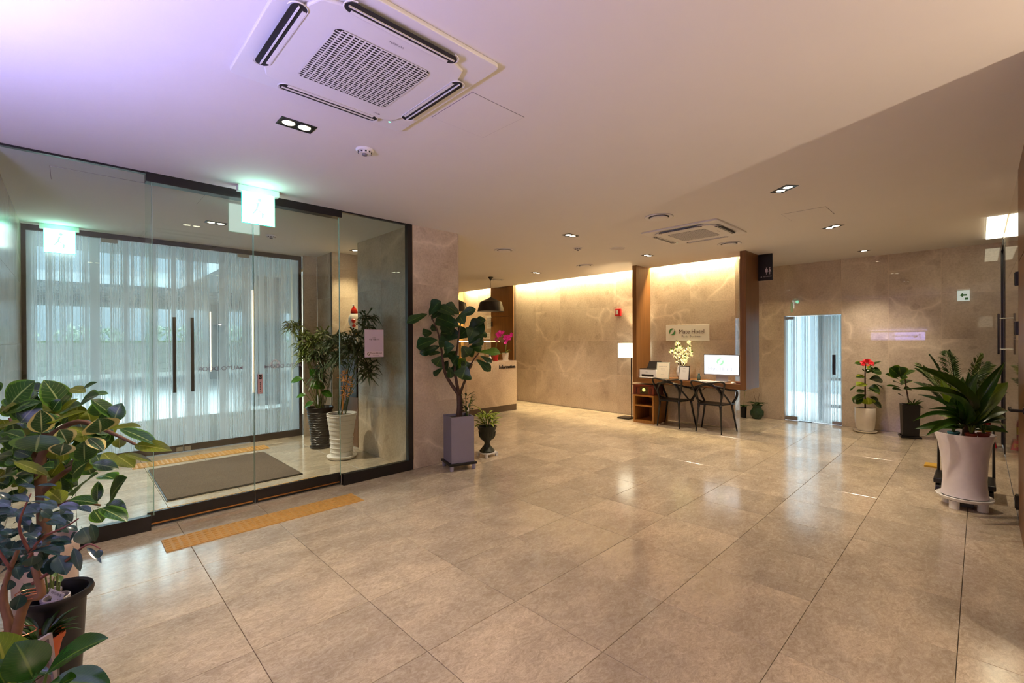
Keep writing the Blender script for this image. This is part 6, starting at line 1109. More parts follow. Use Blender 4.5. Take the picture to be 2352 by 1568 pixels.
'blue': [(-0.102,2.239,0.963,-0.155,2.311,0.977,-0.1,-0.26,0.96,0.032,0),(-0.104,2.395,0.924,-0.036,2.367,0.902,0.25,-0.17,0.95,0.024,0),(-0.088,2.401,0.977,-0.035,2.344,0.978,-0.3,-0.27,0.92,0.016,0),(-0.093,2.395,0.972,-0.14,2.464,0.977,-0.25,-0.24,0.94,0.019,0),(-0.156,2.486,0.914,-0.199,2.546,0.884,-0.38,0.17,0.91,0.035,0),(-0.147,2.276,0.97,-0.176,2.292,0.999,0.42,-0.55,0.72,0.026,0),(-0.093,2.287,0.965,-0.051,2.232,0.961,-0.07,-0.13,0.99,0.015,0),(-0.125,2.371,0.889,-0.091,2.323,0.885,-0.25,-0.24,0.94,0.018,0),(-0.103,2.398,0.85,-0.107,2.402,0.81,-0.73,-0.69,0.01,0.05,0),(-0.076,2.33,0.902,-0.05,2.324,0.871,0.56,-0.6,0.58,0.04,0),(-0.049,2.217,0.912,0.009,2.184,0.908,-0.09,-0.29,0.95,0.018,0),(-0.026,2.208,0.927,0.003,2.187,0.88,0.41,-0.72,0.57,0.033,0),(-0.014,2.253,0.859,-0.048,2.298,0.875,0.06,-0.29,0.95,0.025,0),(-0.014,2.179,0.875,-0.065,2.231,0.885,-0.02,-0.21,0.98,0.018,0),(-0.012,2.175,0.871,0.017,2.167,0.851,0.4,-0.52,0.75,0.025,0),(0.02,2.305,0.898,0.053,2.254,0.882,-0.02,-0.3,0.96,0.029,0),(-0.103,2.266,0.783,-0.026,2.148,0.799,-0.13,0.05,0.99,0.039,0),(-0.104,2.293,0.777,-0.072,2.243,0.812,-0.56,0.2,0.8,0.018,0),(-0.113,2.312,0.781,-0.164,2.349,0.78,-0.05,-0.07,1,0.018,0),(-0.094,2.216,0.783,-0.098,2.215,0.752,0.33,-0.94,0.01,0.049,0),(-0.154,2.431,0.818,-0.126,2.398,0.817,-0.18,-0.19,0.96,0.016,0),(-0.157,2.35,0.845,-0.184,2.367,0.846,-0.01,-0.06,1,0.018,0),(0.012,2.153,0.852,-0.002,2.176,0.815,-0.95,-0.13,0.28,0.027,0),(-0.058,2.343,0.785,-0.008,2.283,0.786,-0.12,-0.1,0.99,0.022,0),(0.006,2.291,0.749,0.022,2.302,0.684,0.7,-0.72,0.05,0.025,0),(0.04,2.206,0.773,0.076,2.14,0.727,-0,-0.57,0.82,0.018,0),(0.068,2.059,0.805,0.066,2.051,0.78,-0.33,-0.89,0.3,0.023,0),(0.029,2.312,0.814,0.051,2.29,0.758,0.16,-0.9,0.41,0.074,0),(0.048,2.147,0.871,0.06,2.148,0.805,0.66,-0.74,0.1,0.033,0),(-0.022,2.26,0.739,0.001,2.252,0.705,0.51,-0.69,0.51,0.046,0),(-0.056,2.375,0.711,-0.023,2.36,0.677,0.3,-0.74,0.61,0.048,0),(-0.138,2.284,0.914,-0.173,2.329,0.901,-0.15,0.15,0.98,0.032,0),(-0.118,2.433,0.852,-0.154,2.478,0.834,-0.11,0.29,0.95,0.011,0),(-0.125,2.425,0.806,-0.084,2.397,0.782,0.24,-0.43,0.87,0.028,0),(-0.075,2.336,0.768,-0.029,2.264,0.747,0.03,-0.27,0.96,0.037,0),(-0.147,2.292,0.829,-0.177,2.339,0.817,-0.44,-0.04,0.9,0.021,0),(-0.146,2.459,0.726,-0.17,2.502,0.683,-0.58,0.39,0.71,0.035,0),(-0.066,2.279,0.837,-0.081,2.304,0.805,-0.66,0.43,0.62,0.03,0),(-0.133,2.484,0.683,-0.169,2.534,0.655,-0.65,-0.06,0.76,0.028,0),(-0.108,2.404,0.74,-0.06,2.348,0.77,-0.39,0.15,0.91,0.028,0),(-0.054,2.334,0.778,-0.001,2.28,0.779,-0.25,-0.24,0.94,0.028,0),(-0.035,2.262,0.748,-0.012,2.21,0.693,0.1,-0.71,0.7,0.058,0),(-0.051,2.281,0.74,-0.05,2.254,0.69,0.33,-0.83,0.45,0.04,0),(-0.126,2.307,0.633,-0.138,2.302,0.584,0.09,-0.99,0.08,0.042,0),(-0.154,2.382,0.665,-0.16,2.388,0.628,-0.26,-0.96,-0.13,0.036,0),(-0.124,2.41,0.628,-0.106,2.4,0.588,0.37,-0.85,0.37,0.039,0),(0.006,2.209,0.781,0.022,2.165,0.709,0.09,-0.84,0.53,0.027,0),(-0.11,2.494,0.641,-0.096,2.476,0.616,0.01,-0.81,0.59,0.034,0),(-0.176,2.563,0.644,-0.2,2.599,0.616,-0.69,0.11,0.72,0.039,0),(-0.137,2.303,0.733,-0.127,2.277,0.694,0.36,-0.73,0.58,0.031,0),(-0.091,2.236,0.776,-0.079,2.239,0.722,0.71,-0.69,0.12,0.035,0),(-0.074,2.462,0.682,-0.062,2.427,0.629,0.03,-0.83,0.56,0.039,0),(-0.121,2.421,0.779,-0.155,2.442,0.75,-0.71,-0.57,0.42,0.032,0),(-0.171,2.291,0.87,-0.142,2.276,0.855,0.1,-0.55,0.83,0.026,0),(-0.183,2.524,0.74,-0.135,2.48,0.731,-0.26,-0.45,0.85,0.028,0),(-0.116,2.515,0.706,-0.161,2.546,0.732,0.1,-0.55,0.83,0.035,0),(-0.121,2.486,0.711,-0.171,2.522,0.724,-0.04,-0.39,0.92,0.04,0),(-0.155,2.646,0.815,-0.187,2.679,0.842,0.07,-0.59,0.81,0.043,0),(-0.038,2.55,0.846,-0.091,2.57,0.867,0.04,-0.67,0.74,0.047,0),(-0.068,2.498,0.81,-0.006,2.464,0.801,-0.07,-0.37,0.93,0.046,0),(-0.182,2.597,0.798,-0.21,2.62,0.773,-0.76,-0.57,0.32,0.046,0),(-0.087,2.617,0.824,-0.129,2.664,0.805,-0.46,-0.05,0.88,0.047,0),(-0.084,2.501,0.644,-0.135,2.581,0.644,-0.41,-0.26,0.88,0.041,0),(-0.193,2.46,0.763,-0.233,2.471,0.798,0.49,-0.49,0.72,0.042,0),(-0.193,2.516,0.88,-0.176,2.516,0.839,0.36,-0.92,0.15,0.029,0),(-0.211,2.632,0.661,-0.173,2.617,0.674,-0.43,-0.35,0.83,0.034,0),(-0.159,2.48,0.878,-0.217,2.561,0.882,-0.3,-0.26,0.92,0.031,0),(-0.123,2.4,0.737,-0.107,2.387,0.775,-0.78,-0.62,0.12,0.037,0),(-0.034,2.397,0.826,-0.007,2.382,0.787,0.35,-0.77,0.53,0.032,0),(-0.03,2.355,0.887,-0.045,2.377,0.853,-0.42,0.66,0.62,0.044,0),(-0.137,2.568,0.849,-0.115,2.539,0.815,-0.02,-0.77,0.64,0.044,0),(-0.063,2.478,0.721,-0.019,2.451,0.698,-0.03,-0.66,0.75,0.046,0),(-0.167,2.445,0.831,-0.162,2.432,0.8,-0.06,-0.92,0.39,0.032,0),(-0.183,2.556,0.679,-0.135,2.49,0.675,-0.31,-0.28,0.91,0.041,0),(-0.107,2.386,0.841,-0.141,2.433,0.871,0.06,-0.5,0.86,0.035,0),(-0.182,2.623,0.83,-0.229,2.668,0.82,-0.21,0,0.98,0.046,0),(-0.174,2.446,0.765,-0.212,2.468,0.794,0.14,-0.69,0.71,0.037,0),(-0.107,2.639,0.855,-0.125,2.654,0.825,-0.81,-0.54,0.2,0.04,0),(-0.064,2.343,0.876,-0.019,2.305,0.868,-0.16,-0.39,0.91,0.03,0),(-0.082,2.571,0.741,-0.124,2.602,0.733,-0.51,-0.5,0.7,0.04,0),(-0.2,2.692,0.697,-0.158,2.639,0.687,0.02,-0.17,0.99,0.045,0),(-0.014,2.409,0.791,-0.036,2.412,0.825,0.23,-0.94,0.23,0.046,0),(-0.144,2.669,0.624,-0.101,2.639,0.631,-0.42,-0.45,0.79,0.048,0),(-0.03,2.358,0.9,0.028,2.316,0.887,-0.34,-0.67,0.66,0.035,0),(-0.193,2.654,0.861,-0.164,2.631,0.828,0.21,-0.7,0.68,0.034,0),(-0.159,2.622,0.843,-0.119,2.574,0.813,0.12,-0.44,0.89,0.036,0),(-0.219,2.691,0.815,-0.233,2.705,0.848,0.37,-0.78,0.5,0.045,0),(-0.038,2.482,0.713,-0.077,2.495,0.691,-0.55,-0.51,0.67,0.046,0),(-0.073,2.449,0.684,-0.08,2.439,0.729,0.06,-0.97,-0.23,0.031,0),(-0.145,2.401,0.794,-0.153,2.41,0.759,-0.52,-0.85,-0.1,0.04,0),(-0.186,2.634,0.677,-0.137,2.562,0.663,-0.15,-0.28,0.95,0.031,0),(-0.08,2.445,0.662,-0.1,2.461,0.693,0.39,-0.68,0.62,0.045,0),(-0.089,2.514,0.861,-0.148,2.547,0.864,-0.2,-0.42,0.88,0.04,0),(-0.14,2.4,0.694,-0.097,2.34,0.693,-0.48,-0.36,0.8,0.035,0),(-0.082,2.522,0.772,-0.128,2.553,0.796,-0.03,-0.63,0.78,0.035,0),(-0.207,2.547,0.811,-0.181,2.539,0.844,-0.72,-0.57,0.4,0.029,0),(-0.122,2.383,0.703,-0.085,2.369,0.683,0.15,-0.64,0.76,0.033,0),(-0.168,2.52,0.668,-0.137,2.493,0.697,-0.78,-0.28,0.56,0.04,0),(-0.206,2.713,0.673,-0.172,2.696,0.636,0.27,-0.76,0.59,0.042,0),(-0.133,2.551,0.742,-0.137,2.566,0.695,-0.13,-0.95,-0.28,0.038,0),(-0.083,2.552,0.717,-0.038,2.497,0.745,-0.65,-0.13,0.75,0.038,0),(-0.106,2.497,0.667,-0.061,2.464,0.677,-0.3,-0.12,0.95,0.039,0),(-0.14,2.582,0.705,-0.172,2.636,0.664,-0.84,-0.08,0.54,0.041,0),(-0.227,2.689,0.755,-0.182,2.645,0.728,0,-0.52,0.86,0.044,0),(-0.085,2.456,0.732,-0.112,2.501,0.756,-0.04,-0.49,0.87,0.037,0),(-0.044,2.342,0.784,0.001,2.309,0.768,-0.18,-0.61,0.77,0.038,0),(-0.196,2.453,0.897,-0.145,2.387,0.895,-0.4,-0.33,0.86,0.029,0),(-0.153,2.41,0.918,-0.194,2.442,0.937,-0.19,-0.67,0.72,0.029,0),(-0.173,2.471,0.768,-0.134,2.409,0.755,-0.17,-0.31,0.94,0.029,0),(-0.207,2.703,0.646,-0.232,2.745,0.603,-0.7,0.26,0.66,0.039,0),(-0.028,2.352,0.757,-0.047,2.383,0.785,-0.05,-0.69,0.72,0.033,0),(-0.083,2.498,0.858,-0.082,2.517,0.813,0.8,-0.55,-0.22,0.034,0),(-0.199,2.532,0.696,-0.253,2.576,0.694,-0.4,-0.44,0.8,0.03,0),(-0.123,2.521,0.655,-0.176,2.563,0.652,-0.25,-0.25,0.94,0.041,0),(-0.09,2.447,0.674,-0.045,2.431,0.669,-0.15,-0.66,0.73,0.033,0),(-0.162,2.576,0.792,-0.164,2.584,0.752,0.29,-0.94,-0.19,0.043,0),(-0.167,2.568,0.717,-0.201,2.592,0.752,0.1,-0.79,0.61,0.041,0),(-0.127,2.461,0.812,-0.171,2.494,0.791,-0.61,-0.36,0.7,0.029,0),(-0.173,2.666,0.742,-0.13,2.643,0.752,-0.37,-0.31,0.88,0.043,0),(-0.154,2.682,0.629,-0.105,2.662,0.624,-0.18,-0.61,0.78,0.042,0),(-0.2,2.65,0.843,-0.246,2.665,0.835,-0.32,-0.61,0.73,0.042,0),(-0.226,2.737,0.796,-0.219,2.736,0.828,0.05,-1,-0.03,0.037,0),(-0.211,2.634,0.882,-0.261,2.647,0.899,0.2,-0.42,0.88,0.035,0),(-0.12,2.442,0.9,-0.084,2.397,0.882,-0.14,-0.46,0.87,0.044,0),(-0.218,2.741,0.838,-0.23,2.742,0.872,0.19,-0.98,0.08,0.044,0)],
'lily': [(-0.05,1.793,0.59,0.072,1.661,0.692,-0.64,-0,0.77,0.086,0),(-0.046,1.841,0.533,0.08,1.736,0.513,-0.1,-0.31,0.95,0.088,0),(-0.122,1.934,0.491,-0.16,2.003,0.658,0.21,-0.88,0.41,0.128,2),(-0.076,1.801,0.584,-0.113,1.845,0.68,0.3,-0.82,0.49,0.102,0),(-0.11,1.906,0.568,-0.04,1.833,0.561,-0.25,-0.33,0.91,0.032,0),(-0.103,1.83,0.57,-0.066,1.796,0.59,-0.71,-0.46,0.53,0.045,0),(-0.133,1.883,0.553,-0.16,1.916,0.614,0.22,-0.82,0.53,0.075,0),(-0.03,1.768,0.553,0.009,1.734,0.579,-0.61,-0.09,0.79,0.046,0)],
'fiddle': [(3.025,4.55,1.811,2.763,4.658,1.712,-0.48,-0.78,0.41,0.13,0),(3.035,4.514,1.8,3.09,4.382,1.966,-0.95,-0.29,0.09,0.194,0),(3.072,4.531,1.751,3.175,4.498,1.869,-0.6,-0.73,0.32,0.119,0),(3.205,4.254,1.787,3.078,4.413,1.896,-0.43,-0.72,0.55,0.159,0),(3.327,4.32,1.809,3.169,4.383,1.924,-0.27,-0.95,0.15,0.163,0),(3.299,4.308,1.778,3.419,4.131,1.872,-0.86,-0.47,0.21,0.126,0),(3.305,4.294,1.662,3.153,4.553,1.786,-0.64,-0.6,0.48,0.249,0),(3.369,4.329,1.547,3.214,4.591,1.594,-0.75,-0.52,0.41,0.263,0),(3.175,4.556,1.623,3.084,4.606,1.655,-0.15,-0.71,0.68,0.143,0),(3.088,4.594,1.593,2.971,4.67,1.582,-0.51,-0.7,0.5,0.145,0),(3.071,4.407,1.505,2.877,4.602,1.438,-0.64,-0.41,0.65,0.235,0),(3.146,4.466,1.432,2.929,4.641,1.351,-0.66,-0.72,0.21,0.135,0),(3.139,4.432,1.353,3.052,4.595,1.345,-0.65,-0.31,0.69,0.104,0),(3.168,4.449,1.316,3.13,4.526,1.192,-0.72,-0.66,-0.19,0.185,0),(3.212,4.499,1.167,3.111,4.549,1.08,-0.7,-0.3,0.64,0.114,0),(3.219,4.276,1.432,3.135,4.377,1.404,-0.76,-0.53,0.37,0.192,0),(3.5,4.352,1.652,3.6,4.167,1.756,-0.83,-0.16,0.53,0.161,0),(3.455,4.344,1.548,3.58,4.181,1.726,-0.86,-0.47,0.18,0.256,0),(3.396,4.224,1.459,3.501,4.158,1.611,-0.81,-0.46,0.36,0.25,0),(3.553,4.254,1.547,3.654,4.201,1.591,-0.56,-0.67,0.49,0.138,0),(3.391,4.173,1.445,3.501,4.076,1.49,-0.69,-0.63,0.35,0.108,0),(3.459,4.304,1.4,3.582,4.209,1.425,-0.6,-0.65,0.47,0.166,0),(3.576,4.26,1.353,3.752,4.06,1.353,-0.54,-0.48,0.7,0.138,2),(3.419,4.051,1.318,3.495,3.928,1.241,-0.47,-0.66,0.59,0.081,0),(3.43,4.131,1.273,3.541,3.998,1.141,-0.49,-0.78,0.38,0.121,0),(3.411,4.315,1.283,3.356,4.388,1.158,-0.88,-0.47,0.12,0.231,2),(3.306,4.16,1.205,3.257,4.195,1.047,-0.72,-0.69,0.07,0.245,0),(3.236,4.397,1.185,3.247,4.383,1.051,-0.37,-0.93,0.07,0.122,0),(3.282,4.267,1.317,3.23,4.345,1.227,-0.91,-0.29,0.28,0.194,0),(3.366,4.448,1.37,3.318,4.513,1.273,-0.8,-0.6,-0.01,0.178,0),(3.401,4.325,1.342,3.486,4.232,1.371,-0.71,-0.51,0.48,0.176,0),(3.295,4.424,1.548,3.244,4.452,1.695,-0.17,-0.98,0.13,0.198,0),(3.308,4.203,1.689,3.276,4.254,1.79,-0.51,-0.82,0.25,0.171,0),(3.289,4.493,1.253,3.27,4.568,1.132,-0.97,-0.23,0.01,0.155,0),(3.341,4.156,1.517,3.388,4.122,1.645,-0.57,-0.82,-0.01,0.192,0),(3.206,4.283,1.319,3.134,4.376,1.347,-0.4,-0.54,0.74,0.171,0),(3.373,4.337,1.254,3.427,4.266,1.137,-0.5,-0.82,0.27,0.176,0),(3.271,4.205,1.432,3.334,4.149,1.318,-0.46,-0.87,0.18,0.181,0),(3.253,4.368,1.62,3.143,4.434,1.692,-0.23,-0.87,0.44,0.196,0),(3.388,4.426,1.519,3.439,4.324,1.636,-0.94,-0.33,0.12,0.212,0),(3.222,4.375,1.461,3.107,4.434,1.49,-0.29,-0.81,0.51,0.195,0),(3.324,4.369,1.226,3.298,4.384,1.109,-0.92,-0.37,0.16,0.154,0)],
'redp': [(9.212,1.266,1.059,9.091,1.423,1.097,-0.4,-0.5,0.77,0.103,0),(9.198,1.241,1.04,9.346,1.105,1.127,-0.35,0.21,0.91,0.086,0),(9.199,1.218,0.963,9.258,1.095,0.966,-0.58,-0.27,0.77,0.188,0),(9.097,1.274,0.946,9.047,1.314,1.005,0.03,-0.82,0.57,0.094,0),(9.082,1.264,0.86,8.902,1.378,0.884,-0.21,-0.52,0.83,0.054,0),(9.167,1.276,0.874,9.057,1.394,0.908,-0.47,-0.62,0.62,0.058,2),(9.239,1.247,0.841,9.352,1.091,0.823,-0.49,-0.44,0.75,0.181,0),(9.081,1.249,0.773,8.964,1.372,0.745,-0.39,-0.15,0.91,0.161,2),(9.081,1.39,0.745,9.04,1.464,0.654,-0.64,0.43,0.64,0.045,0),(9.235,1.169,0.768,9.3,1.078,0.691,-0.18,-0.7,0.69,0.051,0),(9.139,1.249,0.701,9.219,1.106,0.676,-0.6,-0.45,0.67,0.179,0),(9.139,1.249,0.662,9.336,1.136,0.596,0.19,-0.22,0.96,0.128,2),(9.175,1.286,0.656,9.071,1.389,0.637,-0.5,-0.36,0.79,0.089,0),(9.133,1.272,0.602,9.06,1.419,0.517,-0.74,0.03,0.68,0.106,0),(9.128,1.303,0.551,9.068,1.429,0.457,-0.76,0.11,0.63,0.18,0),(9.145,1.258,0.553,9.132,1.241,0.447,-0.94,-0.31,0.16,0.197,2),(9.163,1.237,0.563,9.227,1.127,0.508,-0.49,-0.6,0.63,0.089,0),(9.147,1.212,0.508,9.191,1.088,0.398,-0.37,-0.69,0.63,0.145,0),(9.189,1.271,0.941,9.278,1.221,1.038,-0.74,-0.03,0.67,0.138,0),(9.219,1.267,1.009,9.326,1.203,1.016,-0.33,-0.45,0.83,0.155,2)],
'blk': [(8.983,0.853,0.917,8.889,0.957,1.051,-0.62,-0.77,0.16,0.237,0),(8.98,0.832,0.928,8.98,0.86,1.076,-0.95,-0.31,0.06,0.201,0),(9.082,0.827,0.931,9.058,0.811,1.059,-0.79,0.61,-0.07,0.168,0),(9.054,0.817,0.915,9.282,0.695,1.011,-0.41,-0.05,0.91,0.092,0),(9.017,0.864,0.877,8.869,1.006,0.953,-0.32,-0.68,0.66,0.092,0),(9.071,0.833,0.792,9.2,0.751,0.865,-0.41,0.16,0.9,0.168,0),(9.004,0.834,0.806,8.894,0.908,0.841,0.04,-0.38,0.93,0.126,0),(8.943,0.829,0.756,8.762,0.987,0.786,-0.25,-0.45,0.86,0.056,0),(8.986,0.819,0.716,8.872,0.924,0.736,-0.28,-0.46,0.84,0.091,0),(9.024,0.808,0.613,8.94,0.867,0.661,-0.03,-0.66,0.75,0.056,0),(9.038,0.83,0.878,9.046,0.789,0.954,-0.9,0.33,0.28,0.123,0),(9.053,0.811,0.73,9.14,0.727,0.729,-0.39,-0.41,0.82,0.106,0)],
'nest': [(5.521,0.097,0.879,5.02,0.387,1.276,-0.4,-0.9,0.15,0.124,0),(5.443,0.11,0.866,4.808,0.413,1.097,-0.21,-0.83,0.52,0.08,0),(5.624,0.121,0.865,5.55,0.4,0.987,-0.66,-0.44,0.61,0.056,0),(5.591,0.142,0.856,5.627,0.248,1.13,-0.98,-0.08,0.16,0.1,2),(5.622,0.121,0.865,5.772,0.184,1.108,-0.77,-0.31,0.56,0.114,2),(5.488,0.096,0.892,5.518,0.104,1.175,-0.99,0.06,0.1,0.081,0),(5.547,0.076,0.888,5.512,0.068,1.204,-0.99,-0.09,-0.11,0.098,0),(5.533,0.062,0.881,5.5,0.011,1.211,-0.94,0.34,-0.04,0.124,0),(5.548,0.041,0.872,5.593,-0.146,1.298,-0.99,0.08,0.14,0.094,0),(5.463,0.096,0.875,5.587,-0.04,1.059,-0.79,0.09,0.6,0.149,2),(5.644,0.027,0.852,5.886,-0.215,1.11,-0.75,-0.04,0.66,0.152,2),(5.678,0.013,0.829,5.877,-0.194,1.022,-0.7,-0.01,0.71,0.082,0),(5.734,0.013,0.823,5.949,-0.198,0.852,-0.47,-0.37,0.8,0.11,0),(5.661,-0.015,0.814,5.957,-0.162,0.775,-0.23,-0.66,0.71,0.068,0),(5.801,-0.044,0.76,5.783,-0.186,0.684,-0.89,-0.12,0.45,0.056,0),(5.628,-0.001,0.776,5.976,-0.161,0.679,-0,-0.52,0.85,0.055,0),(5.513,0.147,0.854,5.517,0.262,0.82,-0.57,0.25,0.78,0.145,2),(5.441,0.138,0.843,5.186,0.403,0.788,-0.41,-0.21,0.89,0.062,0),(5.599,0.15,0.782,5.438,0.412,0.686,-0.82,-0.33,0.47,0.083,0),(5.442,0.153,0.761,5.09,0.318,0.687,-0.37,-0.41,0.83,0.081,0),(5.545,0.141,0.871,5.3,0.311,0.89,-0.4,-0.65,0.65,0.048,0),(5.666,0.056,0.846,5.464,0.131,1.062,-0.54,0.5,-0.68,0.093,0),(5.607,0.027,0.866,5.698,-0.072,1.038,-0.86,0.09,0.5,0.105,0),(5.531,0.126,0.834,5.332,0.213,0.927,0.18,-0.49,0.85,0.092,0),(5.479,0.082,0.925,5.381,0.115,1.109,-0.88,-0.18,-0.44,0.091,0),(5.693,0.049,0.906,5.656,0.027,1.115,-0.95,-0.24,-0.2,0.094,0),(5.756,-0.001,0.811,5.731,-0.086,0.915,-0.95,0.3,0.01,0.094,0)],
}

# ================================================================ PLANTS
def leaf_mesh(name, m, shape='ovate', n=8, curl=0.12, fold=0.10, wave=0.0, droop=0.0, pet=0.10):
    """unit leaf: runs from x=0 to x=1, half width 0.5 in y; scaled per object"""
    mb = MB(); vs = []; uvs = []; us = (-1, -0.5, 0, 0.5, 1)
    for i in range(n + 1):
        t = i / n
        if shape == 'ovate': w_ = math.sin(PI * min(1, t) ** 0.85) ** 0.75 if 0 < t < 1 else 0.0
        elif shape == 'fiddle': w_ = (math.sin(PI * t ** 1.5) ** 0.6 * (0.86 + 0.14 * math.cos(6.3 * t * 1.2))) if 0 < t < 1 else 0.0
        elif shape == 'round': w_ = math.sin(PI * t) ** 0.55 if 0 < t < 1 else 0.0
        elif shape == 'obovate': w_ = math.sin(PI * t ** 1.35) ** 0.7 if 0 < t < 1 else 0.0
        elif shape == 'strap': w_ = min(1, (t * 5 + 0.35)) * (1 - t ** 5) * (0.8 + 0.2 * math.sin(PI * t))
        else: w_ = math.sin(PI * t ** 0.8) ** 1.1 if 0 < t < 1 else 0.0
        if i == 0: w_ = max(w_, 0.03)
        for u in us:
            z = curl * 4 * t * (1 - t) * 0.5 - droop * t * t + fold * abs(u) * w_ * 0.5 + wave * math.sin(9 * t + (1.5 if u > 0 else 0)) * abs(u) * w_
            vs.append((t, 0.5 * u * w_, z)); uvs.append(((u + 1) / 2, t))
    f = []
    for i in range(n):
        for j in range(4):
            a = i * 5 + j; f.append((a, a + 5, a + 6, a + 1))
    mb.add(vs, f, None, uvs)
    if pet:
        mb.path([(-pet, 0, -0.02), (0, 0, 0), (0.35, 0, curl * 0.45 - droop * 0.12 - 0.004)], [0.012, 0.011, 0.004], 4)
    return mb.mesh(name, m, True)

def put_leaf(parent, me, a, b, nrm, w_, clampx=None, clampy=None, off=(0, 0, 0)):
    a = Vector(a); b = Vector(b)
    if clampx is not None: a.x = min(a.x, clampx); b.x = min(b.x, clampx)
    if clampy is not None: a.y = min(a.y, clampy); b.y = min(b.y, clampy)
    d = b - a; ln = max(d.length, 0.01); x = d / ln
    z = Vector(nrm); z = (z - x * z.dot(x))
    if z.length < 1e-3: z = Vector((0.1, 0.2, 1)) - x * Vector((0.1, 0.2, 1)).dot(x)
    z.normalize(); y = z.cross(x)
    o = bpy.data.objects.new('leaf', me); COL.objects.link(o); o.parent = parent
    zs = (ln + w_) / 2
    a = a - Vector(parent.location)
    o.matrix_basis = Matrix(((x.x * ln, y.x * w_, z.x * zs, a.x), (x.y * ln, y.y * w_, z.y * zs, a.y), (x.z * ln, y.z * w_, z.z * zs, a.z), (0, 0, 0, 1)))
    return o
def rel(pts, o): return [Vector(p) - Vector(o) for p in pts]
def branch(parent, pts, rad, mat, name='branch', n=8):
    return MB().path(smooth_pts(rel(pts, parent.location), 4), [rad[0] + (rad[1] - rad[0]) * i / (4 * (len(pts) - 1)) for i in range(4 * (len(pts) - 1) + 1)], n).build(name, mat, parent, smooth=True)
def soil(parent, r, z, square=False, c=(0, 0)):
    mb = MB()
    if square: mb.box(-r, r, -r, r, z - 0.02, z)
    else: mb.lathe([(r, z - 0.02), (r, z), (r * 0.5, z + 0.012), (0.0, z + 0.015)], 20, (c[0], c[1], 0))
    return mb.build('soil', SOIL, parent)

BARK = plain('fig_bark', srgb(100, 72, 46), 0.85, noise_amt=0.35, scale=26, bump=0.8)
BARKP = plain('bonsai_bark', srgb(128, 92, 64), 0.85, noise_amt=0.3, scale=30, bump=0.8)
BARKD = plain('dark_bark', srgb(78, 58, 44), 0.85, noise_amt=0.35, scale=26, bump=0.8)
G = srgb
# --- variegated rubber fig, near left ---
FG = [leafmat('rubber_leaf', G(36, 74, 24), vein=G(150, 170, 110), edge=G(78, 122, 34), edge_w=0.30, rough=0.28), leafmat('rubber_leaf_cream', G(44, 78, 40), vein=G(190, 195, 150), edge=G(206, 196, 128), edge_w=0.55, rough=0.28), leafmat('rubber_leaf_lime', G(104, 118, 24), vein=G(170, 172, 90), rough=0.35, trans=0.35)]
fm = [leaf_mesh('rubber_leaf', m, 'ovate', 8, 0.10, 0.16, 0.02) for m in FG]
t = thing('rubber_fig', 'large variegated rubber fig with broad green and cream leaves, near left corner', 'plant', (-0.093, 3.30, 0))
for q in LEAF['fig']: put_leaf(t, fm[q[10]], q[0:3], q[3:6], q[6:9], q[9], clampy=4.55)
branch(t, [(-0.093, 3.30, 0.46), (-0.097, 3.298, 0.56), (-0.103, 3.305, 0.70), (-0.11, 3.313, 0.885), (-0.081, 3.285, 1.03), (-0.159, 3.361, 1.14)], (0.032, 0.016), BARK, 'trunk', 10)
for pts in ([(-0.103, 3.305, 0.744), (-0.035, 3.239, 0.831), (0.061, 3.147, 0.919), (0.124, 3.085, 1.006)], [(-0.11, 3.313, 0.885), (-0.175, 3.377, 1.03), (-0.222, 3.423, 1.119)], [(-0.085, 3.29, 1.02), (0.029, 3.139, 1.104), (0.149, 2.992, 1.049), (0.254, 2.819, 0.985)], [(-0.10, 3.30, 0.72), (-0.034, 3.198, 0.692), (0.004, 3.062, 0.734), (0.102, 2.966, 0.712)]):
    branch(t, pts, (0.016, 0.005), BARK)
MB().lathe([(0.09, 0.0), (0.11, 0.05), (0.128, 0.46), (0.135, 0.47), (0.135, 0.50), (0.12, 0.50), (0.114, 0.44)], 28).build('white_pot', plain('blush_glaze', srgb(226, 208, 200), 0.3), t, auto=40)
soil(t, 0.115, 0.455)
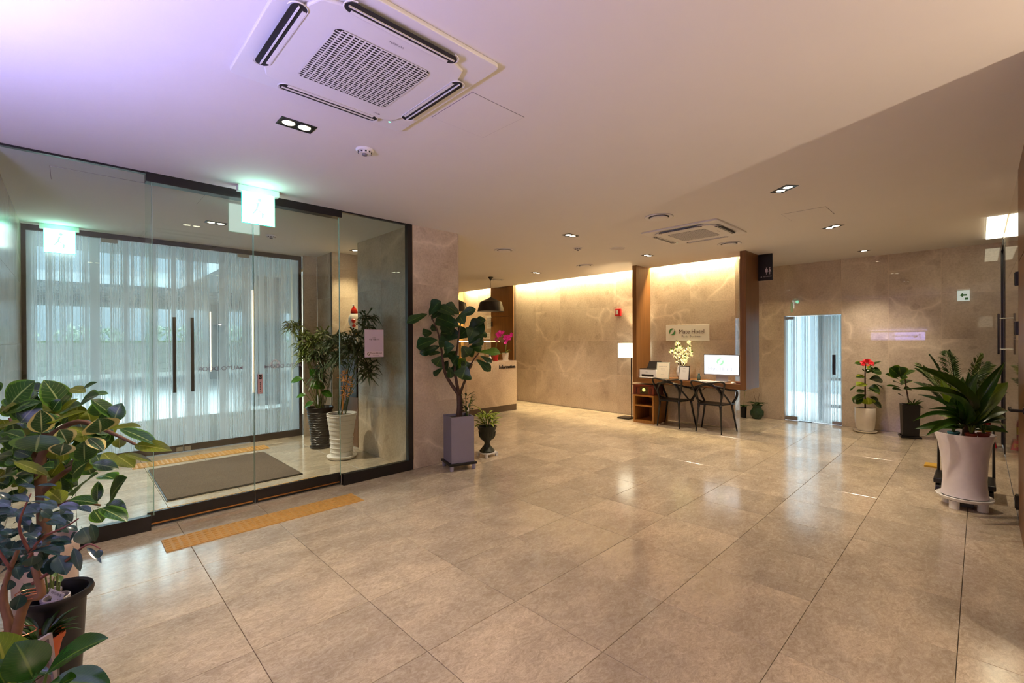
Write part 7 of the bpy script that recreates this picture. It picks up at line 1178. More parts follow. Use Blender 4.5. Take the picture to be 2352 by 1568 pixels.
# --- dark tub with seedlings ---
TUB = plain('black_tub', srgb(20, 19, 22), 0.4)
t = thing('black_tub', 'big black round tub with thick rim holding small white pots', 'pot', (-0.045, 2.69, 0))
MB().lathe([(0.066, 0.0), (0.072, 0.02), (0.094, 0.43), (0.114, 0.435), (0.119, 0.450), (0.114, 0.464), (0.100, 0.460), (0.088, 0.43), (0.083, 0.34), (0.0, 0.34)], 32).build('body', TUB, t, auto=50)
MB().lathe([(0.07, -0.0), (0.105, 0.012), (0.112, 0.03), (0.10, 0.03), (0.085, 0.016)], 28).build('saucer', plain('tan_saucer', srgb(196, 160, 128), 0.5), t, auto=50)
WPL = plain('thin_white_pot', srgb(220, 208, 206), 0.4)
for (x, y, z, r, lb) in ((-0.045, 2.655, 0.342, 0.040, 'white plastic nursery pot with label stuck in its soil'), (-0.065, 2.735, 0.342, 0.034, 'white plastic nursery pot at the far side of the black tub')):
    s_ = thing('nursery_pot', lb, 'pot', (x, y, z))
    MB().lathe([(r * 0.7, 0), (r, 0.10), (r * 1.08, 0.10), (r * 1.08, 0.112), (r * 0.95, 0.112), (r * 0.92, 0.09)], 22).build('body', WPL, s_, auto=40); soil(s_, r * 0.93, 0.095)
    if lb.endswith('soil'):
        M = Matrix.Translation((0.0, -0.03, 0.13)) @ Matrix.Rotation(-0.7, 4, 'Z') @ Matrix.Rotation(0.45, 4, 'Y')
        MB().box(-0.03, 0.03, -0.001, 0.001, -0.012, 0.016, M).add([(-0.012, 0, -0.012), (0.012, 0, -0.012), (0.004, 0, -0.05), (-0.004, 0, -0.05)], [(0, 1, 2, 3)], M).build('plant_label', PAPER, s_)
        text('lettering', '\ub808\ub4dc\uc560\ud50c', INK, s_, 0.012, M @ basis((0, -0.0014, 0.004), (1, 0, 0), (0, 0, 1), (0, -1, 0)), 0.0001)
    lm = leaf_mesh('seedling_leaf', leafmat('seedling_leaf', G(70, 104, 34), vein=G(120, 150, 70), rough=0.35), 'ovate', 5, 0.1, 0.1)
    rr = random.Random(5 + int(r * 1000))
    for k in range(3):
        a = 2.1 * k + r * 20; top = Vector((0.018 * math.cos(a), 0.018 * math.sin(a), 0.16 + 0.03 * k))
        MB().path([(0.006 * math.cos(a), 0.006 * math.sin(a), 0.095), top * 0.8 + Vector((0, 0, 0.025)), top], [0.004, 0.003, 0.002], 5).build('stem', plain('green_stem', srgb(110, 130, 60), 0.6), s_)
        o = put_leaf(s_, lm, Vector(s_.location) + top, Vector(s_.location) + top + Vector((0.04 * math.cos(a + 1), 0.04 * math.sin(a + 1), 0.02)), (0, 0, 1), 0.025)
# --- ficus with twisted trunks; violet light painted into its leaves as blue ---
BG = leafmat('weeping_fig_leaf', G(34, 62, 58), vein=G(70, 96, 84), rough=0.22, n_vein=11, trans=0.1)
bm = leaf_mesh('weeping_fig_leaf', BG, 'ovate', 8, 0.14, 0.12, 0.015)
t = thing('bonsai_fig', 'twisted trunk small fig with dark green leaves, tinted blue for the violet light, in front of rubber fig', 'plant', (-0.157, 2.38, 0))
for q in LEAF['blue']: put_leaf(t, bm, q[0:3], q[3:6], q[6:9], q[9])
branch(t, [(-0.16, 2.382, 0.36), (-0.157, 2.38, 0.5), (-0.172, 2.395, 0.592), (-0.163, 2.387, 0.669), (-0.133, 2.359, 0.775)], (0.017, 0.006), BARKP, 'trunk', 10)
branch(t, [(-0.154, 2.377, 0.38), (-0.131, 2.355, 0.531), (-0.109, 2.334, 0.599), (-0.076, 2.302, 0.614), (-0.087, 2.312, 0.683), (-0.094, 2.32, 0.714)], (0.016, 0.010), BARKP, 'trunk', 10)
for pts in ([(-0.114, 2.339, 0.714), (-0.08, 2.307, 0.806), (-0.014, 2.243, 0.851), (0.019, 2.211, 0.881)], [(-0.098, 2.323, 0.653), (-0.015, 2.243, 0.729), (0.04, 2.19, 0.789), (0.073, 2.158, 0.774)], [(-0.15, 2.37, 0.7), (-0.2, 2.40, 0.82), (-0.22, 2.43, 0.9)], [(-0.10, 2.33, 0.75), (-0.13, 2.34, 0.86), (-0.10, 2.32, 0.97)]):
    branch(t, pts, (0.006, 0.002), plain('red_twig', srgb(120, 70, 56), 0.7))
for zc in (0.60, 0.612, 0.47):
    MB().path([(0.05 + 0.035 * math.cos(a) if zc > 0.5 else 0.012 + 0.055 * math.cos(a), -0.045 + 0.03 * math.sin(a) if zc > 0.5 else -0.01 + 0.045 * math.sin(a), zc + 0.012 * math.sin(a * 0.5)) for a in [k * 0.6 for k in range(11)]], 0.0018, 5).build('copper_wire', plain('copper', srgb(190, 120, 90), 0.35, metal=0.8), t)
MB().lathe([(0.055, 0.0), (0.062, 0.04), (0.074, 0.34), (0.082, 0.345), (0.082, 0.37), (0.070, 0.37), (0.066, 0.33)], 24).build('brown_pot', plain('brown_glaze', srgb(66, 50, 44), 0.3), t, auto=40)
soil(t, 0.067, 0.35)
t = thing('garden_stone', 'rounded pinkish stone resting at the foot of the twisted trunk', 'stone', (-0.10, 2.345, 0.365))
sb = MB().sphere((0, 0, 0.028), 0.036, 14, 10, (1.15, 0.9, 0.85)); sb.v = [p * (1 + 0.12 * noise.noise(p * 30)) for p in sb.v]; sb.build('rock', plain('pink_stone', srgb(200, 165, 150), 0.8), t, smooth=True)
t = thing('terracotta_pot', 'small orange terracotta pot with grassy plant beside the twisted trunk', 'plant', (-0.085, 2.515, 0.0))
MB().lathe([(0.048, 0), (0.05, 0.27), (0.0, 0.27)], 20).build('stand', BLKP, t, auto=40)
MB().lathe([(0.045, 0.27), (0.062, 0.355), (0.068, 0.355), (0.068, 0.372), (0.058, 0.372), (0.055, 0.35)], 22).build('pot_body', plain('terracotta', srgb(196, 96, 50), 0.7), t, auto=40); soil(t, 0.056, 0.352)
gm = leaf_mesh('grass_leaf', leafmat('grass_leaf', G(44, 72, 26), rough=0.4), 'lance', 6, 0.5, 0.1, 0, 0.25, 0)
rr = random.Random(2)
for k in range(34):
    a = rr.uniform(0, 6.28); l = rr.uniform(0.07, 0.13); a0 = Vector((-0.085 + 0.02 * math.cos(a), 2.515 + 0.02 * math.sin(a), 0.355))
    put_leaf(t, gm, a0, a0 + Vector((l * 0.75 * math.cos(a), l * 0.75 * math.sin(a), rr.uniform(0.02, 0.10))), (0, 0, 1), 0.016)
t = thing('ceramic_tray', 'weathered square ceramic relief panel leaning in front of black tub', 'ornament', (-0.05, 2.13, 0.0), 0.75)
MB().box(-0.10, 0.10, -0.06, 0.06, 0.0, 0.34).build('stand', BLKP, t)
M = Matrix.Translation((0, 0, 0.345)) @ Matrix.Rotation(-0.12, 4, 'X')
mb = MB(); mb.box(-0.085, 0.02, -0.006, 0.006, 0, 0.012, M); mb.box(-0.085, 0.02, -0.006, 0.006, 0.178, 0.19, M); mb.box(0.008, 0.02, -0.006, 0.006, 0.012, 0.178, M); mb.box(-0.085, -0.073, -0.006, 0.006, 0.012, 0.178, M); mb.build('frame', plain('grey_ceramic', srgb(150, 138, 140), 0.5), t)
mb = MB(); nn = 14
vv = [(-0.073 + 0.075 * i / nn, -0.004 - 0.014 * noise.noise(Vector((i * 0.5, j * 0.5, 3))), 0.012 + 0.160 * j / nn) for j in range(nn + 1) for i in range(nn + 1)]
mb.add(vv, [(j * (nn + 1) + i, j * (nn + 1) + i + 1, (j + 1) * (nn + 1) + i + 1, (j + 1) * (nn + 1) + i) for j in range(nn) for i in range(nn)], M); mb.build('relief', plain('mottled_relief', srgb(120, 100, 104), 0.6, noise_amt=0.75, scale=40), t, smooth=True)
# --- peace lily, bottom left ---
LL = [leaf_mesh('lily_leaf', leafmat('lily_leaf', G(40, 84, 26), vein=G(96, 128, 46), rough=0.22, n_vein=16), 'ovate', 10, 0.16, 0.20, 0.02, 0.0, 0.25), None, leaf_mesh('lily_leaf_lime', leafmat('lily_leaf_lime', G(92, 118, 18), vein=G(150, 160, 60), rough=0.3, n_vein=14, trans=0.4), 'ovate', 10, 0.1, 0.16)]
t = thing('peace_lily', 'peace lily with long glossy arching leaves at bottom left corner', 'plant', (-0.10, 1.86, 0))
for q in LEAF['lily']: put_leaf(t, LL[q[10]], q[0:3], q[3:6], q[6:9], q[9])
MB().lathe([(0.10, 0.0), (0.135, 0.30), (0.145, 0.30), (0.145, 0.32), (0.12, 0.32), (0.11, 0.28)], 24).build('pot_body', plain('tan_glaze', srgb(150, 118, 92), 0.4), t, auto=40); soil(t, 0.115, 0.29)
for q in LEAF['lily'][:6]: MB().path(smooth_pts([(0, 0, 0.29), ((Vector(q[0:3]) - t.location) * 0.6 + Vector((0, 0, 0.12))), Vector(q[0:3]) - t.location], 4), 0.004, 5).build('stem', plain('lily_stem', srgb(70, 100, 36), 0.5), t)
# fallen leaf on the floor
t = thing('fallen_leaf', 'single dry yellow leaf lying on the floor near the lily', 'leaf', (0.17, 2.42, 0.004)); MB()
o = place('blade', leaf_mesh('dry_leaf', plain('dry_leaf', srgb(150, 132, 40), 0.7), 'ovate', 6, 0.1, 0.2), t); o.scale = (0.05, 0.028, 0.04); o.rotation_euler = (0, 0, 0.3)

# --- lavender planter with fiddle leaf fig ---
t = thing('fiddle_leaf_fig', 'fiddle leaf fig in tall square lavender grey planter by the stone column', 'plant', (3.30, 4.31, 0), -0.30)
LAV = plain('lavender_planter', srgb(146, 142, 160), 0.55, noise_amt=0.05, scale=12)
mb = MB(); h0, h1, s_ = 0.085, 0.615, 0.140
for a in ((-s_, s_, -s_, -s_ + 0.012, h0, h1), (-s_, s_, s_ - 0.012, s_, h0, h1), (-s_, -s_ + 0.012, -s_ + 0.012, s_ - 0.012, h0, h1), (s_ - 0.012, s_, -s_ + 0.012, s_ - 0.012, h0, h1), (-s_ + 0.012, s_ - 0.012, -s_ + 0.012, s_ - 0.012, h0, h0 + 0.02)): mb.box(*a)
mb.build('planter_box', LAV, t); soil(t, s_ - 0.012, h1 - 0.03, True)
MB().box(-0.165, 0.165, -0.165, 0.165, 0.058, 0.084).build('wheeled_tray', BLKP, t, bevel=0.004)
for sx in (-1, 1):
    for sy in (-1, 1): MB().lathe([(0.020, 0.0), (0.024, 0.005), (0.024, 0.058)], 12, (sx * 0.135, sy * 0.135, 0)).build('tray_foot', plain('grey_foot', srgb(160, 156, 178), 0.5), t)
inv = Matrix.Rotation(0.30, 4, 'Z')
def fid_pts(pts): return [inv @ (Vector(p) - Vector((3.30, 4.31, 0))) for p in pts]
for nm, pts, r0, r1 in (('trunk', [(3.30, 4.31, 0.58), (3.328, 4.32, 0.70), (3.325, 4.324, 0.85)], 0.040, 0.034), ('branch', [(3.325, 4.324, 0.843), (3.252, 4.396, 0.989), (3.189, 4.437, 1.145), (3.161, 4.456, 1.404), (3.125, 4.482, 1.612), (3.071, 4.536, 1.794)], 0.024, 0.006), ('branch', [(3.325, 4.324, 0.843), (3.297, 4.352, 1.04), (3.29, 4.359, 1.196), (3.33, 4.323, 1.61), (3.35, 4.304, 1.818)], 0.022, 0.006), ('branch', [(3.325, 4.324, 0.843), (3.363, 4.287, 0.988), (3.401, 4.251, 1.117), (3.439, 4.215, 1.247), (3.496, 4.16, 1.35)], 0.018, 0.006)):
    P_ = smooth_pts(fid_pts(pts), 4); MB().path(P_, [r0 + (r1 - r0) * i / (len(P_) - 1) for i in range(len(P_))], 9).build(nm, BARKD, t, smooth=True)
FM = [leaf_mesh('fiddle_leaf', leafmat('fiddle_leaf', G(34, 66, 26), vein=G(84, 112, 56), rough=0.35, n_vein=7, trans=0.18), 'fiddle', 9, 0.12, 0.14, 0.05, 0.10), None, leaf_mesh('fiddle_leaf_light', leafmat('fiddle_leaf_light', G(76, 112, 40), vein=G(120, 150, 80), rough=0.35, n_vein=7), 'fiddle', 9, 0.12, 0.14, 0.05, 0.1)]
for q in LEAF['fiddle']:
    a = Vector(q[0:3]); b = Vector(q[3:6]); a.y = min(a.y, 4.54); b.y = min(b.y, 4.56)
    o = put_leaf(t, FM[q[10]], a, b, q[6:9], q[9])
    o.matrix_basis = Matrix.Rotation(0.30, 4, 'Z') @ o.matrix_basis
MB().tube(fid_pts([(3.367, 4.254, 0.60)])[0], fid_pts([(3.37, 4.253, 1.12)])[0], 0.004, n=6).build('support_stake', BLKP, t)
MB().box(0.085, 0.11, -0.06, -0.056, 0.66, 0.70).tube((0.097, -0.058, 0.60), (0.097, -0.058, 0.66), 0.003, n=5).build('plant_label', PAPER, t)
# dark leaved small bush growing in the same planter
def bush(parent, c, n, rad, hgt, mesh, wd, ln, seed, stem_mat, up=0.3, z0=0.0):
    r2 = random.Random(seed); c = Vector(c)
    for k in range(n):
        a = r2.uniform(0, 6.28); f = r2.uniform(0.2, 1.0); z = z0 + hgt * r2.uniform(0.25, 1.0)
        p = c + Vector((rad * f * 0.5 * math.cos(a), rad * f * 0.5 * math.sin(a), z)); l = ln * r2.uniform(0.7, 1.2)
        q_ = p + Vector((l * math.cos(a), l * math.sin(a), l * r2.uniform(-0.4, up + 0.4)))
        put_leaf(parent, mesh, p, q_, (r2.uniform(-.3, .3), r2.uniform(-.3, .3), 1), wd * r2.uniform(0.8, 1.2))
    mb = MB()
    for k in range(5):
        a = 1.26 * k; mb.path([c - parent.location + Vector((0, 0, 0)), c - parent.location + Vector((rad * 0.3 * math.cos(a), rad * 0.3 * math.sin(a), z0 + hgt * 0.6)), c - parent.location + Vector((rad * 0.5 * math.cos(a), rad * 0.5 * math.sin(a), z0 + hgt))], [0.005, 0.004, 0.002], 5)
    mb.build('stems', stem_mat, parent)
GST = MATS['green_stem']
t = thing('small_bush', 'small dark leaved bush sprouting behind the trunk in the lavender planter', 'plant', (3.385, 4.25, 0.60)); 
bush(t, (3.385, 4.25, 0.585), 46, 0.14, 0.27, leaf_mesh('bush_leaf', leafmat('bush_leaf', G(50, 66, 24), rough=0.4), 'lance', 5, 0.3, 0.15), 0.024, 0.075, 4, GST)
# --- urn ---
t = thing('urn_plant', 'variegated leafy plant in dark green pedestal urn beside the lavender planter', 'plant', (3.885, 4.47, 0))
URN = plain('urn_green', srgb(44, 48, 32), 0.5, noise_amt=0.3, scale=20)
MB().box(-0.10, 0.10, -0.10, 0.10, 0.035, 0.055).build('stand_top', WHITE, t, bevel=0.006)
for sx in (-1, 1):
    for sy in (-1, 1): MB().box(sx * 0.085 - 0.015, sx * 0.085 + 0.015, sy * 0.085 - 0.015, sy * 0.085 + 0.015, 0, 0.035).build('stand_foot', WHITE, t)
MB().lathe([(0.095, 0.055), (0.10, 0.07), (0.075, 0.10), (0.045, 0.135), (0.035, 0.165), (0.045, 0.195), (0.075, 0.215), (0.098, 0.26), (0.105, 0.32), (0.125, 0.375), (0.13, 0.385), (0.11, 0.385), (0.09, 0.34)], 26).build('urn', URN, t, auto=50); soil(t, 0.095, 0.35)
mb = MB()
for k in range(16):
    a = 2 * PI * k / 16; mb.path([(0.070 * math.cos(a), 0.070 * math.sin(a), 0.215), (0.101 * math.cos(a), 0.101 * math.sin(a), 0.26), (0.108 * math.cos(a), 0.108 * math.sin(a), 0.32)], 0.006, 5)
mb.build('urn_fluting', URN, t)
vm = leaf_mesh('variegated_leaf', leafmat('variegated_leaf', G(158, 170, 74), edge=G(70, 100, 32), edge_w=0.6, vein=G(200, 205, 130), rough=0.4), 'lance', 6, 0.25, 0.2)
bush(t, (3.885, 4.47, 0.36), 60, 0.17, 0.20, vm, 0.040, 0.13, 9, GST)

# --- far right: white pot with red flower ---
SEG = leafmat('clusia_leaf', G(40, 68, 22), vein=G(96, 120, 50), rough=0.25, n_vein=12, edge=G(96, 122, 30), edge_w=0.2); SEL = leafmat('clusia_leaf_lime', G(140, 160, 28), vein=G(190, 200, 90), rough=0.3)
cm_ = [leaf_mesh('clusia_leaf', SEG, 'obovate', 7, 0.12, 0.16), None, leaf_mesh('clusia_leaf_lime', SEL, 'obovate', 7, 0.12, 0.16)]
CREAM = plain('cream_glaze', srgb(232, 224, 210), 0.18, coat=0.5)
t = thing('red_flower_plant', 'glossy leaved plant with red flower head in white cylinder pot', 'plant', (9.13, 1.285, 0))
for q in LEAF['redp']: put_leaf(t, cm_[q[10]], q[0:3], q[3:6], q[6:9], q[9], clampx=9.44)
MB().lathe([(0.105, 0.035), (0.125, 0.08), (0.137, 0.22), (0.137, 0.385), (0.132, 0.392), (0.120, 0.385), (0.118, 0.33)], 30).build('pot_body', CREAM, t, auto=50); soil(t, 0.119, 0.345)
MB().lathe([(0.12, 0.0), (0.15, 0.012), (0.160, 0.032), (0.146, 0.034), (0.11, 0.02), (0.0, 0.02)], 30).build('saucer', CREAM, t, auto=50)
MB().path([(0, 0, 0.34), (0.0, 0.0, 0.7), (0.0, 0.0, 0.98), (0, -0.01, 1.10)], [0.012, 0.011, 0.009, 0.006], 7).build('stem', BARKD, t, smooth=True)
PET = plain('red_petal', srgb(222, 34, 48), 0.45)
pm = leaf_mesh('petal', PET, 'round', 4, 0.2, 0.3, 0, 0, 0)
rr = random.Random(8)
for k in range(26):
    a = rr.uniform(0, 6.28); e = rr.uniform(-0.7, 1.3); d = Vector((math.cos(a) * math.cos(e), math.sin(a) * math.cos(e), math.sin(e) * 0.7))
    b0 = Vector((9.09, 1.25, 1.10)) + d * rr.uniform(0.01, 0.06); o = put_leaf(t, pm, b0, b0 + d * 0.07 + Vector((0, 0, 0.01)), (-0.9, -0.4, 0.5), 0.055); o.name = 'petal'
# --- black square pot ---
t = thing('black_pot_plant', 'young broad leaved plant in tall black square pot', 'plant', (9.12, 0.745, 0))
BSQ = plain('black_pot', srgb(15, 13, 15), 0.35)
h1 = 0.50; s0 = 0.093; s1 = 0.105
mb = MB(); mb.add([(-s0, -s0, 0.03), (s0, -s0, 0.03), (s0, s0, 0.03), (-s0, s0, 0.03), (-s1, -s1, h1), (s1, -s1, h1), (s1, s1, h1), (-s1, s1, h1), (-s1 + .015, -s1 + .015, h1), (s1 - .015, -s1 + .015, h1), (s1 - .015, s1 - .015, h1), (-s1 + .015, s1 - .015, h1), (-s0 + .015, -s0 + .015, h1 - 0.06), (s0 - .015, -s0 + .015, h1 - 0.06), (s0 - .015, s0 - .015, h1 - 0.06), (-s0 + .015, s0 - .015, h1 - 0.06)],
    [(0, 3, 2, 1), (0, 1, 5, 4), (1, 2, 6, 5), (2, 3, 7, 6), (3, 0, 4, 7), (4, 5, 9, 8), (5, 6, 10, 9), (6, 7, 11, 10), (7, 4, 8, 11), (8, 9, 13, 12), (9, 10, 14, 13), (10, 11, 15, 14), (11, 8, 12, 15)])
mb.build('pot_body', BSQ, t, rot=(0, 0, 0.25)); MB().box(-0.12, 0.12, -0.12, 0.12, 0.0, 0.012).box(-0.12, 0.12, -0.12, -0.11, 0.012, 0.026).box(-0.12, 0.12, 0.11, 0.12, 0.012, 0.026).box(-0.12, -0.11, -0.11, 0.11, 0.012, 0.026).box(0.11, 0.12, -0.11, 0.11, 0.012, 0.026).build('saucer', BSQ, t, rot=(0, 0, 0.25)); soil(t, 0.078, h1 - 0.04, True)
MB().box(-0.085, 0.085, -0.085, 0.085, 0.012, 0.031).build('pot_foot', BSQ, t)
for q in LEAF['blk']: put_leaf(t, cm_[q[10]], q[0:3], q[3:6], q[6:9], q[9], clampx=9.44)
branch(t, [(9.12, 0.745, 0.46), (9.10, 0.78, 0.72), (9.07, 0.80, 0.98)], (0.010, 0.007), BARKD, 'stem')
t = thing('spiky_succulent', 'small spiky rosette growing at the foot of the black pot plant', 'plant', (9.09, 0.70, 0.46))
sm_ = leaf_mesh('spike_leaf', leafmat('spike_leaf', G(58, 80, 28), rough=0.5), 'lance', 5, 0.3, 0.3, 0, 0, 0)
bush(t, (9.09, 0.70, 0.44), 34, 0.06, 0.08, sm_, 0.02, 0.10, 15, GST, 0.6)

# --- big white pot with strap leaved fern ---
t = thing('strap_leaf_plant', 'large strap leaved plant in tall flared white pot by right wall', 'plant', (5.70, 0.10, 0))
MB().lathe([(0.158, 0.105), (0.150, 0.14), (0.143, 0.25), (0.152, 0.42), (0.175, 0.57), (0.200, 0.645), (0.200, 0.657), (0.187, 0.657), (0.16, 0.56), (0.14, 0.42)], 40).build('pot_body', plain('glossy_white_pot', srgb(234, 226, 230), 0.22), t, auto=60)
MB().lathe([(0.15, 0.068), (0.182, 0.078), (0.190, 0.10), (0.183, 0.104), (0.168, 0.09), (0.0, 0.088)], 40).build('rolling_saucer', WHITE, t, auto=50)
for k in range(4):
    a = PI / 4 + k * PI / 2 + 0.3; MB().lathe([(0.036, 0.0), (0.036, 0.068)], 14, (0.13 * math.cos(a), 0.13 * math.sin(a), 0)).build('caster_foot', WHITE, t)
BOX('drip_drawer', BLKP, -0.09, 0.09, -0.06, 0.06, 0.02, 0.06, t)
soil(t, 0.160, 0.575)
NM = [leaf_mesh('strap_leaf', leafmat('strap_leaf', G(42, 74, 22), vein=G(84, 110, 40), rough=0.32, n_vein=3, trans=0.15), 'strap', 10, 0.6, 0.25, 0.03, 0.0, 0.0), None, leaf_mesh('strap_leaf_lime', leafmat('strap_leaf_lime', G(104, 130, 34), vein=G(130, 155, 60), rough=0.32, n_vein=3), 'strap', 10, 0.35, 0.22, 0.03, 0, 0)]
for q in LEAF['nest']:
    a = Vector(q[0:3]); b = Vector(q[3:6]); c0 = Vector((5.70, 0.10, 0.66))
    a = c0 + (a - c0) * 0.45
    b.y = max(b.y, -0.17)
    put_leaf(t, NM[q[10]], a, b, q[6:9], q[9])
MB().path([(0.02, -0.02, 0.56), (0.01, -0.03, 0.72), (-0.02, -0.02, 0.84)], [0.045, 0.04, 0.02], 9).build('root_crown', BARKD, t, smooth=True)
for (x, y, c_, nm, lb) in ((5.60, 0.165, srgb(64, 130, 140), 'teal_plastic', 'small teal pot tucked inside the big white pot'), (5.60, 0.055, srgb(160, 70, 42), 'rust_plastic', 'small terracotta pot in the big white pot, left of two'), (5.68, -0.02, srgb(150, 62, 38), 'rust_plastic2', 'small terracotta pot in the big white pot nearest the wall')):
    s_ = thing('small_pot', lb, 'pot', (x, y, 0.582)); r = 0.038
    MB().lathe([(r * 0.75, 0), (r, 0.075), (r * 1.12, 0.078), (r * 1.12, 0.092), (r * 0.95, 0.092), (r * 0.9, 0.07)], 18).build('pot_body', plain(nm, c_, 0.5), s_, auto=40); soil(s_, r * 0.9, 0.078)
    bush(s_, (x, y, 0.655), 12, 0.05, 0.09, sm_, 0.016, 0.05, int(x * 100), GST, 0.4)
# --- feather palm behind ---
def frond(parent, base, tip, n=26, ln=0.16, wd=0.012, mat=None, sag=0.10, name='frond'):
    base = Vector(base) - parent.location; tip = Vector(tip) - parent.location; mb = MB(); d = (tip - base); L_ = d.length
    pts = [base + d * t_ + Vector((0, 0, sag * 4 * t_ * (1 - t_))) for t_ in [i / 8 for i in range(9)]]
    mb.path(pts, [0.005 - 0.0004 * i for i in range(9)], 4)
    side = d.cross(Vector((0, 0, 1))).normalized(); r2 = random.Random(int(L_ * 1e5))
    for k in range(n):
        u = 0.28 + 0.72 * k / (n - 1); i = min(7, int(u * 8)); p = pts[i].lerp(pts[i + 1], u * 8 - i); tg = (pts[i + 1] - pts[i]).normalized()
        l = ln * math.sin(PI * (0.18 + 0.80 * (u - 0.28) / 0.72)) ** 0.6 * r2.uniform(0.9, 1.1)
        for s in (1, -1):
            e = p + (side * s * 0.75 + tg * 0.65 + Vector((0, 0, 0.15))).normalized() * l; e.z -= l * 0.18
            m1 = p.lerp(e, 0.45) + Vector((0, 0, l * 0.06)); w2 = (e - p).normalized().cross(Vector((r2.uniform(-1.2, 0.2), r2.uniform(-1.2, 0.2), 0.7))).normalized() * wd * 0.5
            mb.add([p, m1 + w2, e, m1 - w2], [(0, 1, 2, 3)])
    return mb.build(name, mat, parent)
PALM = plain('palm_leaf', srgb(58, 82, 30), 0.45, noise_amt=0.2, scale=6); PALL = plain('palm_leaf_light', srgb(96, 112, 40), 0.45, noise_amt=0.2, scale=6)
t = thing('areca_palm', 'feathery palm in white pot standing behind the big strap leaved plant', 'plant', (8.85, 0.20, 0))
MB().lathe([(0.12, 0), (0.16, 0.40), (0.17, 0.40), (0.17, 0.43), (0.15, 0.43), (0.145, 0.38)], 26).build('pot_body', CREAM, t, auto=50); soil(t, 0.147, 0.395)
for k, (dx, dy, z) in enumerate(((-0.25, 0.42, 1.14), (-0.05, 0.30, 1.26), (0.3, 0.15, 1.3), (-0.1, -0.2, 1.28), (-0.35, -0.25, 1.18), (0.1, 0.45, 1.05), (-0.45, 0.15, 1.02), (-0.4, 0.4, 0.88), (-0.3, -0.30, 0.98), (0.25, -0.3, 1.12), (0.0, 0.1, 1.32), (-0.5, -0.1, 0.85))):
    frond(t, (8.85 + dx * 0.05, 0.20 + dy * 0.05, 0.39), (8.85 + dx, 0.20 + dy, z), 26, 0.19, 0.028, PALM if k % 3 else PALL, 0.10)
# --- orchid in green jar and twig orchid by the corridor ---
t = thing('green_jar_orchid', 'leafy orchid in squat glazed dark green jar at corridor corner', 'plant', (9.27, 2.93, 0))
MB().lathe([(0.075, 0.0), (0.085, 0.02), (0.11, 0.09), (0.112, 0.14), (0.075, 0.20), (0.07, 0.225), (0.10, 0.26), (0.092, 0.26), (0.062, 0.23), (0.06, 0.2)], 26).build('jar', plain('green_glaze', srgb(50, 74, 50), 0.15, noise_amt=0.25, scale=30), t, smooth=True)
mb = MB()
for k in range(12):
    a0 = 2 * PI * k / 12
    for s in (1, -1): mb.path([((0.113 - 0.00 * j) * math.cos(a0 + s * j * 0.13) * (1 if 1 <= j <= 3 else 0.92), 0.113 * math.sin(a0 + s * j * 0.13) * (1 if 1 <= j <= 3 else 0.92), 0.05 + j * 0.028) for j in range(5)], 0.0025, 4)
mb.build('jar_lattice', MATS['green_glaze'], t); soil(t, 0.06, 0.225)
om = leaf_mesh('orchid_leaf', leafmat('orchid_leaf', G(40, 70, 28), vein=G(84, 112, 54), rough=0.35, n_vein=2), 'strap', 7, 0.4, 0.25, 0, 0.25, 0)
for k in range(7):
    a = 0.6 + k * 0.93; p = Vector((9.27, 2.93, 0.24)); l = 0.19 if k % 2 else 0.15
    e = p + Vector((l * math.cos(a), l * math.sin(a), 0.07)); e.x = min(e.x, 9.45); put_leaf(t, om, p, e, (0, 0, 1), 0.055)
for dx, dy, z in ((0.02, 0.07, 0.50), (-0.02, -0.05, 0.48)): MB().path([(0, 0, 0.22), (dx * 0.5, dy * 0.5, 0.36), (dx, dy, z)], [0.004, 0.003, 0.0015], 5).build('flower_stem', BARKD, t)
t = thing('twig_orchid', 'thin stemmed pale orchid in dark cylinder pot at the corridor edge', 'plant', (9.25, 3.16, 0))
MB().lathe([(0.045, 0), (0.055, 0.20), (0.05, 0.20), (0.045, 0.17)], 16).build('pot_body', BSQ, t, auto=40); soil(t, 0.046, 0.18)
for k in range(5):
    a = k * 1.3; p = Vector((9.25, 3.16, 0.18)); e = p + Vector((0.13 * math.cos(a), 0.13 * math.sin(a), 0.06)); put_leaf(t, om, p, e, (0, 0, 1), 0.045)
MB().path(smooth_pts([(0, 0, 0.18), (0.0, -0.02, 0.42), (0, -0.04, 0.60), (0.0, -0.10, 0.70)], 3), 0.003, 5).build('flower_stem', GST, t)
fm1 = leaf_mesh('petal', plain('pale_petal', srgb(222, 208, 200), 0.5), 'round', 4, 0.1, 0.1, 0, 0, 0)
def orchid_flower(parent, c, r, me, face=(-0.7, -0.7, 0.1)):
    n_ = Vector(face).normalized(); u = n_.cross(Vector((0, 0, 1))).normalized(); v = u.cross(n_)
    for k in range(5):
        a = 2 * PI * k / 5 + 0.3; d = u * math.cos(a) + v * math.sin(a)
        o = put_leaf(parent, me, Vector(c), Vector(c) + d * r + n_ * 0.004, n_, r * 0.85); o.name = 'petal'
for k, c in enumerate(((9.25, 3.14, 0.585), (9.25, 3.10, 0.66), (9.25, 3.07, 0.69))): orchid_flower(t, c, 0.024, fm1)
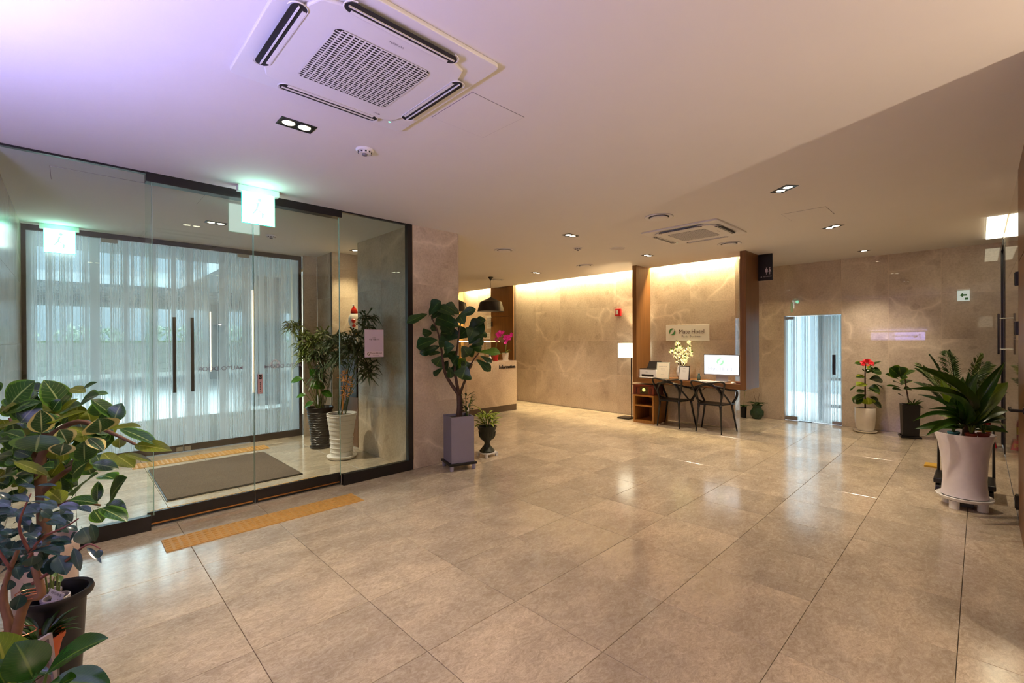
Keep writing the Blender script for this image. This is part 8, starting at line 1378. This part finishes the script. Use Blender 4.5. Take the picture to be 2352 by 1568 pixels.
# --- pink orchids on the counter ---
pk = leaf_mesh('petal', plain('magenta_petal', srgb(214, 30, 150), 0.5), 'round', 4, 0.1, 0.1, 0, 0, 0)
def counter_orchid(x, y, lb, potc, square, ends, seed):
    t = thing('potted_orchid', lb, 'plant', (x, y, 1.063))
    if square: MB().add([(-0.05, -0.05, 0.012), (0.05, -0.05, 0.012), (0.05, 0.05, 0.012), (-0.05, 0.05, 0.012), (-0.062, -0.062, 0.165), (0.062, -0.062, 0.165), (0.062, 0.062, 0.165), (-0.062, 0.062, 0.165)], [(0, 3, 2, 1), (4, 5, 6, 7), (0, 1, 5, 4), (1, 2, 6, 5), (2, 3, 7, 6), (3, 0, 4, 7)]).build('pot_body', potc, t, bevel=0.003, rot=(0, 0, 0.6)); MB().box(-0.065, 0.065, -0.065, 0.065, 0, 0.012).build('saucer', potc, t, rot=(0, 0, 0.6))
    else: MB().lathe([(0.052, 0), (0.05, 0.02), (0.066, 0.14), (0.072, 0.145), (0.066, 0.15), (0.06, 0.13), (0.0, 0.13)], 20).build('pot_body', potc, t, auto=40)
    rr = random.Random(seed)
    for k in range(8):
        a = k * 0.8; p = Vector((x, y, 1.21)); e = p + Vector((0.13 * math.cos(a), 0.13 * math.sin(a), rr.uniform(-0.02, 0.10))); put_leaf(t, om if k % 2 else vm, p, e, (0, 0, 1), 0.05)
    for (dx, dy, z) in ends:
        P_ = smooth_pts([(0, 0, 0.15), (dx * 0.2, dy * 0.2, 0.36), (dx * 0.5, dy * 0.5, z - 0.02), (dx, dy, z)], 4); MB().path(P_, 0.0035, 5).build('flower_stem', GST, t)
        for k in range(9):
            q = P_[-1 - (k * 7 % 8)] + Vector((rr.uniform(-.035, .035), rr.uniform(-.035, .035), rr.uniform(-.035, .03))); orchid_flower(t, q + t.location, 0.034, pk, (-0.7, -0.7, rr.uniform(-.4, .5)))
    return t
counter_orchid(6.47, 7.16, 'magenta orchid in round red pot on the information counter', plain('red_pot', srgb(186, 44, 40), 0.4), False, ((0.06, -0.03, 0.56), (0.13, -0.06, 0.60)), 3)
counter_orchid(6.76, 7.16, 'magenta orchid in square white pot nearest the counter corner', CREAM, True, ((0.0, 0.02, 0.50), (0.17, -0.02, 0.56), (0.10, 0.0, 0.50)), 4)

# --- entrance lobby plants behind the glass ---
t = thing('black_ribbed_pot_plant', 'broad leaved plant in black basket weave pot in the glass lobby', 'plant', (2.53, 6.50, 0))
mb = MB(); nn = 36; prof = [(0.115, 0.03), (0.118, 0.10), (0.13, 0.25), (0.15, 0.42), (0.165, 0.52), (0.185, 0.565), (0.178, 0.575), (0.155, 0.56), (0.14, 0.48)]
MB().lathe(prof, nn).build('pot_body', BSQ, t, auto=60)
mb = MB()
for k in range(14):
    z = 0.06 + 0.034 * k; r = 0.117 + 0.048 * (max(0, z - 0.08) / 0.44) ** 1.3
    mb.path([((r + 0.004) * math.cos(a), (r + 0.004) * math.sin(a), z + 0.006 * math.sin(a * 12 + k)) for a in [2 * PI * i / 24 for i in range(25)]], 0.006, 4)
mb.build('weave_rib', BSQ, t); MB().lathe([(0.13, 0), (0.14, 0.03), (0.0, 0.032)], 26).build('saucer', BSQ, t); soil(t, 0.145, 0.52)
mm_ = leaf_mesh('broad_leaf', leafmat('broad_leaf', G(52, 104, 28), vein=G(110, 150, 60), rough=0.3), 'ovate', 8, 0.15, 0.2)
for (a, b, w_) in (((2.38, 6.47, 0.90), (2.55, 6.36, 0.84), 0.16), ((2.30, 6.52, 0.98), (2.18, 6.62, 0.93), 0.13), ((2.42, 6.43, 0.66), (2.32, 6.50, 0.58), 0.10), ((2.50, 6.37, 0.80), (2.62, 6.30, 0.72), 0.12), ((2.34, 6.50, 0.76), (2.24, 6.58, 0.72), 0.09), ((2.45, 6.40, 1.0), (2.38, 6.45, 1.12), 0.13)):
    put_leaf(t, mm_, a, b, (-0.4, -0.5, 0.8), w_); MB().path(smooth_pts([(0, 0, 0.52), (Vector(a) - t.location) * 0.6 + Vector((0, 0, 0.2)), Vector(a) - t.location], 3), 0.005, 5).build('leaf_stalk', GST, t)
PODO = [plain('podocarpus_leaf', srgb(96, 112, 34), 0.5, noise_amt=0.25, scale=5), plain('podocarpus_dark', srgb(54, 76, 34), 0.5, noise_amt=0.25, scale=5)]
def whorl(parent, c, r, n, mat, seed, root, droop=0.45, wd=0.011):
    r2 = random.Random(seed); c = Vector(c) - parent.location; mb = MB(); root = Vector(root) - parent.location
    mb.path(smooth_pts([root, root.lerp(c, 0.5) + Vector((0, 0, 0.08)), c], 4), 0.0045, 5)
    for k in range(n):
        a = r2.uniform(0, 2 * PI); e = r2.uniform(-0.5, 1.1); l = r * r2.uniform(0.65, 1.1); o = c + Vector((r2.uniform(-.05, .05), r2.uniform(-.05, .05), r2.uniform(-.06, .05)))
        d = Vector((math.cos(a) * math.cos(e), math.sin(a) * math.cos(e), math.sin(e)))
        m1 = o + d * l * 0.5; e_ = o + d * l + Vector((0, 0, -droop * l))
        for q in (m1, e_):
            if q.y + parent.location.y < 4.72: q.y = 4.72 - parent.location.y
            if q.x + parent.location.x > 2.84 and q.y + parent.location.y < 6.0: q.x = 2.84 - parent.location.x
        w2 = d.cross(Vector((r2.uniform(-1.2, .4), r2.uniform(-1.2, .4), 0.7))).normalized() * wd
        mb.add([o, o.lerp(m1, 0.5) + w2 * 0.7, m1 + w2, m1 - w2, o.lerp(m1, 0.5) - w2 * 0.7, e_], [(0, 1, 4), (1, 2, 3, 4), (2, 5, 3)])
    return mb.build('frond', mat, parent)
heads = [(2.234, 6.686, 1.70), (2.336, 6.516, 1.55), (2.45, 6.475, 1.46), (2.54, 6.458, 1.58), (2.594, 6.264, 1.40), (2.66, 6.061, 1.50), (2.574, 6.005, 1.24), (2.528, 6.328, 1.19), (2.334, 6.517, 1.30), (2.462, 6.391, 1.02), (2.534, 6.045, 1.52), (2.36, 6.60, 1.42), (2.50, 6.30, 1.38), (2.42, 6.36, 1.30)]
for k, c in enumerate(heads): whorl(t, c, 0.20, 62, PODO[0 if k in (0, 1, 2, 3, 8, 11) else 1], k, (2.53 + 0.05 * math.cos(k), 6.50 + 0.05 * math.sin(k), 0.53))
t = thing('white_ribbed_pot_plant', 'tall narrow leaved plant in white ringed pot in the glass lobby', 'plant', (2.50, 5.72, 0))
prof = [(0.135, 0.03)]
for k in range(9):
    z = 0.04 + k * 0.057; r = 0.132 + 0.002 * k + (0.012 * max(0, k - 4)) * 0.55
    prof += [(r, z), (r + 0.003, z + 0.046), (r + 0.008, z + 0.049), (r + 0.008, z + 0.054), (r + 0.002, z + 0.056)]
prof += [(0.180, 0.56), (0.184, 0.575), (0.165, 0.575), (0.155, 0.52)]
MB().lathe(prof, 36).build('pot_body', plain('matt_white_pot', srgb(232, 228, 224), 0.4), t, auto=40); MB().lathe([(0.15, 0), (0.175, 0.012), (0.185, 0.04), (0.175, 0.042), (0.14, 0.03), (0.0, 0.03)], 32).build('saucer', MATS['matt_white_pot'], t, auto=50); soil(t, 0.158, 0.545)
heads2 = [(2.694, 5.402, 1.80), (2.66, 5.387, 1.66), (2.66, 5.319, 1.10), (2.56, 5.601, 1.40), (2.60, 5.535, 1.42), (2.58, 5.554, 1.56), (2.62, 5.418, 1.36), (2.68, 5.36, 1.20), (2.5, 5.75, 1.30), (2.45, 5.80, 1.48)]
for k, c in enumerate(heads2): whorl(t, c, 0.19, 34 if k < 2 else 50, PODO[1], 40 + k, (2.50 + 0.05 * math.cos(k * 2), 5.72 + 0.05 * math.sin(k * 2), 0.55))
ORA = plain('dry_orange_leaf', srgb(206, 130, 46), 0.6, noise_amt=0.2)
for k, c in enumerate(((2.523, 5.633, 0.84), (2.535, 5.613, 0.97), (2.506, 5.652, 1.05))): whorl(t, c, 0.09, 26, ORA, 80 + k, (2.50, 5.70, 0.55), 0.1, 0.008)
